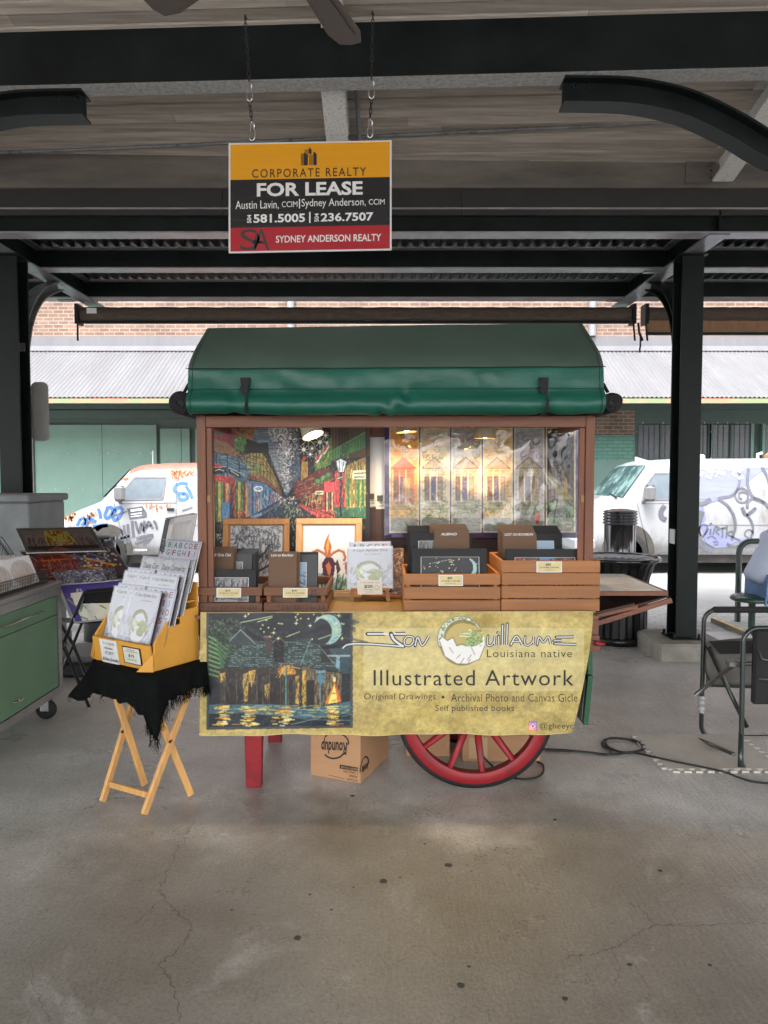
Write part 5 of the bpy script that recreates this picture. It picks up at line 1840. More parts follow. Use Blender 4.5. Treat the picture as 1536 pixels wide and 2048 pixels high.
def framed(name, box, inner, mt, label, paint, res):
    x0, y0, x1, y1 = box
    Yb, Yt = 4.2, 4.27
    zt, zb = at(0, y0, Yt).z, .899
    Xa, Xb = at(x0, y0, Yt).x, at(x1, y0, Yt).x
    g = lambda u, v, d=0: Vector((Xa + (Xb - Xa) * u, Yt + (Yb - Yt) * v - d, zt + (zb - zt) * v))
    t = thing(name, g(.5, 1), label, 'picture')
    iu0, iv0, iu1, iv1 = (inner[0] - x0) / (x1 - x0), (inner[1] - y0) / (y1 - y0), (inner[2] - x0) / (x1 - x0), (inner[3] - y0) / (y1 - y0)
    fr = MB()
    for (a, b, c, d) in ((0, 0, 1, iv0), (0, iv1, 1, 1), (0, iv0, iu0, iv1), (iu1, iv0, 1, iv1)):
        fr.hexa([g(a, d, .0), g(c, d, .0), g(c, d, -.02), g(a, d, -.02), g(a, b, 0), g(c, b, 0), g(c, b, -.02), g(a, b, -.02)])
    lip = .018
    for (a, b, c, d) in ((iu0, iv0, iu1, iv0 + lip), (iu0, iv1 - lip, iu1, iv1), (iu0, iv0 + lip, iu0 + lip * 1.2, iv1 - lip), (iu1 - lip * 1.2, iv0 + lip, iu1, iv1 - lip)):
        fr.hexa([g(a, d, -.006), g(c, d, -.006), g(c, d, -.019), g(a, d, -.019), g(a, b, -.006), g(c, b, -.006), g(c, b, -.019), g(a, b, -.019)])
    bevel(part('frame', fr, mt, t), .003, 1)
    A_ = Art(0, 0, 100, 100 * (y1 - y0) / (x1 - x0), *res, (206, 206, 208))
    paint(A_)
    A_.mesh('canvas', lambda x, y: g(x / 100, y / (100 * (y1 - y0) / (x1 - x0)), -.012), artmat('print_matte', .6), t)
    return t


def tree_art(a):
    a.im[:] = np.array((168, 168, 172)) / 255
    a.scribble(260, (14, 12, 86, 64), 7, 1.1, [(30, 30, 34), (60, 60, 64), (90, 90, 94)], .85)
    a.scribble(160, (18, 12, 84, 80), 9, .9, [(40, 40, 44), (80, 80, 84), (20, 20, 24)], .8, PI / 2)
    for x0, y0, x1, y1 in ((50, 110, 52, 55), (52, 70, 30, 45), (51, 62, 70, 40), (52, 80, 78, 62), (50, 85, 22, 66)):
        a.line([(x0, y0), ((x0 + x1) / 2 + 3, (y0 + y1) / 2), (x1, y1)], 3, (36, 36, 40))
    a.scribble(120, (12, 84, 88, 112), 10, 1, [(60, 60, 64), (110, 110, 114), (200, 200, 204)], .7, .1)


def lily_art(a):
    a.im[:] = np.array((212, 214, 218)) / 255
    a.poly([(46, 58), (42, 44), (44, 34), (51, 20), (50, 30), (54, 42), (52, 58)], (170, 92, 50)).poly([(47, 56), (46, 40), (50, 26), (50, 44)], (216, 156, 80))
    for s in (-1, 1):
        P_ = [(49 + s * k, y) for k, y in ((0, 58), (8, 51), (16, 47), (23, 50), (26, 58), (24, 62))]
        a.line(P_, 3.4, (130, 60, 44)).line([(x, y - 1) for x, y in P_], 1.2, (216, 130, 70))
    a.poly([(40, 66), (45, 58), (55, 58), (60, 66), (58, 84), (50, 92), (41, 84)], (70, 26, 50)).poly([(45, 70), (50, 64), (54, 72), (51, 90)], (190, 110, 80))
    a.poly([(60, 66), (63, 60), (68, 76), (63, 84)], (70, 30, 60)).poly([(74, 70), (78, 62), (82, 72), (80, 84), (76, 84)], (140, 70, 50)).line([(72, 68), (78, 64), (86, 70)], 1.2, (150, 80, 60))
    for x in (50, 63, 78):
        a.line([(x, 84), (x - 1, 112)], 1.4, (44, 70, 50))
    a.scribble(170, (34, 92, 90, 112), 10, 1.1, [(40, 84, 60), (30, 60, 50), (90, 130, 90), (60, 100, 110)], .85, -1.5)
    a.scribble(40, (44, 106, 92, 114), 14, 1.2, [(40, 44, 50), (110, 110, 110)], .7, 0)


framed('tree_picture', (446, 1037, 579, 1192), (458, 1049, 568, 1182), M['oak'], 'oak framed black and white drawing of a mossy tree on the counter', tree_art, (90, 104))
framed('lily_picture', (592, 1037, 724, 1190), (604, 1048, 712, 1180), M['maple'], 'pale framed picture of an orange lily-shaped flower on white, on the counter', lily_art, (100, 112))

# ---------------------------------------------------------------- book covers
def gator_cover(a, big=True):
    a.im[:] = np.array((206, 206, 216)) / 255
    a.scribble(120, (4, 62, 96, 122), 13, .8, [(120, 122, 130), (160, 160, 168), (90, 92, 100)], .7, -1.2)
    a.scribble(50, (4, 108, 96, 124), 10, 1, [(84, 84, 90), (130, 130, 136)], .8, 0)
    a.ell(50, 84, 29, 34, (224, 224, 230)).arc(50, 84, 29, 0, 360, .9, (120, 120, 128), 26, 34)
    a.arc(47, 70, 24, 120, 330, 7, (150, 156, 90), 22).arc(47, 70, 24, 140, 300, 2.5, (196, 196, 120), 22).arc(47, 70, 25, 200, 355, 3, (110, 120, 70), 18)
    a.scribble(40, (20, 46, 40, 92), 3, .8, [(86, 100, 50), (210, 206, 140)], .8)
    a.ell(62, 76, 15, 9, (160, 168, 100)).poly([(42, 72), (60, 66), (62, 80), (44, 80)], (170, 176, 108)).ell(58, 92, 13, 9, (150, 158, 96)).ell(70, 84, 10, 9, (156, 164, 100))
    a.line([(42, 76), (60, 77)], .9, (60, 66, 40)).ell(57, 69, 2.4, 2.4, (230, 226, 170)).ell(57, 69, 1, 1, (20, 20, 16)).scribble(30, (44, 66, 74, 98), 3, .7, [(90, 104, 56), (206, 206, 150)], .8)
    a.line([(24, 92), (27, 100)], 2, (110, 90, 50)).line([(70, 97), (64, 100), (58, 99)], 1.4, (96, 104, 56))
    a.line([(1, 1), (99, 1), (99, 124), (1, 124), (1, 1)], 1.2, (120, 124, 140))


ALPHA_COL = [(70, 70, 76), (84, 150, 60), (110, 130, 90), (150, 120, 90), (150, 96, 70), (120, 70, 80), (60, 120, 80), (130, 110, 90), (150, 70, 60), (120, 140, 120)]


def alpha_cover(a):
    a.im[:] = np.array((196, 196, 216)) / 255
    a.line([(1, 1), (99, 1), (99, 124), (1, 124), (1, 1)], 1.6, (110, 112, 130))


def daisy_cover(a):
    a.im[:] = np.array((176, 178, 186)) / 255
    a.scribble(150, (2, 2, 98, 122), 12, 1.2, [(150, 150, 160), (206, 206, 212), (120, 124, 136), (196, 176, 150)], .6)
    a.ell(30, 14, 22, 12, (190, 190, 198)).arc(30, 14, 22, 0, 360, .8, (110, 110, 120), 20, 12)
    a.line([(1, 1), (99, 1), (99, 124), (1, 124), (1, 1)], 1.2, (120, 124, 140))


CACHE = {}


def cover(kind, fn, parent, w=100, h=125, name='cover'):
    """printed cover with lettering; fn maps 0..100 x 0..125"""
    a = Art(0, 0, w, h, 52, 66, (200, 200, 200))
    {'story': gator_cover, 'alpha': alpha_cover, 'daisy': daisy_cover}[kind](a)
    f = lambda x, y: fn(x, y, 0)
    o = a.mesh(name, f, artmat('print_satin', .45), parent)
    g = lambda x, y: fn(x, y, .0008)
    tx = MB()
    mats = [M['ink']]
    if kind == 'story':
        tx.text('A Cajun Alphabet Story', (12, 7, 90, 17), g, 0, 0, .25)
        tx.text('Jon Guillaume', (38, 21, 76, 25), g, 0, 0, .2)
    elif kind == 'daisy':
        tx.text('Daisy Comes to', (10, 14, 94, 32), g, 0, .02, .25)
        tx.text('New Orleans', (24, 40, 92, 56), g, 0, .02, .25)
    else:
        mats = [mat('letter_ink_%d' % i, rgb(*c), .6, var=.1) for i, c in enumerate(ALPHA_COL)]
        for i, ch in enumerate('ABCDEFGHIJKLMNOPQRSTUVWXYZ'):
            r, c = divmod(i, 5)
            x0, y0 = 7 + c * 18, 6 + r * 19.5
            tx.text(ch, (x0 + (4 if ch in 'IJ' else 1), y0, x0 + (9 if ch in 'IJ' else 13), y0 + 14), g, i % 10, .02)
    part('title', tx, mats, o)
    return o


def book(name, p0, pu, pv, th, kind, label, group=None, cat='book'):
    """p0 top-left, pu top-right, pv bottom-left of the front cover"""
    p0, pu, pv = Vector(p0), Vector(pu), Vector(pv)
    t = thing(name, (pv + (pu - p0) / 2), label, cat, group)
    part('pages', MB().slab(pv, pv + (pu - p0), p0, th), M['paper'], t)
    fn = lambda x, y, d: plane_fn((0, 0, 100, 125), p0, pu, pv, .0012 + d)(x, y)
    cover(kind, fn, t)
    part('sleeve', MB().add([fn(-1.5, -1.5, .004), fn(101.5, -1.5, .004), fn(101.5, 126, .003), fn(-1.5, 126, .003)], [(3, 2, 1, 0)]), film('clear_sleeve', .12, .0, .03, 6), t)
    return t


# book on a small easel on the cart counter
ez = thing('tabletop_easel', (.0, 4.06, .9), 'small wooden easel holding the alligator book on the cart counter', 'easel')
for x0, x1 in ((707, 703), (771, 777)):
    part('easel_leg', MB().bar(at(x0, 1165, 4.08), at(x1, 1203, 4.055), .02, .014, (0, 1, 0)), M['oak'], ez)
part('easel_ledge', MB().box(at(700, 0, 4.05).x, at(780, 0, 4.05).x, 4.03, 4.07, .965, .977), M['oak'], ez)
book('story_book', at(694, 1094, 4.09), at(785, 1092, 4.09), at(694, 1179, 4.05), .008, 'story', 'alligator hatchling story book standing on the small easel', 'alligator story books')
book('alphabet_book', at(698, 1084, 4.14), at(781, 1083, 4.14), at(698, 1176, 4.10), .006, 'alpha', 'alphabet letter book tucked behind the story book on the easel', 'alphabet letter books')


def card_text(mb, lines, fn):
    for s, r, bld in lines:
        mb.text(s, r, fn, 0, bld)


pc = thing('price_card', at(739, 1189, 4.03), 'printed 20 dollar price card leaning on the small easel', 'price card')
gp = plane_fn((0, 0, 100, 60), at(714, 1160, 4.03), at(764, 1160, 4.03), at(715, 1189, 4.02))
part('card', MB().slab(gp(0, 60), gp(100, 60), gp(0, 0), .003), mat('cream_card', rgb(206, 206, 196), .5, var=.05), pc)
gp2 = plane_fn((0, 0, 100, 60), at(714, 1160, 4.0285), at(764, 1160, 4.0285), at(715, 1189, 4.0185))
tm = MB()
card_text(tm, (('A Cajun Alphabet Story', (12, 8, 90, 14), 0), ('$20', (28, 20, 62, 34), .03), ('(3 for $50)', (26, 38, 62, 44), 0), ('Jon Guillaume', (34, 48, 66, 52), 0)), gp2)
tm.ribbon([(78 + 10 * math.cos(2 * PI * i / 16), 32 + 8 * math.sin(2 * PI * i / 16)) for i in range(17)], 1.2, gp2)
part('lettering', tm, M['ink'], pc)
a = Art(0, 0, 10, 40, 26, 96, (96, 74, 54))
a.scribble(160, (0, 0, 10, 40), 4, .8, [(150, 110, 70), (40, 30, 26), (190, 160, 110), (120, 60, 40)], .85)
bp_ = a.mesh('brown_print', plane_fn((0, 0, 10, 40), at(783, 1096, 4.16), at(808, 1096, 4.16), at(783, 1189, 4.12)), artmat('print_satin', .45), None, at(795, 1189, 4.12))
sl = bp_.modifiers.new('thickness', 'SOLIDIFY')
sl.thickness = .004
tag(bp_, 'brown patterned print squeezed between the story book and the pine crates', 'print')

# ---------------------------------------------------------------- crates of prints on the counter
M['crate_dark'] = wood('brown_crate_wood', rgb(112, 70, 44), 0, dark=.55)
M['crate_dark_y'] = wood('brown_crate_side', rgb(112, 70, 44), 1, dark=.55)
M['crate_pine'] = wood('orange_pine_crate', rgb(158, 104, 60), 0, dark=.7)
M['crate_pine_y'] = wood('orange_pine_side', rgb(158, 104, 60), 1, dark=.7)
M['tag_gold'] = mat('gold_price_label', rgb(206, 190, 140), .5, var=.1, vscale=20)


def crate(px0, px1, slats, mx, my, label, price, tagbox, extra=None):
    X0, X1 = (px0 - 768) / FPX * F + .001, (px1 - 768) / FPX * F - .001
    zz = lambda y: CAMZ - (y - 954) / FPX * F
    t = thing('wooden_crate', ((X0 + X1) / 2, F + .2, .898), label, 'crate', 'crates of prints along the cart counter')
    zt = zz(slats[0][0])
    Yb = F + .43
    for nm, y in (('front', F), ('back', Yb - .012)):
        m_ = MB()
        for a, b in slats:
            m_.bbox(X0, X1, y, y + .012, max(.899, zz(b)), zz(a), .0025)
        part(nm, m_, mx, t)
    for x in (X0, X1 - .014):
        m_ = MB()
        for a, b in slats:
            m_.bbox(x, x + .014, F + .0125, Yb - .0125, max(.899, zz(b)), zz(a), .0025)
        part('side', m_, my, t)
    m_ = MB()
    for x in (X0 + .0145, X1 - .0345):
        for y in (F + .0125, Yb - .0325):
            m_.box(x, x + .02, y, y + .02, .912, zt - .004)
    part('corner_block', m_, mx, t)
    part('base', MB().box(X0 + .015, X1 - .015, F + .013, Yb - .013, .9, .908), mx, t)
    x0, y0, x1, y1 = tagbox
    fn = lambda d: (lambda a, b: at(x0 + (x1 - x0) * a / 100, y0 + (y1 - y0) * b / 40, F - .0025 - d))
    f0, f1, f2 = fn(0), fn(.0006), fn(.0012)
    tb = MB().prism([f0(0, 0), f0(100, 0), f0(100, 40), f0(0, 40)], (0, .002, 0))
    tb.add([f1(4, 3), f1(96, 3), f1(96, 37), f1(4, 37)], [(3, 2, 1, 0)], 1)
    tb.text(price, (36, 7, 56, 16), f2, 2, .04).text('(2 FOR $45, 3 FOR $60)' if '25' in price else '(2 FOR $25, 3 FOR $35)', (12, 19, 88, 26), f2, 2, .015).text('Jon Guillaume Art', (28, 29, 70, 33), f2, 2)
    part('price_tag', tb, [M['paper'], M['tag_gold'], M['ink']], t)
    if extra:
        ex = MB()
        for s, (a0, b0, a1, b1) in extra:
            ex.text(s, (a0, b0, a1, b1), lambda a, b: at(a, b, F - .0008), 0, .01, .15)
        part('handwriting', ex, M['ink'], t)
    return t


C1 = 'darkest small crate'
crate(392, 523, ((1176, 1193), (1207, 1225)), M['crate_dark'], M['crate_dark_y'], 'small dark brown crate of grey prints nearest the yellow book stand', '$15', (433, 1176, 482, 1195), (('* 1 for $15 / 2 for $25', (405, 1212, 515, 1220)),))
crate(525, 655, ((1176, 1193), (1207, 1225)), M['crate_dark'], M['crate_dark_y'], 'small brown crate with handwritten prices, in front of the lily picture', '$15', (566, 1176, 615, 1195), (('* 2 for $25 / 3 for $35', (556, 1210, 651, 1220)), ('25.-', (620, 1179, 641, 1190))))
crate(807, 1003, ((1149, 1171), (1175, 1200), (1202, 1224)), M['crate_pine'], M['crate_pine_y'], 'lower three-slat pine crate with the crescent moon print in front', '$25', (877, 1150, 926, 1172))
crate(1004, 1203, ((1122, 1146), (1147, 1171), (1173, 1198), (1200, 1224)), M['crate_pine'], M['crate_pine_y'], 'taller four-slat pine crate at the corner of the cart', '$25', (1073, 1123, 1124, 1145))

M['kraft'] = mat('brown_divider_board', rgb(104, 78, 58), 0.7, var=0.08, vscale=14)
M['mat_black'] = mat('black_picture_mat', (0.007, 0.007, 0.008), 0.55, var=0.15, spec=0.35)
M['mat_grey'] = mat('grey_picture_mat', (0.04, 0.04, 0.043), 0.5, var=0.15)


def card(px0, px1, ytop, Y, mt, name, label, cat, group=None, lean=.06, th=.004, picture=None, script=None, tab=False):
    """a card or matted print standing in a crate, leaning back"""
    zb = .9095
    top = at(px0, ytop, Y + lean)
    X0, X1 = at(px0, ytop, Y + lean).x, at(px1, ytop, Y + lean).x
    zt = top.z
    t = thing(name, ((X0 + X1) / 2, Y, zb), label, cat, group)
    mb = MB()
    r = .012
    f = lambda u, z: Vector((X0 + (X1 - X0) * u, Y + lean * (z - zb) / (zt - zb), z))
    e = r / (X1 - X0)
    pts = [f(0, zb), f(1, zb), f(1, zt - r), f(1 - e * .35, zt - r * .3), f(1 - e, zt), f(e, zt), f(e * .35, zt - r * .3), f(0, zt - r)] if tab else [f(0, zb), f(1, zb), f(1, zt), f(0, zt)]
    mb.prism(pts, (0, th, 0))
    part('board', mb, mt, t)
    if picture:
        (a0, b0, a1, b1), paint, rs = picture
        A_ = Art(0, 0, 100, 100, *rs, (120, 120, 120))
        paint(A_)
        lw = lambda px, py, d: Vector((at(px, py, Y + lean * .7).x, 0, at(px, py, Y + lean * .7).z))
        def pf(x, y, d=.002):
            v = lw(a0 + (a1 - a0) * x / 100, b0 + (b1 - b0) * y / 100, d)
            v.y = Y + lean * (v.z - zb) / (zt - zb) - d
            return v
        A_.mesh('picture', pf, artmat('print_satin', .45), t)
        bd = MB()
        for p_, q_ in (((0, 0), (100, 0)), ((100, 0), (100, 100)), ((100, 100), (0, 100)), ((0, 100), (0, 0))):
            bd.bar(pf(*p_, .0025), pf(*q_, .0025), .0025, .0012)
        part('bevel_line', bd, M['paper'], t)
    if script:
        s, (a0, b0, a1, b1) = script
        def pf2(px, py):
            v = at(px, py, Y + lean * .8)
            return Vector((v.x, Y + lean * (v.z - zb) / (zt - zb) - .0012, v.z))
        part('handwriting', MB().text(s, (a0, b0, a1, b1), pf2, 0, .01, .2), M['white_ink'], t)
    return t


def sketch_paint(a):
    a.im[:] = np.array((128, 128, 130)) / 255
    a.scribble(150, (0, 0, 100, 100), 22, 4, [(50, 50, 52), (90, 88, 88), (170, 170, 170), (30, 30, 32)], .75, PI / 2)
    a.scribble(40, (0, 60, 100, 100), 30, 4, [(60, 56, 52), (150, 146, 140)], .7, 0)


def night_paint(a):
    a.im[:] = np.array((16, 18, 24)) / 255
    a.scribble(60, (0, 55, 100, 100), 16, 3, [(60, 80, 90), (30, 40, 46), (90, 110, 110)], .7, .3)
    for i in range(46):
        a.ell(random.uniform(3, 97), random.uniform(3, 50), 1, 1.2, (220, 214, 170))
    a.ell(84, 30, 12, 24, (150, 190, 190)).ell(79, 27, 11, 22, (16, 18, 24))
    a.scribble(14, (70, 5, 96, 55), 4, 1.5, [(206, 214, 170)], .2)
    a.line([(20, 16), (46, 8)], 1.5, (150, 170, 160))


def street_paint(a):
    a.im[:] = np.array((90, 70, 66)) / 255
    a.poly([(35, 0), (66, 0), (56, 60), (48, 60)], (90, 130, 170))
    a.scribble(200, (0, 0, 40, 90), 18, 4, [(150, 60, 50), (40, 30, 30), (190, 160, 110), (60, 90, 120)], .8, PI / 2)
    a.scribble(200, (60, 0, 100, 90), 18, 4, [(140, 50, 60), (40, 60, 50), (190, 150, 90), (30, 26, 30)], .8, PI / 2)
    a.scribble(90, (0, 70, 100, 100), 20, 4, [(40, 50, 60), (150, 150, 150), (90, 70, 60)], .7, 0)


def sky_paint(a):
    a.im[:] = np.array((150, 176, 200)) / 255
    a.scribble(110, (0, 30, 100, 100), 20, 5, [(60, 100, 140), (200, 204, 206), (90, 110, 120), (110, 150, 190)], .75, .4)


G1, G2, G3, G4 = 'dividers in the darkest small crate', 'dividers in the handwritten crate', 'dividers in the three-slat crate', 'dividers in the four-slat crate'
N1 = 'small dark crate'
# crate nearest the book stand
card(400, 512, 1139, 3.73, M['mat_black'], 'matted_print', 'black matted grey swamp print at the front of the darkest small crate', 'print', lean=.02, picture=((419, 1155, 497, 1202), sketch_paint, (60, 40)))
card(411, 467, 1103, 3.79, M['kraft'], 'divider_card', 'foremost brown divider card with white script in the darkest small crate', 'divider', lean=.06, tab=True, script=('Mardi Gras Oak', (416, 1107, 462, 1113)))
card(425, 504, 1107, 3.84, M['mat_grey'], 'matted_print', 'grey matted print beside the foremost divider of the darkest small crate', 'print', lean=.05, picture=((448, 1124, 485, 1165), sketch_paint, (36, 30)))
for k in range(4):
    card(427 + k * 3, 510 + k * 2.5, 1104 - k * 2.2, 3.88 + k * .022, M['mat_grey'], 'sleeved_print', 'grey sleeved print packed behind the dividers of the darkest small crate', 'print', 'grey prints packed in the darkest small crate', lean=.05)
    if k < 3:
        card(412 + k * 2, 468 + k * 2.5, 1100 - k * 3.4, 3.805 + k * .015, M['kraft'], 'divider_card', 'brown divider card behind the foremost one in the darkest small crate', 'divider', G1, lean=.06, tab=True)
# crate with handwritten prices
card(538, 594, 1105, 3.75, M['kraft'], 'divider_card', 'tall brown divider card with white script in the handwritten-price crate', 'divider', lean=.05, tab=True, script=('Lost on Bourbon', (542, 1108, 586, 1113)))
card(548, 635, 1109, 3.81, M['mat_grey'], 'matted_print', 'grey matted blue picture beside the divider of the handwritten-price crate', 'print', lean=.05, picture=((580, 1125, 613, 1180), sky_paint, (36, 50)))
for k in range(4):
    card(552 + k * 2, 633 + k * 1.2, 1107 - k * 1.0, 3.85 + k * .02, M['mat_black'], 'sleeved_print', 'dark sleeved print packed behind the blue picture in the handwritten-price crate', 'print', 'dark prints packed in the handwritten-price crate', lean=.05)
card(542, 600, 1103, 3.772, M['kraft'], 'divider_card', 'shorter brown divider card hidden behind the scripted one, handwritten-price crate', 'divider', lean=.05, tab=True)
# three-slat pine crate
card(824, 973, 1097, 3.73, M['mat_black'], 'matted_print', 'black matted crescent moon night print at the front of the three-slat crate', 'print', lean=.03, picture=((842, 1114, 958, 1190), night_paint, (84, 56)))
card(869, 938, 1063, 3.83, M['kraft'], 'divider_card', 'foremost brown divider card lettered ALBINO in the three-slat crate', 'divider', lean=.06, tab=True, script=('ALBINO', (882, 1066, 914, 1071)))
for k in range(4):
    card(867 - k * 2.6, 938 - k * 1.6, 1059 - k * 3.8, 3.85 + k * .018, M['kraft'], 'divider_card', 'brown divider card behind the ALBINO one in the three-slat crate', 'divider', G3, lean=.06, tab=True)
card(820, 942, 1066, 3.86, M['mat_black'], 'matted_print', 'black matted sketch print leaning behind the ALBINO divider, three-slat crate', 'print', lean=.05, picture=((837, 1082, 869, 1130), sketch_paint, (36, 40)))
for k in range(6):
    card(818 - k * .7, 936 - k * .5, 1063 - k * 2.4, 3.93 + k * .02, M['mat_black'], 'sleeved_print', 'black sleeved print packed at the back of the three-slat crate', 'print', 'black prints packed in the three-slat crate', lean=.04)
# four-slat pine crate
card(1011, 1169, 1098, 3.73, M['mat_black'], 'matted_print', 'black matted colourful street print at the front of the four-slat crate', 'print', lean=.03, picture=((1030, 1115, 1150, 1198), street_paint, (84, 56)))
card(1005, 1073, 1066, 3.84, M['kraft'], 'divider_card', 'foremost brown divider card lettered LOST ON BOURBON in the four-slat crate', 'divider', lean=.06, tab=True, script=('LOST ON BOURBON', (1010, 1066.5, 1067, 1071.5)))
for k in range(4):
    card(1003 - k * 2.6, 1071 - k * 1.8, 1062 - k * 4.2, 3.86 + k * .018, M['kraft'], 'divider_card', 'brown divider card behind the LOST ON BOURBON one in the four-slat crate', 'divider', G4, lean=.06, tab=True)
card(1012, 1124, 1067, 3.87, M['mat_black'], 'matted_print', 'black matted pale blue print beside the divider of the four-slat crate', 'print', lean=.05, picture=((1050, 1082, 1108, 1130), sky_paint, (50, 40)))
for k in range(6):
    card(1008, 1122 - k * 1.5, 1064 - k * 2.6, 3.94 + k * .02, M['mat_black'], 'sleeved_print', 'black sleeved print packed at the back of the four-slat crate', 'print', 'black prints packed in the four-slat crate', lean=.04)

# ---------------------------------------------------------------- banner across the cart front
bx = (392, 1210, 1192, 1482)


def xr_at(py):
    t = max(0, (py - 1222) / 248)
    return 1187 - 8 * t - 33 * t ** 1.7


def bfn(d=0.0):
    def f(px, py):
        t = max(0, min(1, (py - 1222) / 248))
        u = max(0, (px - 1040) / (xr_at(py) - 1040))
        Y = F - .068 + (.007 * math.sin(px * .021 + 1) + .004 * math.sin(px * .047 + py * .01)) * t + .09 * t * u ** 3 + .004 * N_.noise(Vector((px * .012, py * .014, 5)))
        Y += .006 * math.exp(-((px - 812) / 16) ** 2) * math.exp(-((py - 1240) / 22) ** 2)
        return at(px, py, Y - d)
    return f


art = Art(0, 0, 1, 1, 640, 216, (182, 163, 101))
# grid coordinates follow the cloth: px depends on the row
S_, T_ = art.X.copy(), art.Y.copy()
py_ = 1224.5 + T_ * (245.5 + 1.6 * np.sin(S_ * 17) + 1.0 * np.sin(S_ * 41 + 1)) - S_ * 2
xr_ = 1187 - 8 * T_ - 33 * T_ ** 1.7
px_ = 399 + 2 * (1 - T_) + S_ * (xr_ - 401)
art.X, art.Y = px_, py_
art.b = (399, 1222, 1187, 1470)
art.px = 1.25


def full(self, x0, y0, x1, y1, pad=0):
    j0 = int(max(0, (y0 - pad - 1223) / 247 * (self.h - 1)))
    j1 = int(min(self.h, (y1 + pad - 1221) / 247 * (self.h - 1) + 4))
    i0 = int(max(0, (x0 - pad - 402) / 788 * (self.w - 1) - 2))
    i1 = int(min(self.w, (x1 + pad - 398) / 745 * (self.w - 1) + 4))
    return slice(j0, max(j0, j1)), slice(i0, max(i0, i1))


art._win = full.__get__(art)
Z5 = lambda x, y: (380 + x / 3.657, 1200 + y / 3.657)
Z6 = lambda x, y: (680 + x / 2.743, 1200 + y / 2.743)
art.grain(.1, 26, 22)
art.grain(.1, 9, 8)
art.grain(.1, 3, 3)
R = random.Random(8)
for i in range(60):
    x, y = R.uniform(400, 1180), R.choice([R.uniform(1225, 1250), R.uniform(1400, 1470)])
    art.ell(x, y, R.uniform(20, 60), R.uniform(8, 26), R.choice([(150, 122, 56), (170, 140, 70), (204, 186, 120)]), .22, 1)
art.rect(727, 1256, 1168, 1382, (216, 206, 158), .45)
# night picture
art.poly([Z5(120, 92), Z5(1190, 92), Z5(1192, 935), Z5(120, 950)], (64, 66, 66))
art.poly([Z5(136, 98), Z5(1172, 98), Z5(1172, 918), Z5(136, 930)], (24, 28, 34))


def zl(pts, w, c, a=1.0):
    art.line([Z5(*p) for p in pts], w / 3.657, c, a)


def zp(pts, c, a=1.0):
    art.poly([Z5(*p) for p in pts], c, a)


def zsc(n, box, L, w, cols, a=.8, vert=None):
    p, q = Z5(box[0], box[1]), Z5(box[2], box[3])
    art.rng = np.random.RandomState(n + int(box[0]))
    art.scribble(n, (p[0], p[1], q[0], q[1]), L / 3.657, w / 3.657, cols, a, vert)


zsc(60, (140, 100, 1160, 300), 120, 18, [(34, 40, 48), (44, 50, 56), (20, 24, 30)], .5, 0)
zp([(140, 160), (230, 140), (300, 260), (420, 300), (420, 480), (140, 500)], (26, 40, 32))
zsc(260, (140, 130, 400, 420), 16, 6, [(60, 84, 60), (90, 112, 84), (30, 44, 36), (120, 136, 104)], .8)
for i in range(9):
    y = 290 + i * 34
    zl([(140, y - 20), (190 + i * 6, y + 10), (270 - i * 6, y + 70)], 16, (66, 104, 66))
    zl([(140, y - 24), (190 + i * 6, y + 6)], 6, (140, 170, 110))
zp([(250, 490), (400, 330), (480, 300), (540, 320), (600, 300), (780, 300), (880, 270), (930, 310), (1000, 330), (1110, 530), (820, 480)], (46, 58, 58))
for k in range(15):
    y = 300 + k * 13
    for x in range(260 + max(0, 11 - k) * 14, 1100 - max(0, 13 - k) * 16, 26):
        zl([(x + (k % 2) * 12, y + (x - 250) * .015), (x + 16 + (k % 2) * 12, y + 3 + (x - 250) * .015)], 5, R.choice([(120, 150, 146), (150, 176, 170), (70, 90, 90), (40, 52, 52)]), .85)
zp([(290, 300), (370, 220), (460, 300), (460, 330), (300, 330)], (40, 52, 52))
zl([(290, 300), (370, 218), (462, 306)], 7, (130, 150, 146))
zp([(548, 265), (598, 265), (600, 390), (550, 390)], (70, 58, 54))
zl([(545, 268), (602, 268)], 12, (110, 92, 84))
for x0 in (612, 955):
    zp([(x0, 300), (x0 + 35, 272), (x0 + 75, 300), (x0 + 75, 455), (x0, 455)], (30, 26, 28))
    zl([(x0 - 6, 312), (x0 + 35, 272), (x0 + 82, 308)], 8, (104, 96, 92))
zl([(805, 480), (890, 275), (1110, 530)], 4, (140, 164, 160))
zp([(1020, 360), (1170, 340), (1170, 540), (1110, 540)], (50, 72, 80))
zp([(1070, 400), (1095, 400), (1095, 500), (1070, 500)], (130, 166, 180))
zl([(1010, 408), (1165, 408)], 14, (150, 160, 160))
zp([(215, 500), (820, 480), (830, 790), (220, 770)], (46, 40, 36))
zp([(820, 490), (1110, 540), (1105, 740), (830, 790)], (96, 84, 66))
zsc(170, (830, 520, 1100, 760), 60, 6, [(60, 52, 44), (150, 136, 100), (40, 36, 34), (176, 160, 110)], .7, PI / 2)
for x0, x1 in ((255, 340), (340, 380), (490, 530), (580, 660), (720, 760), (850, 910)):
    zp([(x0, 540 if x0 < 800 else 590), (x1, 540 if x0 < 800 else 585), (x1, 780), (x0, 785)], (32, 26, 26))
    zl([(x0, 540), (x0, 780)], 5, (96, 84, 76))
    zl([(x1, 560), (x1, 780)], 5, (80, 70, 64))
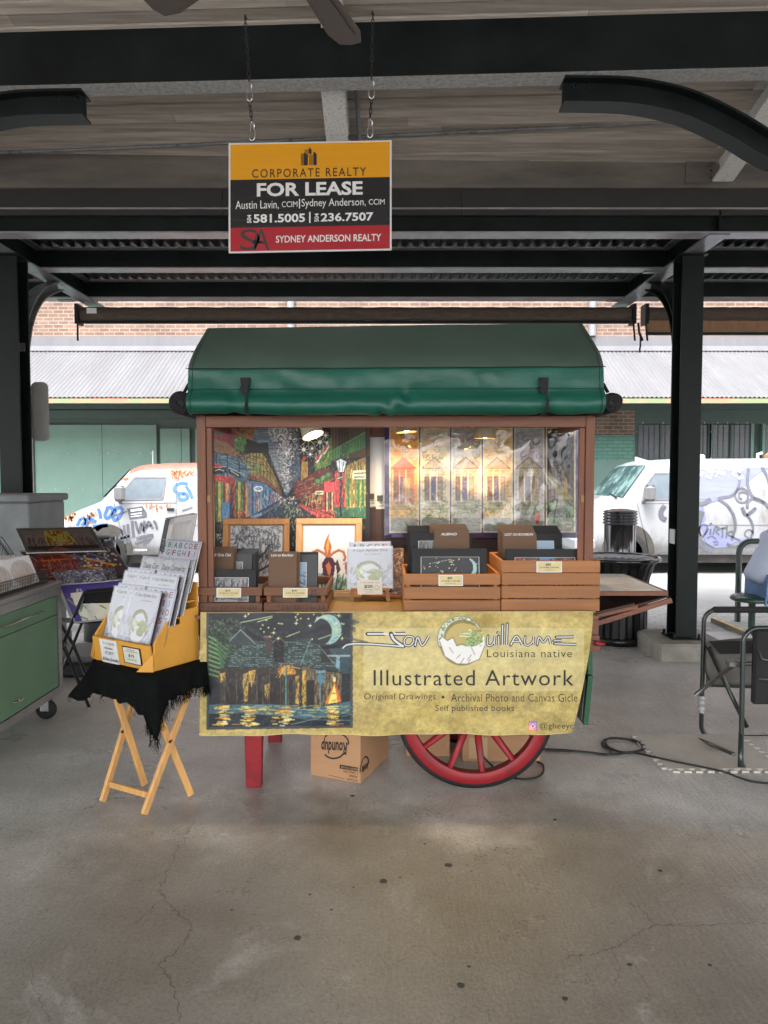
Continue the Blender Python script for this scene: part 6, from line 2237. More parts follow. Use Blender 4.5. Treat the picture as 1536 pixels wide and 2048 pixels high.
for x0, y0, x1, y1 in ((390, 540, 430, 740), (545, 620, 585, 710), (430, 520, 480, 600), (770, 560, 800, 760), (820, 520, 850, 780), (210, 540, 260, 590)):
    zp([(x0, y0), (x1, y0 - 10), (x1 - 6, y1), (x0 + 4, y1)], (196, 156, 70))
    zsc(18, (x0, y0, x1, y1), 36, 7, [(226, 196, 110), (100, 74, 40), (60, 50, 40), (200, 160, 80)], .8, PI / 2)
zsc(420, (230, 500, 820, 780), 26, 5, [(24, 20, 22), (90, 78, 64), (60, 54, 50), (130, 110, 76), (30, 34, 36)], .6, PI / 2)
zp([(1058, 600), (1105, 745), (985, 765)], (206, 130, 50))
zp([(1056, 620), (1080, 745), (1010, 758)], (250, 220, 120))
zl([(1058, 596), (1105, 742)], 8, (206, 70, 40))
zp([(1046, 565), (1068, 565), (1066, 598), (1048, 598)], (236, 220, 160))
zp([(640, 520), (690, 478), (740, 480), (775, 520), (770, 545), (650, 545)], (176, 130, 50))
zsc(30, (645, 480, 770, 545), 40, 6, [(240, 210, 110), (90, 60, 30), (206, 110, 40)], .8)
zl([(704, 500), (704, 830)], 13, (60, 104, 100))
zl([(700, 500), (700, 830)], 4, (140, 176, 166))
zp([(682, 808), (722, 808), (724, 838), (680, 838)], (70, 100, 100))
zl([(952, 520), (952, 820)], 7, (110, 150, 160))
zp([(930, 560), (955, 530), (985, 565), (985, 590), (955, 620), (930, 590)], (84, 130, 146))
zp([(922, 515), (990, 512), (990, 532), (922, 535)], (120, 160, 170))
zp([(140, 770), (600, 760), (830, 800), (1172, 740), (1172, 830), (900, 870), (500, 830), (140, 830)], (60, 96, 110))
zsc(130, (140, 770, 1170, 860), 60, 8, [(96, 136, 146), (40, 64, 76), (206, 176, 80), (150, 170, 160)], .65, 0)
zp([(140, 830), (500, 830), (860, 870), (1172, 850), (1172, 918), (136, 930)], (24, 34, 44))
for cx, w0 in ((245, 70), (440, 120), (690, 110), (1050, 70)):
    for k in range(40):
        x = cx + R.gauss(0, w0 * .3)
        y = R.uniform(775, 920)
        zl([(x - R.uniform(8, 34), y), (x + R.uniform(8, 34), y + R.uniform(-3, 3))], 9, R.choice([(250, 220, 110), (236, 180, 70), (250, 240, 180), (190, 130, 50)]), .75)
zl([(400, 830), (700, 845), (860, 875), (1170, 880)], 5, (96, 120, 130))
zl([(740, 910), (960, 860), (1165, 770)], 6, (110, 136, 146))
zsc(700, (140, 480, 1170, 920), 20, 4, [(20, 22, 26), (30, 34, 38), (64, 70, 68), (96, 104, 96), (16, 18, 20)], .5)
zsc(260, (140, 240, 1170, 500), 16, 4, [(22, 28, 30), (44, 54, 54), (130, 150, 144)], .5, .2)
# crescent moon and stars
mx_, my_ = Z5(1010, 215)
art.ell(mx_, my_, 27, 30, (150, 182, 176))
zsc(60, (930, 115, 1110, 310), 22, 8, [(206, 216, 190), (110, 150, 156), (190, 190, 130), (90, 124, 136)], .7)
art.ell(mx_ - 16, my_ + 5, 24, 27, (30, 34, 42))
zp([(910, 165), (930, 130), (985, 108), (990, 110), (930, 150)], (170, 196, 190))
for i in range(34):
    x, y = Z5(R.uniform(400, 1165), R.uniform(102, 290))
    if (x - mx_) ** 2 + (y - my_) ** 2 > 900:
        art.star(x, y, R.choice([.8, 1, 1.4, 3]), R.choice([(236, 226, 150), (250, 244, 210)]), 2)
for p0_, p1_ in (((370, 165), (600, 118)), ((495, 160), (600, 128)), ((705, 270), (800, 232)), ((940, 286), (1030, 255))):
    zl([p0_, p1_], 6, (180, 196, 150))
# hatchling in a crescent G
def yl(pts, w, c, a=1.0):
    art.line([Z6(*p) for p in pts], w / 2.743, c, a)
def yp(pts, c, a=1.0):
    art.poly([Z6(*p) for p in pts], c, a)
def yell(cx, cy, rx, ry, c, a=1.0):
    x, y = Z6(cx, cy)
    art.ell(x, y, rx / 2.743, ry / 2.743, c, a)
yell(668, 226, 126, 136, (96, 84, 50), .55)
yell(672, 226, 96, 100, (186, 164, 100))
yp([(700, 128), (790, 160), (800, 230), (700, 240)], (186, 164, 100))
def crescent(a0, a1, w0, w1, c, k=24):
    for i in range(k):
        t0, t1 = i / k, (i + 1) / k
        f = lambda t: (666 + 112 * math.cos(math.radians(a0 + (a1 - a0) * t)), 206 + 106 * math.sin(math.radians(a0 + (a1 - a0) * t)))
        yl([f(t0), f(t1)], w0 + (w1 - w0) * t0, c)
crescent(160, 340, 44, 6, (96, 104, 70))
crescent(162, 336, 36, 3, (206, 208, 190))
R2 = random.Random(2)
for i in range(90):
    t = R2.random()
    a_ = math.radians(165 + 150 * t)
    rr = 112 + R2.uniform(-15, 15) * (1 - t)
    x, y = 666 + rr * math.cos(a_), 206 + (rr - 6) * math.sin(a_)
    yl([(x, y), (x + R2.uniform(-6, 6), y + R2.uniform(-6, 6))], 4, R2.choice([(70, 96, 60), (120, 140, 90), (240, 240, 226), (90, 120, 80)]))
yp([(545, 220), (560, 200), (590, 222), (620, 205), (640, 250), (680, 240), (720, 250), (750, 215), (770, 240), (790, 190), (795, 260), (765, 325), (700, 352), (640, 350), (575, 310)], (226, 224, 220))
yl([(545, 220), (560, 200), (590, 222), (620, 205), (640, 250)], 4, (90, 84, 76))
yl([(548, 230), (575, 310), (640, 350), (700, 352), (765, 325), (795, 250)], 4, (110, 100, 84))
for x, y, x2, y2 in ((640, 320, 660, 300), (700, 330, 720, 300), (720, 260, 740, 300), (600, 260, 620, 290), (660, 350, 680, 320), (700, 352, 715, 325)):
    yl([(x, y), (x2, y2)], 3, (110, 104, 96))
yp([(645, 182), (700, 172), (712, 158), (735, 160), (745, 178), (778, 190), (785, 230), (740, 252), (690, 256), (672, 236), (700, 214), (650, 200)], (150, 168, 110))
yp([(648, 186), (700, 178), (742, 192), (700, 205), (655, 200)], (206, 206, 160))
yl([(650, 190), (740, 194)], 3, (70, 80, 50))
yell(714, 170, 9, 9, (240, 236, 190)); yell(714, 170, 4, 4, (20, 20, 16))
for i in range(70):
    x, y = R2.uniform(690, 780), R2.uniform(165, 255)
    yl([(x, y), (x + 6, y + R2.uniform(-4, 4))], 3, R2.choice([(84, 110, 64), (200, 206, 150), (60, 84, 50)]))
yl([(640, 250), (670, 242), (690, 250)], 7, (110, 130, 84))
# camera-app badge
ib = Z6(1058, 692)
art.rect(ib[0] - 8.5, ib[1] - 9, ib[0] + 8.5, ib[1] + 9, (176, 60, 130))
art.poly([(ib[0] - 8.5, ib[1] + 9), (ib[0] - 8.5, ib[1] - 2), (ib[0] + 5, ib[1] + 9)], (226, 140, 70))
art.poly([(ib[0] + 8.5, ib[1] - 9), (ib[0] - 6, ib[1] - 9), (ib[0] + 8.5, ib[1] + 4)], (110, 70, 176))
art.arc(ib[0], ib[1], 3.6, 0, 360, 1.4, (240, 230, 236), 14)
art.line([(ib[0] - 6, ib[1] - 6), (ib[0] + 6, ib[1] - 6), (ib[0] + 6, ib[1] + 6), (ib[0] - 6, ib[1] + 6), (ib[0] - 6, ib[1] - 6)], 1.2, (240, 230, 236))
banner = thing('art_banner', at(790, 1470, F - .07), 'gold vinyl banner with a night house picture and lettering, hung across the cart front', 'banner')
BF = bfn()
o = None
off = OFF[banner]
co = np.empty((art.h, art.w, 3))
for j in range(art.h):
    for i in range(art.w):
        p = BF(art.X[j, i], art.Y[j, i])
        co[j, i] = (p.x, p.y, p.z)
CO = co
art.X, art.Y = np.meshgrid(np.arange(art.w), np.arange(art.h))
M['banner'] = artmat('banner_vinyl', .38, 0.0, 1.0, .12)
art.mesh('vinyl_sheet', lambda i, j: CO[j, i], M['banner'], banner)
bk_ = MB()
for i in range(0, art.w - 1, 6):
    i2 = min(art.w - 1, i + 6)
    for j in range(0, art.h - 1, 6):
        j2 = min(art.h - 1, j + 6)
        dd = np.array((0, .003, 0))
        bk_.add([CO[j, i] + dd, CO[j, i2] + dd, CO[j2, i2] + dd, CO[j2, i] + dd], [(0, 1, 2, 3)], 0, True)
part('banner_back', bk_, M['paper'], banner)
hm = MB()
hm.tube([Vector(CO[-1, i]) + Vector((0, .001, 0)) for i in range(0, art.w, 8)], .0022, 5)
part('hem', hm, M['tag_gold'], banner)
b1, b2, b3 = bfn(.0012), bfn(.002), bfn(.0028)
g1, g2_, g3 = (lambda f: (lambda x, y: f(*Z6(x, y))))(b1), (lambda f: (lambda x, y: f(*Z6(x, y))))(b2), (lambda f: (lambda x, y: f(*Z6(x, y))))(b3)
lt = MB()
lt.text('Louisiana native', (806, 272, 1272, 314), g1, 0, -.004, spacing=1.12)
lt.text('Illustrated Artwork', (184, 384, 1282, 470), g1, 0, 0, spacing=1.1)
lt.text('Original Drawings', (132, 512, 525, 556), g1, 0, -.004, spacing=1.05)
lt.text('Archival Photo and Canvas Gicle', (610, 514, 1302, 558), g1, 0, -.004, spacing=1.05)
lt.text('Self published books', (523, 576, 955, 620), g1, 0, -.004, spacing=1.05)
lt.text('@gheeyc', (1095, 672, 1280, 716), g1, 0, 0, spacing=1.05)
lt.flat([(565 + 8 * math.cos(-2 * PI * i / 12), 533 + 8 * math.sin(-2 * PI * i / 12)) for i in range(12)], g1)
part('black_lettering', lt, mat('banner_black_ink', (0.02, 0.018, 0.014), .45, var=.1), banner)
name_o, name_w = MB(), MB()
J = [(148, 180), (362, 180)]
strokes = [([(150, 186), (358, 186)], 16), ([(280, 186), (300, 222), (350, 256)], 20), ([(350, 256), (230, 246), (110, 240), (40, 246), (14, 266)], 12)]
strokes += [([(366, 200), (352, 222), (358, 246), (384, 250), (404, 226), (396, 202), (366, 200)], 10), ([(412, 252), (426, 204), (452, 250), (486, 200)], 11)]
strokes += [([(812, 196), (808, 240), (826, 250), (846, 226), (850, 196)], 9), ([(846, 220), (850, 250)], 8), ([(870, 198), (872, 248)], 10), ([(864, 178), (872, 182)], 8), ([(892, 136), (890, 246)], 10), ([(918, 130), (914, 246)], 10)]
strokes += [([(936, 248), (968, 198), (1000, 246)], 11), ([(950, 228), (990, 226)], 8), ([(1016, 200), (1014, 240), (1034, 248), (1058, 226), (1062, 200)], 9), ([(1060, 222), (1064, 246)], 8), ([(1082, 246), (1092, 204), (1116, 232), (1142, 202), (1156, 242)], 10)]
strokes += [([(1186, 204), (1284, 202)], 10), ([(1172, 224), (1216, 222)], 9), ([(1176, 240), (1298, 244)], 10)]
for P_, w_ in strokes:
    name_o.ribbon(P_, w_ + 6, g2_)
    name_o.flat([(P_[0][0] + (w_ / 2 + 3) * math.cos(-2 * PI * i / 8), P_[0][1] + (w_ / 2 + 3) * math.sin(-2 * PI * i / 8)) for i in range(8)], g1)
    name_w.ribbon(P_, w_ * .62, g3)
part('name_outline', name_o, mat('banner_outline_ink', (0.03, 0.03, 0.03), .45, var=.1), banner)
part('name_lettering', name_w, mat('banner_silver_ink', rgb(206, 208, 214), .45, var=.04), banner)

# ---------------------------------------------------------------- folding tray table, black cloth, yellow book display
M['tray_wood'] = wood('honey_tray_wood', rgb(206, 156, 96), 2, dark=.72)
M['fringe_cloth'] = mat('black_fringed_cloth', (0.004, 0.0045, 0.0045), 0.9, var=0.6, vscale=14, bump=0.3, bscale=120, spec=0.1)
M['yellow_board'] = mat('yellow_plywood', rgb(206, 148, 58), 0.5, var=0.09, vscale=4, stretch=(1, 1, .5), bump=0.03)
fA, fB, fC, fD = Vector((-1.378, 3.55, 0)), Vector((-1.129, 3.41, 0)), Vector((-.941, 3.61, 0)), Vector((-1.254, 3.75, 0))
tray = thing('folding_tray_table', (-1.175, 3.58, 0), 'small folding wooden tray table with crossed legs under the black cloth', 'table')
T = Vector((0, 0, .635))
inn = (fC - fB).normalized()
ux = (fB - fA).normalized()
gA, gB, gC, gD = gnd(205, 1606), gnd(288, 1632), gnd(388, 1595), gnd(284, 1571)
for (p, q, o) in ((gA, fD + T, 0), (gB, fC + T, 0), (gD, fA + T, 1), (gC, fB + T, 1)):
    off_ = ux * (.02 if o else 0) * (1 if p is gD else -1)
    bevel(part('leg', MB().bar(p + off_ + Vector((0, 0, .008)), q + off_, .02, .034, (0, 0, 1)), M['tray_wood'], tray), .003, 1)
lo_ = lambda p, q, f: p + (q - p) * f
r0, r1 = lo_(gA, fD + T, .13), lo_(gB, fC + T, .13)
part('rail', MB().bar(r0, r1, .012, .028), M['tray_wood'], tray)
for a, b in ((lo_(gA, fD + T, .5), 0), (lo_(gB, fC + T, .5), 0)):
    part('pivot_bolt', MB().lathe([(.007, -.028), (.007, .0)], a + Vector((0, 0, 0)), 10, axis='y'), M['black_steel'], tray)
u_, v_ = Vector((.845, -.534, 0)), Vector((.534, .845, 0))
O_ = Vector((-1.098, 3.43, .665))
Lp = lambda a, b, z=0.0: O_ + u_ * a + v_ * b + Vector((0, 0, z))
part('tray_top', MB().hexa([Lp(.0, .0, -.03), Lp(.0, .27, -.03), Lp(-.34, .27, -.03), Lp(-.34, .0, -.03), Lp(.0, .0, -.012), Lp(.0, .27, -.012), Lp(-.34, .27, -.012), Lp(-.34, .0, -.012)][::1]), M['tray_wood'], tray)
# cloth: top sheet and hanging skirts with a ragged fringe
cl = MB()
path = [Lp(-.50, .1), Lp(-.47, .0), Lp(-.40, -.05), Lp(-.3, -.068), Lp(-.2, -.07), Lp(-.1, -.07), Lp(-.01, -.062), Lp(.045, -.03), Lp(.062, .04), Lp(.066, .12), Lp(.07, .19), Lp(.07, .27), Lp(.03, .30)]
P_ = []
for i in range(len(path) - 1):
    for k in range(6):
        P_.append(path[i].lerp(path[i + 1], k / 6))
P_.append(path[-1])
L_ = len(P_)
def drop(t):
    pts = ((0, .12), (.06, .19), (.12, .2), (.2, .14), (.3, .135), (.42, .15), (.5, .19), (.54, .27), (.575, .31), (.61, .22), (.65, .13), (.75, .11), (.85, .105), (.93, .13), (1, .09))
    for (a, x), (b, y) in zip(pts[:-1], pts[1:]):
        if a <= t <= b:
            return x + (y - x) * (t - a) / (b - a)
    return .1
ctr = Lp(-.2, .13)
rows = 9
vs = []
for i, p in enumerate(P_):
    t = i / (L_ - 1)
    out = (p - ctr)
    out.z = 0
    out.normalize()
    d = drop(t) + .006 * math.sin(i * 1.7)
    for j in range(rows):
        f = j / (rows - 1)
        flare = (.012 + .07 * max(0, 1 - t / .13) + .02 * N_.noise(Vector((i * .22, f, 3)))) * f ** .8
        q = p + out * flare + Vector((0, 0, -.004 - d * f if f > 0 else 0)) + Vector((-.11, -.01, 0)) * (max(0, 1 - abs(t - .06) / .1) * f ** 1.3)
        q += out * .008 * math.sin(i * .9 + f * 2) * f
        vs.append(q)
fs = [(i * rows + j, i * rows + j + 1, (i + 1) * rows + j + 1, (i + 1) * rows + j) for i in range(L_ - 1) for j in range(rows - 1)]
cl.add(vs, fs, 0, True)
topi = [i * rows for i in range(L_)]
cl.f.append(tuple(topi))
cl.mi.append(0)
cl.sm.append(False)
fr = MB()
R = random.Random(21)
for i in range(L_ - 1):
    t = i / (L_ - 1)
    dens = 9 if t > .5 else (1 if R.random() < .4 else 0)
    for k in range(dens):
        f = R.random()
        b = vs[i * rows + rows - 1].lerp(vs[(i + 1) * rows + rows - 1], f)
        b2 = vs[i * rows + 3].lerp(vs[(i + 1) * rows + 3], f)
        l = R.uniform(.015, .05) * (1.5 if .53 < t < .64 else 1)
        m_ = b.lerp(b2, R.uniform(0, .3))
        fr.tube([m_, b + Vector((R.uniform(-.008, .008), R.uniform(-.008, .008), -l * .5)), b + Vector((R.uniform(-.016, .016), R.uniform(-.012, .012), -l))], .0011, 3, cap=False)
fr.tube([vs[-4 * rows + rows - 1], vs[-4 * rows + rows - 1] + Vector((.02, 0, -.06)), vs[-4 * rows + rows - 1] + Vector((.01, 0, -.1)), vs[-4 * rows + rows - 1] + Vector((.0, 0, -.15)), vs[-4 * rows + rows - 1] + Vector((-.012, 0, -.18))], .0011, 4)
cloth_o = solo('fringed_cloth', cl, M['fringe_cloth'], Lp(-.2, .13), 'black fringed cloth draped over the tray table under the yellow display', 'cloth')
so = cloth_o.modifiers.new('thickness', 'SOLIDIFY')
so.thickness = .0015
part('fringe', fr, M['fringe_cloth'], cloth_o)

disp = thing('book_display', Lp(-.22, .14, .003), 'yellow stepped plywood display stand filled with alligator story books', 'display stand')
prf = [(0, .003), (0, .135), (.012, .15), (.085, .235), (.085, .205), (.165, .205), (.165, .235), (.2, .285), (.2, .27), (.275, .275), (.275, .40), (.285, .40), (.285, .003)]
for a0 in (-.012, -.452):
    bevel(part('side_panel', MB().prism([Lp(a0, b, z) for b, z in prf], u_ * .012), M['yellow_board'], disp), .002, 1)
part('front_panel', MB().hexa([Lp(-.44, -.002, .003), Lp(-.012, -.002, .003), Lp(-.012, .01, .003), Lp(-.44, .01, .003), Lp(-.44, -.022, .128), Lp(-.012, -.022, .128), Lp(-.012, -.01, .13), Lp(-.44, -.01, .13)]), M['yellow_board'], disp)
part('back_panel', MB().hexa([Lp(-.44, .275, .003), Lp(-.012, .275, .003), Lp(-.012, .284, .003), Lp(-.44, .284, .003), Lp(-.44, .275, .4), Lp(-.012, .275, .4), Lp(-.012, .284, .4), Lp(-.44, .284, .4)]), M['yellow_board'], disp)
for k, (b, z) in enumerate(((.03, .09), (.09, .165), (.155, .24), (.215, .31))):
    part('shelf', MB().hexa([Lp(-.44, b, z - .008), Lp(-.012, b, z - .008), Lp(-.012, b + .06, z - .008), Lp(-.44, b + .06, z - .008), Lp(-.44, b, z), Lp(-.012, b, z), Lp(-.012, b + .06, z), Lp(-.44, b + .06, z)]), M['yellow_board'], disp)
wing = MB().prism([Lp(-.4525, -.004, .13), Lp(-.4525, -.004, .003), Lp(-.53, .03, .003)], v_ * .008)
wing.prism([Lp(.002, -.012, .09), Lp(.002, -.012, .003), Lp(-.07, -.05, .003)], v_ * .006)
part('wing_brace', wing, M['yellow_board'], disp)
c0 = lambda x, y, d=0: Lp(-.44 + .428 * x, -.0035 - .0195 * (1 - y) - d, .128 - .124 * y)
nc = MB().prism([c0(.13, .04), c0(.44, .04), c0(.44, 1.02), c0(.13, 1.02)], v_ * -.0015)
f_ = lambda a, b: c0(.13 + .31 * a, .04 + .98 * b, .0025)
nc.text('"A CAJUN', (.18, .1, .86, .24), f_, 1, .0, .1).text('Alphabet', (.24, .3, .74, .44), f_, 1, 0, .2).text('STORY"', (.24, .5, .78, .63), f_, 1, .01, .1).text('$20ea (Locals)', (.06, .76, .98, .95), f_, 1, .015, .2)
part('price_note', nc, [M['paper'], M['ink']], disp)
nd = MB().prism([c0(.54, .16), c0(.85, .16), c0(.85, .86), c0(.54, .86)], v_ * -.003)
f_ = lambda a, b: c0(.54 + .31 * a, .16 + .7 * b, .0045)
nd.add([f_(.05, .05), f_(.95, .05), f_(.95, .95), f_(.05, .95)], [(3, 2, 1, 0)], 1)
f2_ = lambda a, b: c0(.54 + .31 * a, .16 + .7 * b, .0055)
nd.text('$15', (.32, .42, .64, .6), f2_, 0, .03).text('Coloring Book', (.14, .22, .86, .32), f2_, 0).text('New Orleans', (.26, .68, .76, .77), f2_, 0).text('Louisiana', (.3, .1, .7, .18), f2_, 0)
part('price_plaque', nd, [M['ink'], mat('cream_card', (0.6, 0.6, 0.55))], disp)

protos = {}


def shelf_book(kind, a, tier, k, label, group):
    """a = right edge along the display, k = how far forward in the stack"""
    b = (.045, .105, .17, .232)[tier] - k * .009
    z = (.098, .173, .248, .355)[tier]
    z += .014 if kind == 'alpha' and tier < 2 else 0
    b += .013 if kind == 'alpha' and tier < 2 else 0
    w, h, ln = .208, .268 if tier < 3 else .25, .085
    key = (kind, tier)
    p0, pu, pv = Lp(a - w, b + ln, z + h), Lp(a, b + ln, z + h), Lp(a - w, b, z)
    nm = {'story': 'story_book', 'alpha': 'alphabet_book', 'daisy': 'daisy_book'}[kind]
    if key not in protos:
        protos[key] = (book(nm, p0, pu, pv, .005, kind, label, group), pv + (pu - p0) / 2)
        return
    src, base = protos[key]
    copy_thing(src, pv + (pu - p0) / 2, None, label, group)


GS = 'alligator story books'
GA = 'alphabet letter books'
GD = 'daisy story books'
tn = ('lowest', 'second', 'third', 'top')
shelf_book('alpha', .0, 0, 0, 'alphabet letter book behind the front story book, lowest row at its cart end', GA)
shelf_book('alpha', -.225, 0, 0, 'alphabet letter book standing behind the stories, lowest row far from the cart', GA)
shelf_book('story', -.232, 0, 1, 'story book at the end of the lowest row farthest from the cart', GS)
shelf_book('story', -.12, 0, 1.6, 'story book half hidden in the middle of the lowest display row', GS)
shelf_book('story', -.07, 0, 2.6, 'frontmost alligator story book in the lowest row of the yellow display', GS)
shelf_book('alpha', .0, 1, 0, 'alphabet letter book in the second row, at the cart end', GA)
shelf_book('alpha', -.225, 1, 0, 'alphabet letter book in the second row, at the green cabinet end', GA)
shelf_book('story', -.225, 1, 1, 'story book at the green cabinet end of the second row', GS)
shelf_book('story', -.12, 1, 1.6, 'story book half hidden in the middle of the second row', GS)
shelf_book('story', -.015, 1, 2.2, 'fully seen story book in the second row, below the daisy books', GS)
shelf_book('daisy', .012, 2, .2, 'daisy book at the very back of the third row, cart end', GD)
shelf_book('daisy', -.16, 2, 1, 'daisy book half hidden behind another in the third row', GD)
shelf_book('daisy', -.01, 2, 2, 'front daisy book with blue script title in the third row', GD)
shelf_book('alpha', -.09, 3, 0, 'alphabet letter book half hidden behind another in the top row', GA)
shelf_book('alpha', .005, 3, 1.2, 'front alphabet letter book in the top row, showing A to J', GA)

# canvas seen from behind, leaning beside the cart post
cv = thing('stretched_canvas', at(360, 1090, 3.95), 'stretched canvas seen from behind with star-painted edge, beside the cart post', 'canvas')
a, b_, c_, d_ = at(332, 1036, 3.86), at(387, 1026, 4.0), at(371, 1115, 3.98), at(316, 1116, 3.84)
nrm = (b_ - a).cross(d_ - a).normalized()
if nrm.y > 0:
    nrm = -nrm
th = nrm * .035
sw = lambda p, q, w: MB().hexa([p, q, q - th, p - th, p + w, q + w, q + w - th, p + w - th])
dn = (d_ - a).normalized() * .03
rt = (b_ - a).normalized() * .03
part('canvas_back', MB().prism([a - th * .0, b_, c_, d_], th * -.1), M['leaf_top'], cv)
fr_ = MB()
for p, q, w in ((a, b_, dn), (d_ - dn, c_ - dn, dn), (a, d_, rt), (b_ - rt, c_ - rt, rt)):
    fr_.hexa([p, q, q + th, p + th, p + w, q + w, q + w + th, p + w + th])
part('stretcher_bar', fr_, M['paper'], cv)
se = MB().prism([a, d_, d_ + th * 1.01, a + th * 1.01], rt * -.1)
so_ = part('painted_edge', se, M['ink'], cv)
ss = MB()
for k in range(9):
    p = a.lerp(d_, random.random()) + th * random.uniform(.2, .9) - rt * .12
    ss.lathe([(0, -.002), (.003, 0), (0, .002)], p, 6)
part('star_dots', ss, M['tag_gold'], so_)

# ---------------------------------------------------------------- green rolling cabinet
M['cab_green'] = mat('green_cabinet_laminate', rgb(104, 140, 110), 0.5, var=0.12, vscale=2.5, stretch=(1, 1, .5), bump=0.02)
M['cab_metal'] = mat('brushed_cabinet_trim', (0.34, 0.33, 0.32), 0.4, metal=0.7, var=0.15, vscale=12)
cab = thing('rolling_cabinet', (-2.55, 4.0, 0), 'green metal-edged rolling cabinet on casters at the left edge', 'cabinet')
cx0, cx1, cy0, cy1, cz0, cz1 = -2.95, -2.165, 3.05, 4.82, .158, .905
part('carcass', MB().box(cx0, cx1 - .012, cy0, cy1, cz0, cz1 - .03), M['cab_green'], cab)
part('top', MB().bbox(cx0 - .01, cx1 + .01, cy0 - .01, cy1 + .01, cz1 - .03, cz1, .004), M['cab_metal'], cab)
tr = MB()
for a, b in ((cy0, cy0 + .05), (cy1 - .05, cy1)):
    tr.box(cx1 - .012, cx1 + .004, a, b, cz0, cz1 - .032)
tr.box(cx1 - .012, cx1 + .004, cy0 + .0505, cy1 - .0505, cz0, cz0 + .05).box(cx1 - .012, cx1 + .004, cy0 + .0505, cy1 - .0505, cz1 - .085, cz1 - .032)
tro = part('trim', tr, M['cab_metal'], cab)
rv = MB()
for y in (cy1 - .02, cy0 + .02):
    for z in (.2, .35, .5, .65, .8):
        rv.lathe([(.006, 0), (.005, .004), (0, .005)], (0, 0, 0), 8, axis='x')
        for q in range(len(rv.v) - 24, len(rv.v)):
            rv.v[q] = rv.v[q] + Vector((cx1 + .004, y, z))
part('rivet', rv, M['cab_metal'], tro)
dr = part('door_panel', MB().bbox(cx1 - .0118, cx1 + .001, cy0 + .06, cy1 - .06, cz0 + .055, cz1 - .215, .002), M['cab_green'], cab)
df = part('drawer_front', MB().bbox(cx1 - .0118, cx1 + .001, cy0 + .06, cy1 - .06, cz1 - .21, cz1 - .09, .002), M['cab_green'], cab)
part('handle', MB().tube([(cx1, 4.05, cz1 - .155), (cx1 + .025, 4.06, cz1 - .15), (cx1 + .025, 4.52, cz1 - .15), (cx1, 4.53, cz1 - .155)], .006, 8), M['chrome'], df)
part('handle', MB().tube([(cx1, 4.18, .28), (cx1 + .025, 4.185, .285), (cx1 + .025, 4.24, .285), (cx1, 4.245, .28)], .006, 8), M['chrome'], dr)
for x, y in ((cx1 - .07, cy1 - .09), (cx1 - .07, cy0 + .09), (cx0 + .07, cy1 - .09), (cx0 + .07, cy0 + .09)):
    wh = part('caster', MB().lathe([(.02, -.016), (.062, -.016), (.066, -.01), (.066, .01), (.062, .016), (.02, .016)], (x, y, .066), 24, axis='y'), M['rubber'], cab)
    part('caster_fork', MB().box(x - .028, x + .028, y - .03, y - .024, .06, .15).box(x - .028, x + .028, y + .024, y + .03, .06, .15).box(x - .035, x + .035, y - .032, y + .032, .1505, .1575), M['chrome'], wh)
# wire basket with sleeved glossy prints
bas = thing('wire_basket', (-2.3, 4.35, cz1), 'black wire basket of glossy white prints on the green cabinet', 'basket')
bm = MB()
X0, X1, Y0, Y1, Z0, Z1 = -2.62, -2.2, 4.05, 4.72, cz1 + .006, cz1 + .085
for z in (Z0, Z0 + .02, Z0 + .04, Z0 + .06, Z1):
    bm.tube([(X0, Y0, z), (X1, Y0, z), (X1, Y1, z), (X0, Y1, z)], .0035 if z in (Z0, Z1) else .0018, 5, True)
n = 34
for i in range(n + 1):
    y = Y0 + (Y1 - Y0) * i / n
    bm.tube([(X1, y, Z0), (X1, y, Z1)], .0016, 4, cap=False)
    bm.tube([(X0, y, Z0), (X0, y, Z1)], .0016, 4, cap=False)
for i in range(20):
    x = X0 + (X1 - X0) * i / 19
    for y in (Y0, Y1):
        bm.tube([(x, y, Z0), (x, y, Z1)], .0016, 4, cap=False)
    bm.tube([(x, Y0, Z0), (x, Y1, Z0)], .0016, 4, cap=False)
bm.tube([(X0, Y1, Z1), (X0 - .02, Y1, Z1 + .16), (X0 - .02, Y0, Z1 + .16), (X0, Y0, Z1)], .0035, 5)
part('wire_frame', bm, M['black_steel'], bas)


def arch_art(a):
    a.im[:] = np.array((222, 222, 222)) / 255
    for cx in (28, 74):
        a.ell(cx, 55, 21, 44, (182, 164, 152), 1, .1).arc(cx, 55, 21, 0, 360, 2, (140, 150, 156), 20, 44)
        a.scribble(40, (cx - 16, 20, cx + 16, 92), 12, 2, [(160, 140, 128), (200, 184, 172), (140, 124, 116)], .6, PI / 2)


for k in range(6):
    x = -2.235 - k * .03
    p0, pu, pv = Vector((x - .07, 4.08, cz1 + .19)), Vector((x - .07, 4.68, cz1 + .19)), Vector((x, 4.08, cz1 + .014))
    lab = 'glossy print with two pale ovals at the front of the wire basket' if k == 0 else 'glossy white print filed behind the oval one in the wire basket'
    t = thing('sleeved_print', (x, 4.38, cz1 + .014), lab, 'print', None if k == 0 else 'prints in the wire basket')
    part('board', MB().slab(pv, pv + (pu - p0), p0, .006), M['paper'], t)
    if k == 0:
        a = Art(0, 0, 100, 100, 50, 30, (220, 220, 220))
        arch_art(a)
        a.mesh('picture', plane_fn((0, 0, 100, 100), p0, pu, pv, .0015), artmat('print_gloss', .18, .6), t)
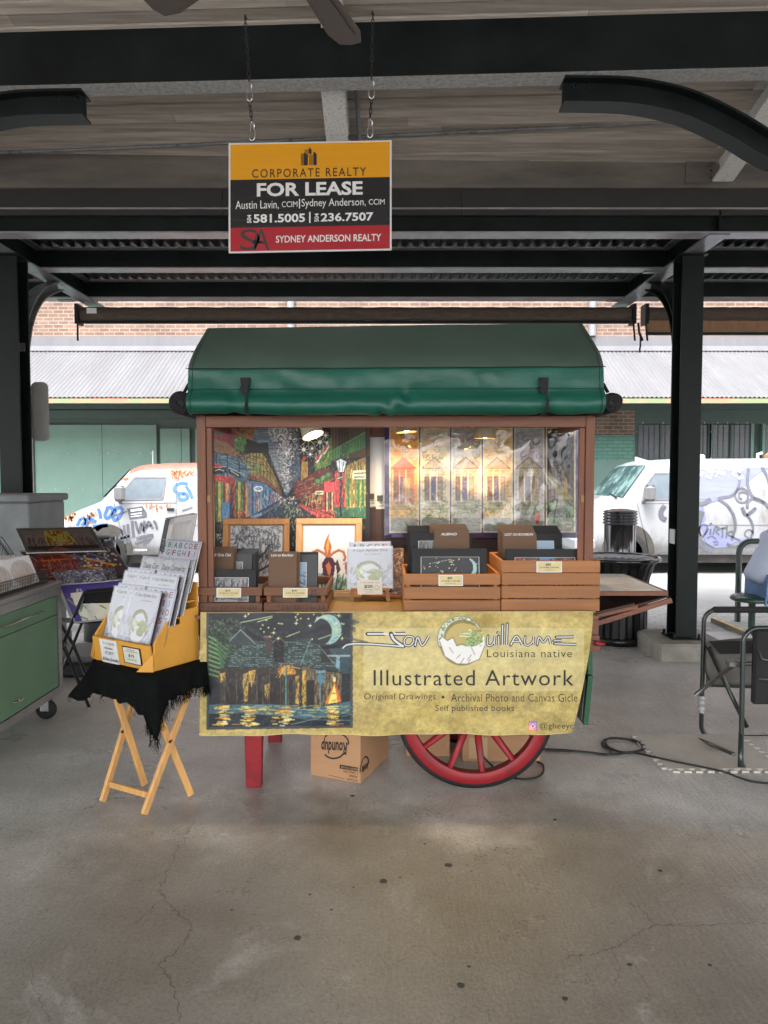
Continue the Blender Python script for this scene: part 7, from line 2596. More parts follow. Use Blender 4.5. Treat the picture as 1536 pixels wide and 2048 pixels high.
# wire rack at the very edge of the frame
rk = MB()
for q in range(9):
    rk.tube([at(0 + q * 3.2, 1078 + q * 4, 4.75), at(4 + q * 3.2, 1125, 4.75)], .0022, 4)
rk.tube([at(-60, 1062, 4.75), at(4, 1075, 4.75), at(30, 1112, 4.75), at(60, 1140, 4.75)], .004, 5).tube([at(-60, 1080, 4.75), at(0, 1085, 4.75), at(24, 1120, 4.75)], .004, 5)
rk.tube([at(-60, 1062, 4.75), at(-62, 1178, 4.7)], .004, 5).tube([at(4, 1125, 4.75), at(4, 1178, 4.7)], .004, 5)
solo('wire_rack', rk, M['black_steel'], at(0, 1178, 4.75), 'thin black wire rack standing on the far end of the green cabinet', 'rack')

# ---------------------------------------------------------------- folding print rack behind the cabinet
rack = thing('print_rack', at(200, 1400, 5.05), 'black folding canvas rack holding big matted prints behind the green cabinet', 'rack')


def rack_side(Y, dx):
    g = lambda x, y: at(x + dx, y, Y)
    m1 = MB().tube([g(290, 1172), g(175, 1182), g(168, 1187), g(163, 1197), g(126, 1290), g(70, 1420)], .012, 8)
    m2 = MB().tube([g(60, 1180), g(126, 1288), g(178, 1415)], .013, 8)
    part('leg', m1, M['black_steel'], rack)
    part('leg', m2, M['black_steel'], rack)


rack_side(4.98, 0)
rack_side(5.5, 20)
sl = MB().prism([at(172, 1184, 4.985), at(290, 1176, 4.985), at(276, 1245, 5.1), at(150, 1247, 5.1)], (0, .006, 0))
sl.prism([at(150, 1247, 5.1), at(276, 1245, 5.1), at(276, 1235, 5.45), at(60, 1238, 5.45)], (0, 0, .006))
part('canvas_sling', sl, M['black'], rack)
part('pivot', MB().lathe([(.02, -.02), (.02, .02)], at(126, 1288, 4.98), 12, axis='y'), M['black_steel'], rack)


def slanted(name, tl, trr, bl, dY, Y, label, paint, res, group=None, side=None, margin=3):
    p0, pu, pv = at(tl[0], tl[1], Y + dY), at(trr[0], trr[1], Y + dY + .02), at(bl[0], bl[1], Y)
    t = thing(name, pv, label, 'print', group)
    part('board', MB().slab(pv, pv + (pu - p0), p0, .006), M['paper'], t)
    a = Art(0, 0, 200, 100, *res, (40, 40, 44))
    paint(a)
    fn = plane_fn((0, 0, 200, 100), p0, pu, pv, .002)
    a.mesh('picture', lambda x, y: fn(margin + x * (200 - 2 * margin) / 200, margin + y * (100 - 2 * margin) / 100), artmat('rack_print', .4, .2, 2.8), t)
    f2 = plane_fn((0, 0, 200, 100), p0, pu, pv, .006)
    part('sleeve', MB().add([f2(-1, -1), f2(201, -1), f2(201, 101), f2(-1, 101)], [(3, 2, 1, 0)]), film('clear_sleeve', .12, .0, .03, 6), t)
    return t, p0, pu, pv


def hall_paint(a):
    a.im[:] = np.array((104, 102, 110)) / 255
    a.rect(8, 8, 192, 92, (134, 122, 120))
    for cx in (24, 52, 150, 178):
        a.arc(cx, 55, 10, 180, 360, 3, (150, 140, 140), 10, 24).scribble(26, (cx - 10, 40, cx + 10, 90), 14, 2, [(30, 28, 30), (140, 120, 120), (96, 84, 84)], .8, PI / 2)
    a.ell(100, 36, 40, 34, (176, 146, 50), .9, .5).scribble(120, (66, 10, 136, 60), 22, 3, [(226, 200, 80), (140, 104, 40), (60, 50, 40), (240, 226, 130)], .8, PI / 2)
    a.scribble(26, (78, 50, 126, 76), 12, 2.5, [(230, 220, 190), (190, 150, 60)], .8)
    a.rect(8, 78, 192, 92, (60, 44, 40))
    a.line([(60, 96), (80, 86), (110, 92)], 5, (190, 70, 50))


def tabs_paint(a):
    a.im[:] = np.array((78, 66, 76)) / 255
    for i in range(60):
        a.star(random.uniform(90, 195), random.uniform(4, 60), random.uniform(1, 3), random.choice([(240, 220, 130), (240, 240, 230)]), 2)
    a.poly([(14, 30), (70, 6), (110, 34), (96, 90), (20, 90)], (110, 40, 36)).line([(20, 34), (100, 30)], 3, (190, 110, 50)).line([(36, 16), (84, 14)], 3, (190, 110, 50))
    a.scribble(60, (10, 6, 110, 90), 24, 3, [(170, 60, 50), (60, 30, 30), (200, 120, 60)], .7)
    a.line([(100, 20), (160, 42)], 4, (110, 120, 190)).line([(130, 8), (175, 40)], 3, (130, 150, 190))
    for x, y in ((140, 40), (165, 52), (130, 62)):
        a.line([(x - 12, y - 8), (x, y), (x + 16, y + 4)], 5, (226, 160, 50)).line([(x, y), (x - 6, y + 12)], 3, (200, 70, 40))
    a.line([(120, 76), (170, 70)], 5, (110, 180, 190))
    a.line([(6, 90), (194, 94)], 9, (60, 40, 34))


def small_paint(a):
    a.im[:] = np.array((96, 94, 110)) / 255
    a.scribble(150, (0, 0, 200, 100), 40, 8, [(60, 70, 60), (150, 150, 170), (110, 90, 130), (50, 50, 60), (190, 190, 196)], .75)


def purple_paint(a):
    a.im[:] = np.array((70, 56, 120)) / 255
    a.rect(22, 22, 190, 100, (206, 200, 190))
    a.scribble(90, (28, 30, 186, 98), 24, 6, [(80, 110, 70), (190, 180, 140), (120, 140, 100), (160, 160, 170)], .8)


slanted('matted_print', (30, 1057), (183, 1053), (52, 1106), .25, 5.2, 'dark print of a golden arched hall, rearmost in the folding rack', hall_paint, (110, 56))
t, p0, pu, pv = slanted('matted_print', (37, 1102), (228, 1093), (72, 1168), .28, 5.02, 'long starry night print with red painted letters in the folding rack', tabs_paint, (130, 64))
fz_ = plane_fn((0, 0, 200, 100), p0, pu, pv, .0045)
part('red_lettering', MB().text('TABOUS', (34, 40, 108, 74), fz_, 0, .03), mat('painted_red_letter', rgb(206, 70, 66), .6, var=.3, vscale=30), t)
part('letter_shade', MB().text('TABOUS', (35, 42, 110, 77), plane_fn((0, 0, 200, 100), p0, pu, pv, .0036), 0, .05), mat('painted_pale_letter', rgb(170, 190, 190), .6, var=.3, vscale=30), t)
slanted('small_print', (105, 1145), (138, 1141), (118, 1170), .1, 4.99, 'small misty landscape print in front of the starry one, cabinet end', small_paint, (40, 30))
slanted('small_print', (134, 1141), (202, 1136), (146, 1168), .1, 4.97, 'wider of the small prints, carousel-like scene, middle of the folding rack', small_paint, (60, 30))
slanted('small_print', (203, 1138), (228, 1136), (212, 1162), .1, 4.96, 'narrow small green print at the cart end of the folding rack', small_paint, (40, 30))
t, p0, pu, pv = slanted('matted_print', (117, 1170), (250, 1158), (150, 1246), .16, 4.95, 'purple matted print foremost in the black sling of the folding rack', purple_paint, (90, 56))
st = MB()
for k in range(9):
    d = Vector((-.0125 * k - .012, .02 * k + .012, .002 * k))
    st.slab(pv + d, pv + (pu - p0) + d, p0 + d, .004)
so = solo('print_stack', st, M['paper'], pv, 'thick pale stack of sleeved prints behind the purple matted one', 'print stack')

# ---------------------------------------------------------------- grey block, metal panel and black case on the left
gb = thing('concrete_bin', (-3.2, 5.9, 0), 'square grey concrete bin with a thick lid at the left edge', 'bin')
M['grey_conc'] = mat('grey_bin_concrete', rgb(126, 130, 132), 0.85, var=0.16, vscale=5, bump=0.15, bscale=50)
part('body', MB().bbox(-3.62, -2.755, 5.62, 6.25, 0, 1.40, .01), M['grey_conc'], gb)
part('lid', MB().bbox(-3.66, -2.73, 5.58, 6.28, 1.403, 1.462, .012), M['grey_conc'], gb)
pts = []
x0, x1, z0, z1, r = -3.24, -3.085, 1.93, 2.47, .05
for cx_, cz_, a0 in ((x1 - r, z1 - r, 0), (x0 + r, z1 - r, 90), (x0 + r, z0 + r, 180), (x1 - r, z0 + r, 270)):
    for k in range(6):
        a = math.radians(a0 + k * 18)
        pts.append((cx_ + r * math.cos(a), 6.7, cz_ + r * math.sin(a)))
solo('metal_panel', MB().prism(pts[::-1], (0, .012, 0)), mat('grey_panel_back', rgb(140, 138, 136), .5, var=.1), (-3.16, 6.7, 1.93), 'blank grey rounded metal panel fixed behind the left column', 'panel')
cs = thing('equipment_case', at(150, 1350, 5.8), 'flat black plastic case with grey lid lying on the pavement by the rack', 'case')
a, b_ = at(100, 1350, 5.7), at(182, 1350, 5.7)
part('case_body', MB().bbox(a.x, b_.x, 5.7, 6.2, 0.002, .12, .02), M['black'], cs)
part('case_lid', MB().bbox(a.x, b_.x, 5.7, 6.2, .123, .17, .015), M['grey_trim'], cs)
ln = MB().bar(at(150, 1283, 6.6), at(164, 1282, 6.6), .05, .02)


def bollard(x, y, h, r, label, rings):
    t = thing('steel_bollard', (x, y, -.03), label, 'bollard')
    part('post', MB().lathe([(r, 0.0), (r, h - (.13 if rings else .012)), (r * .96, h - (.125 if rings else 0.0))], (x, y, -.03), 40), mat('gloss_black_post', (0.02, 0.02, 0.022), .16, var=.2, coat=.6) if rings else M['bol_grey'], t)
    if rings:
        pr = []
        z = h - .155
        for k in range(4):
            pr += [(r * 1.04, z), (r * 1.1, z + .006), (r * 1.1, z + .018), (r * 1.0, z + .028), (r * 1.0, z + .032)]
            z += .033
        pr += [(r * 1.08, z), (r * 1.09, z + .01), (r * .9, z + .022), (r * .5, z + .034), (0.01, z + .038)]
        part('ringed_cap', MB().lathe(pr, (x, y, -.03), 40), mat('steel_bollard_cap', (0.10, 0.10, 0.11), .15, metal=.7, var=.2), t)
    else:
        part('ringed_cap', MB().lathe([(r * 1.01, h - .13), (r * 1.02, h - .02), (r * .95, h - .004), (.02, h)], (x, y, -.03), 40), mat('gloss_black_post', (0.02, 0.02, 0.022), .16, var=.2, coat=.6), t)


M['bol_grey'] = mat('grey_bollard_paint', rgb(120, 122, 124), .45, var=.1)
bollard((1241 - 768) / FPX * 8.0, 8.0, 1.265, .168, 'glossy black bollard with ringed steel cap behind the slatted trash can', True)
bollard((196 - 768) / FPX * 7.1, 7.1, 1.06, .155, 'grey bollard with a black cap behind the folding print rack', False)

# ---------------------------------------------------------------- slatted trash can
tc_x, tc_y = (1237 - 768) / FPX * 7.05, 7.05
can_ = thing('trash_can', (tc_x, tc_y, 0), 'black flared trash can of vertical steel slats, behind the cart leaf', 'trash can')
sl = MB()
nS = 26
pr = [(.285, .06), (.285, .5), (.30, .62), (.335, .74), (.375, .80)]
for k in range(nS):
    a = 2 * PI * k / nS
    hw = .022
    vs = []
    for r, z in pr:
        for w, rr in ((-hw, r), (hw, r), (hw, r - .008), (-hw, r - .008)):
            vs.append((tc_x + rr * math.cos(a) - w * math.sin(a), tc_y + rr * math.sin(a) + w * math.cos(a), z))
    fs = []
    for i in range(len(pr) - 1):
        for q in range(4):
            fs.append((i * 4 + q, i * 4 + (q + 1) % 4, (i + 1) * 4 + (q + 1) % 4, (i + 1) * 4 + q))
    sl.add(vs, fs)
part('slats', sl, M['black_steel'], can_)
part('base_ring', MB().lathe([(.27, 0), (.298, 0), (.298, .07), (.27, .07)], (tc_x, tc_y, 0), 40), M['black_steel'], can_)
part('top_ring', MB().tube([(tc_x + .385 * math.cos(2 * PI * i / 48), tc_y + .385 * math.sin(2 * PI * i / 48), .812) for i in range(48)], .02, 10, True), mat('gloss_black_ring', (0.012, 0.012, 0.013), .2, var=.1, coat=.5), can_)
part('liner', MB().lathe([(.25, .05), (.27, .6), (.29, .76), (.30, .785), (.26, .76)], (tc_x, tc_y, 0), 32, cap=False), M['black'], can_)
part('bag_rim', MB().lathe([(.28, .77), (.32, .80), (.33, .79), (.35, .815)], (tc_x, tc_y, 0), 23, cap=False), mat('grey_liner_bag', (.3, .3, .32), .3, var=.4, vscale=9, bump=.6, bscale=12), can_)

# ---------------------------------------------------------------- things under the cart
M['carton'] = mat('brown_corrugated_carton', rgb(176, 134, 98), 0.8, var=0.07, vscale=3, stretch=(1, 1, 6))
M['carton_ink'] = mat('carton_print', rgb(44, 34, 30), 0.8, var=0.2, vscale=30)
M['tape_tan'] = mat('tan_packing_tape', rgb(190, 160, 122), 0.35, var=0.05)
th = math.radians(-22)
ex, ey = Vector((math.cos(th), math.sin(th), 0)), Vector((-math.sin(th), math.cos(th), 0))
O2 = gnd(721, 1567)
Bx = lambda a, b, z: O2 + ex * a + ey * b + Vector((0, 0, z))
crt = thing('printed_carton', O2 - ex * .14, 'brown carton printed upside down with an oval logo, under the cart', 'carton')
bw, bd, bh = .292, .40, .36
part('box', MB().hexa([Bx(-bw, 0, .001), Bx(0, 0, .001), Bx(0, bd, .001), Bx(-bw, bd, .001), Bx(-bw, 0, bh), Bx(0, 0, bh), Bx(0, bd, bh), Bx(-bw, bd, bh)]), M['carton'], crt)
ff = lambda a, b: Bx(-bw * (1 - a), -.0015, bh * .70 * (1 - b))     # a right, b down on the visible front
FZ = lambda x, y: ff((x - 858) / (1252 - 858), (y - 985) / (1318 - 985))
ink = MB()
flip = lambda r: (lambda a, b: FZ(r[2] - (a) * (r[2] - r[0]), r[3] - b * (r[3] - r[1])))
ink.text('Roundup', (0, 0, 1, 1), lambda a, b: FZ(1150 - a * 205 + (b - .5) * 0, 1140 - b * 115 + (a - .5) * 18), 0, .03, .15)
ink.text('READY-TO-USE', (0, 0, 1, 1), flip((1100, 1216, 1228, 1230)), 1, .01)
ink.flat([(1090, 1208), (1232, 1208), (1232, 1236), (1090, 1236)][::-1], lambda x, y: FZ(x, y) + ey * .0006)
ink.text('1 GALLON', (0, 0, 1, 1), flip((1122, 1242, 1230, 1258)), 0, .01).text('WAND', (0, 0, 1, 1), flip((1164, 1267, 1230, 1284)), 0, .01).text('4 Count', (0, 0, 1, 1), flip((1146, 1296, 1230, 1312)), 0, .01)
arc1 = [(1068 + 92 * math.cos(math.radians(a)), 1040 + 54 * math.sin(math.radians(a))) for a in range(-168, 30, 9)]
ink.ribbon(arc1, 11, FZ)
ink.ribbon([(1128, 1120), (1090, 1155), (1040, 1172), (1000, 1168), (972, 1152)], 12, FZ)
ink.ribbon([(1000, 1296), (1130, 1303)], 3, FZ)
part('printing', ink, [M['carton_ink'], M['carton']], crt)
sd = lambda a, b: Bx(.0015, bd * a, bh * .7 * (1 - b))
si = MB().ribbon([(.12 + .14 * math.cos(math.radians(a)), .72 + .2 * math.sin(math.radians(a))) for a in range(-190, 20, 14)], .03, sd)
si.text('Roundup', (0, 0, 1, 1), lambda a, b: sd(.24 - a * .2, .84 - b * .2), 0, .03)
part('side_printing', si, M['carton_ink'], crt)
for nm, x0, x1, y, d, h, lab in (('plain_carton', 812, 902, 4.08, .24, .42, 'plain brown carton behind the wheel, nearer the printed carton'), ('plain_carton', 928, 1086, 4.0, .3, .36, 'wider plain brown carton behind the lower right of the wheel')):
    X0, X1 = (x0 - 768) / FPX * y, (x1 - 768) / FPX * y
    t = thing(nm, ((X0 + X1) / 2, y + d / 2, 0), lab, 'carton', 'plain cartons behind the wheel')
    part('box', MB().bbox(X0, X1, y, y + d, .001, h, .004), M['carton'], t)
    part('packing_tape', MB().box(X0 + (X1 - X0) * .08, X0 + (X1 - X0) * .32, y - .0015, y - .0003, .02, .14).box(X0 + .002, X1 - .002, y + d * .4, y + d * .6, h, h + .001), M['tape_tan'], t)

# ---------------------------------------------------------------- cables and foam mat
def cable(pts, r, label, name='power_cable'):
    P = []
    for i in range(len(pts) - 1):
        p0, p1, p2, p3 = pts[max(0, i - 1)], pts[i], pts[i + 1], pts[min(len(pts) - 1, i + 2)]
        for k in range(8):
            f = k / 8
            P.append(0.5 * (2 * p1 + (p2 - p0) * f + (2 * p0 - 5 * p1 + 4 * p2 - p3) * f * f + (3 * p1 - p0 - 3 * p2 + p3) * f ** 3))
    P.append(pts[-1])
    return solo(name, MB().tube(P, r, 6), M['black'], P[0], label, 'cable')


Zr = .007
g = lambda x, y, z=Zr: gnd(x, y, z)
cc = g(1247, 1491)
coil = [cc + Vector(((.115 + .012 * math.sin(k)) * math.cos(k * .42 + 2.5), (.115 + .01 * math.cos(k * 1.3)) * math.sin(k * .42 + 2.5) * .95, .003 * (k // 12))) for k in range(34)]
cable([g(1086, 1498), g(1130, 1500), g(1180, 1505), g(1220, 1508)] + coil, .0055, 'black cable coiled in loops on the floor beside the cart wheel', 'coiled_cable')
cable([g(1092, 1501), g(1160, 1503), g(1225, 1509), g(1262, 1505), g(1300, 1512, .022), g(1345, 1522, .022), g(1400, 1533, .022), g(1445, 1543, .022), g(1478, 1555, .012), g(1505, 1563), g(1550, 1567), g(1620, 1566)], .0055, 'long black cable running across the foam mat to the folding chair')
hg = [at(951, 1465, 3.86), at(953, 1490, 3.86), at(966, 1512, 3.85), at(985, 1532, 3.85), g(1005, 1546), g(1040, 1558), g(1070, 1556), g(1085, 1546), g(1086, 1530), g(1075, 1524)]
cable(hg, .006, 'black cable hanging from the cart behind the wheel spokes')
M['foam'] = mat('grey_foam_tile', rgb(188, 183, 175), 0.9, var=0.1, vscale=6, bump=0.2, bscale=90)
fx0, fx1, fy0, fy1 = 1.55, 2.17, 3.875, 4.41
fm_ = MB().box(fx0, fx1, fy0, fy1, .0015, .0135)
def teeth(p, q, n, nrm):
    p, q, nrm = Vector(p), Vector(q), Vector(nrm)
    for i in range(n):
        a, b = p.lerp(q, (i + .3) / n), p.lerp(q, (i + .7) / n)
        c, d = p.lerp(q, (i + .82) / n) + nrm * .032, p.lerp(q, (i + .18) / n) + nrm * .032
        k = [a + nrm * .0005, b + nrm * .0005, c, d]
        fm_.hexa([v + Vector((0, 0, .0015)) for v in k] + [v + Vector((0, 0, .0128)) for v in k])
teeth((fx0, fy0, 0), (fx1, fy0, 0), 10, (0, -1, 0))
teeth((fx1, fy0, 0), (fx1, fy1, 0), 9, (1, 0, 0))
teeth((fx0, fy1, 0), (fx0, fy0, 0), 9, (-1, 0, 0))
solo('foam_mat', fm_, M['foam'], (1.86, 4.14, 0), 'grey interlocking foam floor tile with puzzle edges under the folding chair', 'mat')

# ---------------------------------------------------------------- folded camping chair
M['chair_tube'] = mat('dark_green_chair_tube', (0.012, 0.02, 0.018), 0.3, var=0.2, coat=.3)
M['chair_grey'] = mat('grey_chair_fabric', rgb(112, 108, 104), 0.85, var=0.12, vscale=12, bump=0.2, bscale=150)
M['chair_black'] = mat('black_chair_fabric', (0.012, 0.012, 0.013), 0.85, var=0.3, vscale=12, bump=0.3, bscale=120)
M['bare_tube'] = mat('scuffed_grey_tube', (0.16, 0.16, 0.16), 0.35, metal=.7, var=0.2)
chair = thing('folding_chair', (2.15, 4.15, 0), 'black folding camp chair folded flat on the foam tile at the right edge', 'chair')
YF, YN = 4.42, 3.9


def loop(Y, x0, ytop, ybot, px_end, rr):
    tl, bl = at(x0 + 6, ytop, Y), at(x0, ybot, Y)
    ex_ = at(px_end, ytop, Y).x
    P = [Vector((ex_, Y, tl.z))]
    for k in range(7):
        a = PI / 2 + k * PI / 12
        P.append(Vector((tl.x + rr + rr * math.cos(a), Y, tl.z - rr + rr * math.sin(a))))
    for k in range(7):
        a = PI + k * PI / 12
        P.append(Vector((bl.x + rr + rr * math.cos(a), Y, bl.z + rr + rr * math.sin(a))))
    P.append(Vector((ex_, Y, bl.z)))
    return P


lf_ = loop(YF, 1402, 1220, 1474, 1640, .075)
part('frame', MB().tube(lf_, .0135, 10), M['chair_tube'], chair)
ln_ = loop(YN, 1481, 1256, 1546, 1700, .08)
nf = MB().tube(ln_, .0135, 10)
b0 = at(1480, 1553, YN)
nf.tube([Vector((b0.x, YN, .013)), Vector((b0.x, YN, .2))], .0138, 10)
part('frame', nf, M['chair_tube'], chair)
ar = at(1424, 1218, YF)
part('arm_pad', MB().bbox(ar.x, ar.x + .55, YF - .022, YF + .022, ar.z - .022, ar.z + .014, .012), M['chair_black'], chair)
part('cross_leg', MB().tube([at(1417, 1294, YF - .06), at(1455, 1375, YF - .12), at(1494, 1455, YF - .2)], .013, 10), M['chair_tube'], chair)
part('cross_leg', MB().tube([at(1391, 1390, YF - .05), at(1430, 1358, YF - .16), at(1478, 1322, YN + .06)], .0125, 10), M['bare_tube'], chair)
part('cross_leg', MB().tube([at(1478, 1330, YN + .06), at(1536, 1322, YN + .1), at(1640, 1318, YN + .1)], .012, 10), M['chair_tube'], chair)
part('hinge_block', MB().bbox(at(1456, 1330, YN + .05).x, at(1476, 1330, YN + .05).x, YN + .03, YN + .09, at(0, 1338, YN).z, at(0, 1326, YN).z, .004), M['bare_tube'], chair)
part('foot_bar', MB().tube([at(1388, 1475, YF - .02), at(1467, 1508, YN + .08)], .012, 10), M['bare_tube'], chair)
part('foot_bar', MB().tube([at(1505, 1545, YN + .05), at(1640, 1545, YN + .05)], .012, 10), M['bare_tube'], chair)
seat = MB()
vs = []
for i in range(13):
    for j in range(9):
        f, s = i / 12, j / 8
        p = at(1413 + f * 160, 1284 + s * 90 - (8 * math.sin(f * PI)) * (1 - s), YF - .02 - .05 * math.sin(s * PI) + .03 * f)
        vs.append(p)
seat.add(vs, [(i * 9 + j, i * 9 + j + 1, (i + 1) * 9 + j + 1, (i + 1) * 9 + j) for i in range(12) for j in range(8)], 0, True)
so = part('seat_fabric', seat, M['chair_grey'], chair)
sm_ = so.modifiers.new('thickness', 'SOLIDIFY')
sm_.thickness = .012
part('seat_band', MB().prism([at(1418, 1282, YF - .1), at(1560, 1282, YF - .1), at(1560, 1306, YF - .1), at(1440, 1308, YF - .1)], (0, .004, 0)), M['chair_black'], chair)
part('seat_edge', MB().tube([at(1412, 1290, YF - .03), at(1410, 1340, YF - .06), at(1424, 1372, YF - .06), at(1570, 1378, YF - .05)], .006, 6), M['chair_tube'], chair)
part('side_pocket', MB().bbox(at(1513, 1300, YN).x, at(1620, 1300, YN).x, YN + .02, YN + .06, at(0, 1412, YN).z, at(0, 1262, YN).z, .012), M['chair_black'], chair)
pk = MB().tube([at(1516, 1300, YN + .01), at(1524, 1318, YN + .005), at(1560, 1326, YN + .005)], .005, 6).tube([at(1518, 1358, YN + .01), at(1570, 1360, YN + .01)], .004, 6)
part('pocket_piping', pk, M['bare_tube'], chair)
tp = MB()
c0_ = at(1403, 1405, YF)
tp.tube([c0_ + Vector((.001 * math.sin(k * 3), 0, .045 - k * .009)) for k in range(13)], [.017 + .006 * abs(math.sin(k * 2.3)) for k in range(13)], 9)
part('tape_wrap', tp, mat('clear_tape_wrap', (.3, .3, .3), .15, var=.3, vscale=30, bump=.5, bscale=60), chair)

# ---------------------------------------------------------------- green stool, hoop rail, ramp and seated person at the right edge
M['stool_green'] = mat('green_perforated_seat', (0.02, 0.062, 0.045), 0.35, var=0.2, coat=.3)
sx, sy = 3.6, 7.0
stl = thing('green_stool', (sx, sy, 0), 'round green perforated metal stool under the seated person', 'stool')
part('seat', MB().lathe([(.0, .445), (.17, .45), (.19, .44), (.2, .42), (.195, .405), (.17, .395), (0, .4)], (sx - .02, sy, 0), 32), M['stool_green'], stl)
ho = MB()
for i in range(-4, 5):
    for j in range(-4, 5):
        x, y = i * .036 + (j % 2) * .018, j * .034
        if x * x + y * y < .026:
            ho.lathe([(.009, .4512), (.0, .4514)], (sx - .02 + x, sy + y, 0), 6, cap=False)
part('seat_holes', ho, M['black'], stl)
part('post', MB().tube([(sx - .02, sy, .397), (sx - .02, sy, .12), (sx + .02, sy, .04), (sx + .3, sy, .03)], .032, 10), M['stool_green'], stl)
hx = (1481 - 768) / FPX * 8.0
hp = [Vector((hx, 8.0, -.01)), Vector((hx, 8.0, .76))] + [Vector((hx + .13 - .13 * math.cos(k * PI / 12), 8.0, .76 + .13 * math.sin(k * PI / 12))) for k in range(1, 7)] + [Vector((hx + .7, 8.0, .89))]
solo('hoop_rail', MB().tube(hp, .032, 10), mat('green_rail_paint', (0.03, 0.05, 0.045), .35, var=.2), (hx, 8.0, -.01), 'dark green bent metal hoop rail behind the green stool', 'rail')
rm = thing('wooden_ramp', (3.5, 7.6, 0), 'thin brown plank with a yellow top edge lying by the green stool', 'plank')
a, b_ = at(1425, 1236, 7.95), at(1488, 1266, 7.25)
part('plank', MB().bar(Vector((a.x, a.y, .02)), Vector((b_.x, b_.y, .02)), .04, .05), M['eave'], rm)
part('yellow_strip', MB().bar(Vector((a.x, a.y, .048)), Vector((b_.x, b_.y, .048)), .035, .005), mat('yellow_edge_paint', rgb(206, 176, 96), .6, var=.2), rm)

M['skin'] = mat('skin_tone', rgb(198, 142, 116), 0.5, var=0.06)
M['shirt'] = mat('pale_blue_shirt', rgb(190, 200, 222), 0.85, var=0.05, vscale=5, bump=0.25, bscale=16)
M['denim'] = mat('faded_denim', rgb(116, 146, 186), 0.9, var=0.16, vscale=16, bump=0.3, bscale=120)
M['hair'] = mat('brown_hair', (0.05, 0.03, 0.02), 0.6, var=0.3, vscale=40)
M['shoe'] = mat('white_trainer', rgb(190, 190, 190), 0.6, var=0.1)


def skinned(name, verts, edges, radii, material, parent, root=0, levels=2):
    off = OFF[parent] if parent else Vector(verts[root])
    me = bpy.data.meshes.new(name)
    me.from_pydata([tuple(Vector(v) - off) for v in verts], edges, [])
    o = bpy.data.objects.new(name, me)
    link(o, parent, off)
    sk = o.modifiers.new('skin', 'SKIN')
    sk.use_smooth_shade = True
    ly = me.skin_vertices[0] if len(me.skin_vertices) else None
    if ly is None:
        bpy.context.view_layer.update()
        ly = me.skin_vertices[0]
    for i, r in enumerate(radii):
        ly.data[i].radius = r if isinstance(r, tuple) else (r, r)
        ly.data[i].use_root = (i == root)
    ss_ = o.modifiers.new('subsurf', 'SUBSURF')
    ss_.levels = ss_.render_levels = levels
    me.materials.append(material)
    return o


px_, py0 = 3.62, 7.0
V = []
E_ = []
RR = []


def jv(p, r, prev=None):
    V.append(p)
    RR.append(r)
    if prev is not None:
        E_.append((prev, len(V) - 1))
    return len(V) - 1


pel = jv((px_ + .06, py0, .56), .08)
sp1 = jv((px_ + .08, py0, .72), .09, pel)
sp2 = jv((px_ + .15, py0, .88), .09, sp1)
ch = jv((px_ + .23, py0, 1.0), .08, sp2)
nk = jv((px_ + .29, py0, 1.1), .055, ch)
hd0 = jv((px_ + .33, py0, 1.19), .075, nk)
hd1 = jv((px_ + .35, py0, 1.29), .085, hd0)
for s in (-1, 1):
    hp_ = jv((px_ + .1, py0 + s * .1, .53), .075, pel)
    kn = jv((px_ + .46, py0 + s * .14, .52), .062, hp_)
    sh_ = jv((px_ + .44, py0 + s * .15, .3), .055, kn)
    an = jv((px_ + .4, py0 + s * .15, .09), .038, sh_)
    jv((px_ + .52, py0 + s * .16, .05), .035, an)
    so_ = jv((px_ + .22, py0 + s * .19, 1.0), .062, ch)
    el = jv((px_ + .3, py0 + s * .24, .74), .046, so_)
    wr = jv((px_ + .5, py0 + s * .16, .64), .03, el)
    jv((px_ + .57, py0 + s * .13, .61), .03, wr)
person = thing('person', (px_, py0, 0), 'person in a pale blue shirt and denim shorts sitting on the green stool', 'person')
body = skinned('body', V, E_, RR, M['skin'], person)
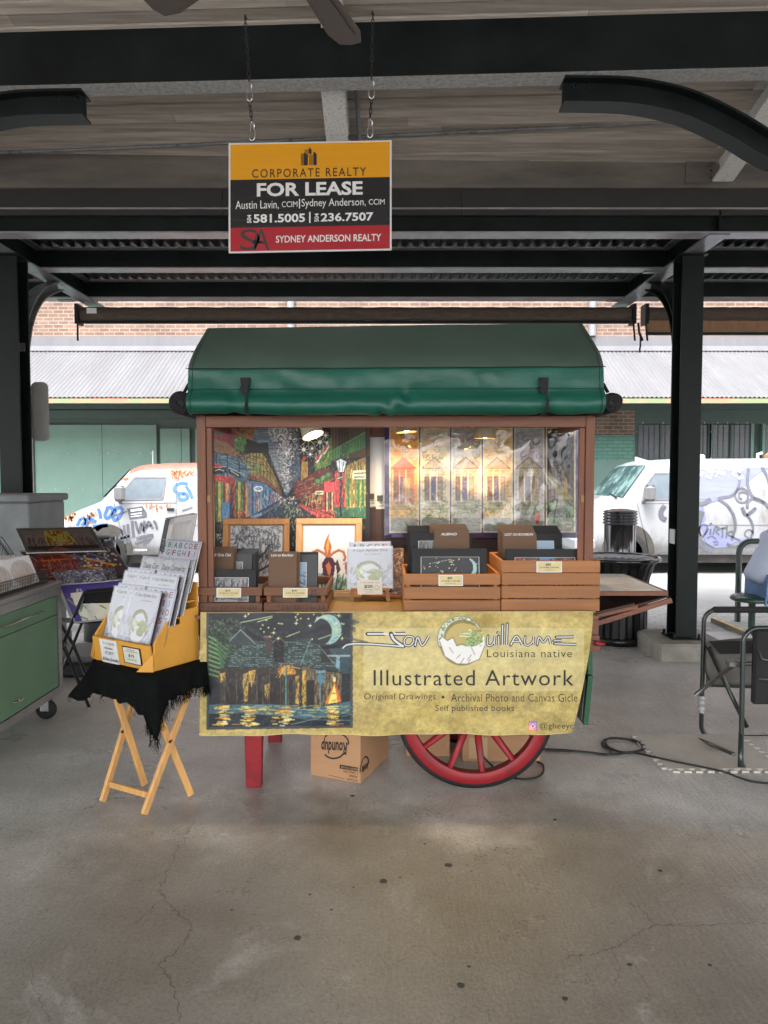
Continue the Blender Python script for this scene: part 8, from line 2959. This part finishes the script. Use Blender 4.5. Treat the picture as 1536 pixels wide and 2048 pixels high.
sv = [(px_ + .0, py0, .55), (px_ + .05, py0, .66), (px_ + .1, py0, .78), (px_ + .16, py0, .9), (px_ + .23, py0, 1.02), (px_ + .27, py0, 1.07),
      (px_ + .22, py0 - .2, 1.0), (px_ + .27, py0 - .25, .84), (px_ + .32, py0 - .24, .73), (px_ + .22, py0 + .2, 1.0), (px_ + .27, py0 + .25, .84), (px_ + .32, py0 + .24, .73), (px_ + .47, py0 - .17, .66), (px_ + .47, py0 + .17, .66)]
shirt = skinned('shirt', sv, [(0, 1), (1, 2), (2, 3), (3, 4), (4, 5), (4, 6), (6, 7), (7, 8), (4, 9), (9, 10), (10, 11), (8, 12), (11, 13)], [(.19, .165), (.18, .165), (.165, .15), (.155, .15), (.13, .13), .075, .085, .072, .066, .085, .072, .066, .05, .05], M['shirt'], person)
shorts = skinned('shorts', [(px_ + .02, py0, .54), (px_ + .1, py0 - .11, .53), (px_ + .34, py0 - .14, .525), (px_ + .1, py0 + .11, .53), (px_ + .34, py0 + .14, .525)], [(0, 1), (1, 2), (0, 3), (3, 4)], [.15, .12, .09, .12, .09], M['denim'], person)
hm_ = MB().lathe([(.0, .11), (.05, .1), (.085, .06), (.1, 0), (.096, -.06), (.075, -.1)], (px_ + .335, py0, 1.29), 20)
part('hair', hm_, M['hair'], person)
fc = MB()
for s in (-1, 1):
    fc.lathe([(0, .012), (.011, 0), (0, -.012)], (px_ + .43, py0 + s * .032, 1.27), 10)
fc.tube([(px_ + .432, py0, 1.275), (px_ + .455, py0, 1.235), (px_ + .43, py0, 1.228)], .012, 8)
part('face', fc, M['skin'], person)
for s in (-1, 1):
    for k in range(4):
        yy = py0 + s * (.13 + (k - 1.5) * .018)
        part('finger', MB().tube([(px_ + .57, yy, .615), (px_ + .61, yy, .6), (px_ + .635, yy, .575)], [.009, .008, .007], 6), M['skin'], person)
    part('thumb', MB().tube([(px_ + .53, py0 + s * .1, .63), (px_ + .565, py0 + s * .075, .61), (px_ + .59, py0 + s * .07, .595)], [.01, .009, .008], 6), M['skin'], person)
    part('shoe', MB().bbox(px_ + .34, px_ + .6, py0 + s * .155 - .045, py0 + s * .155 + .045, .002, .085, .03), M['shoe'], person)
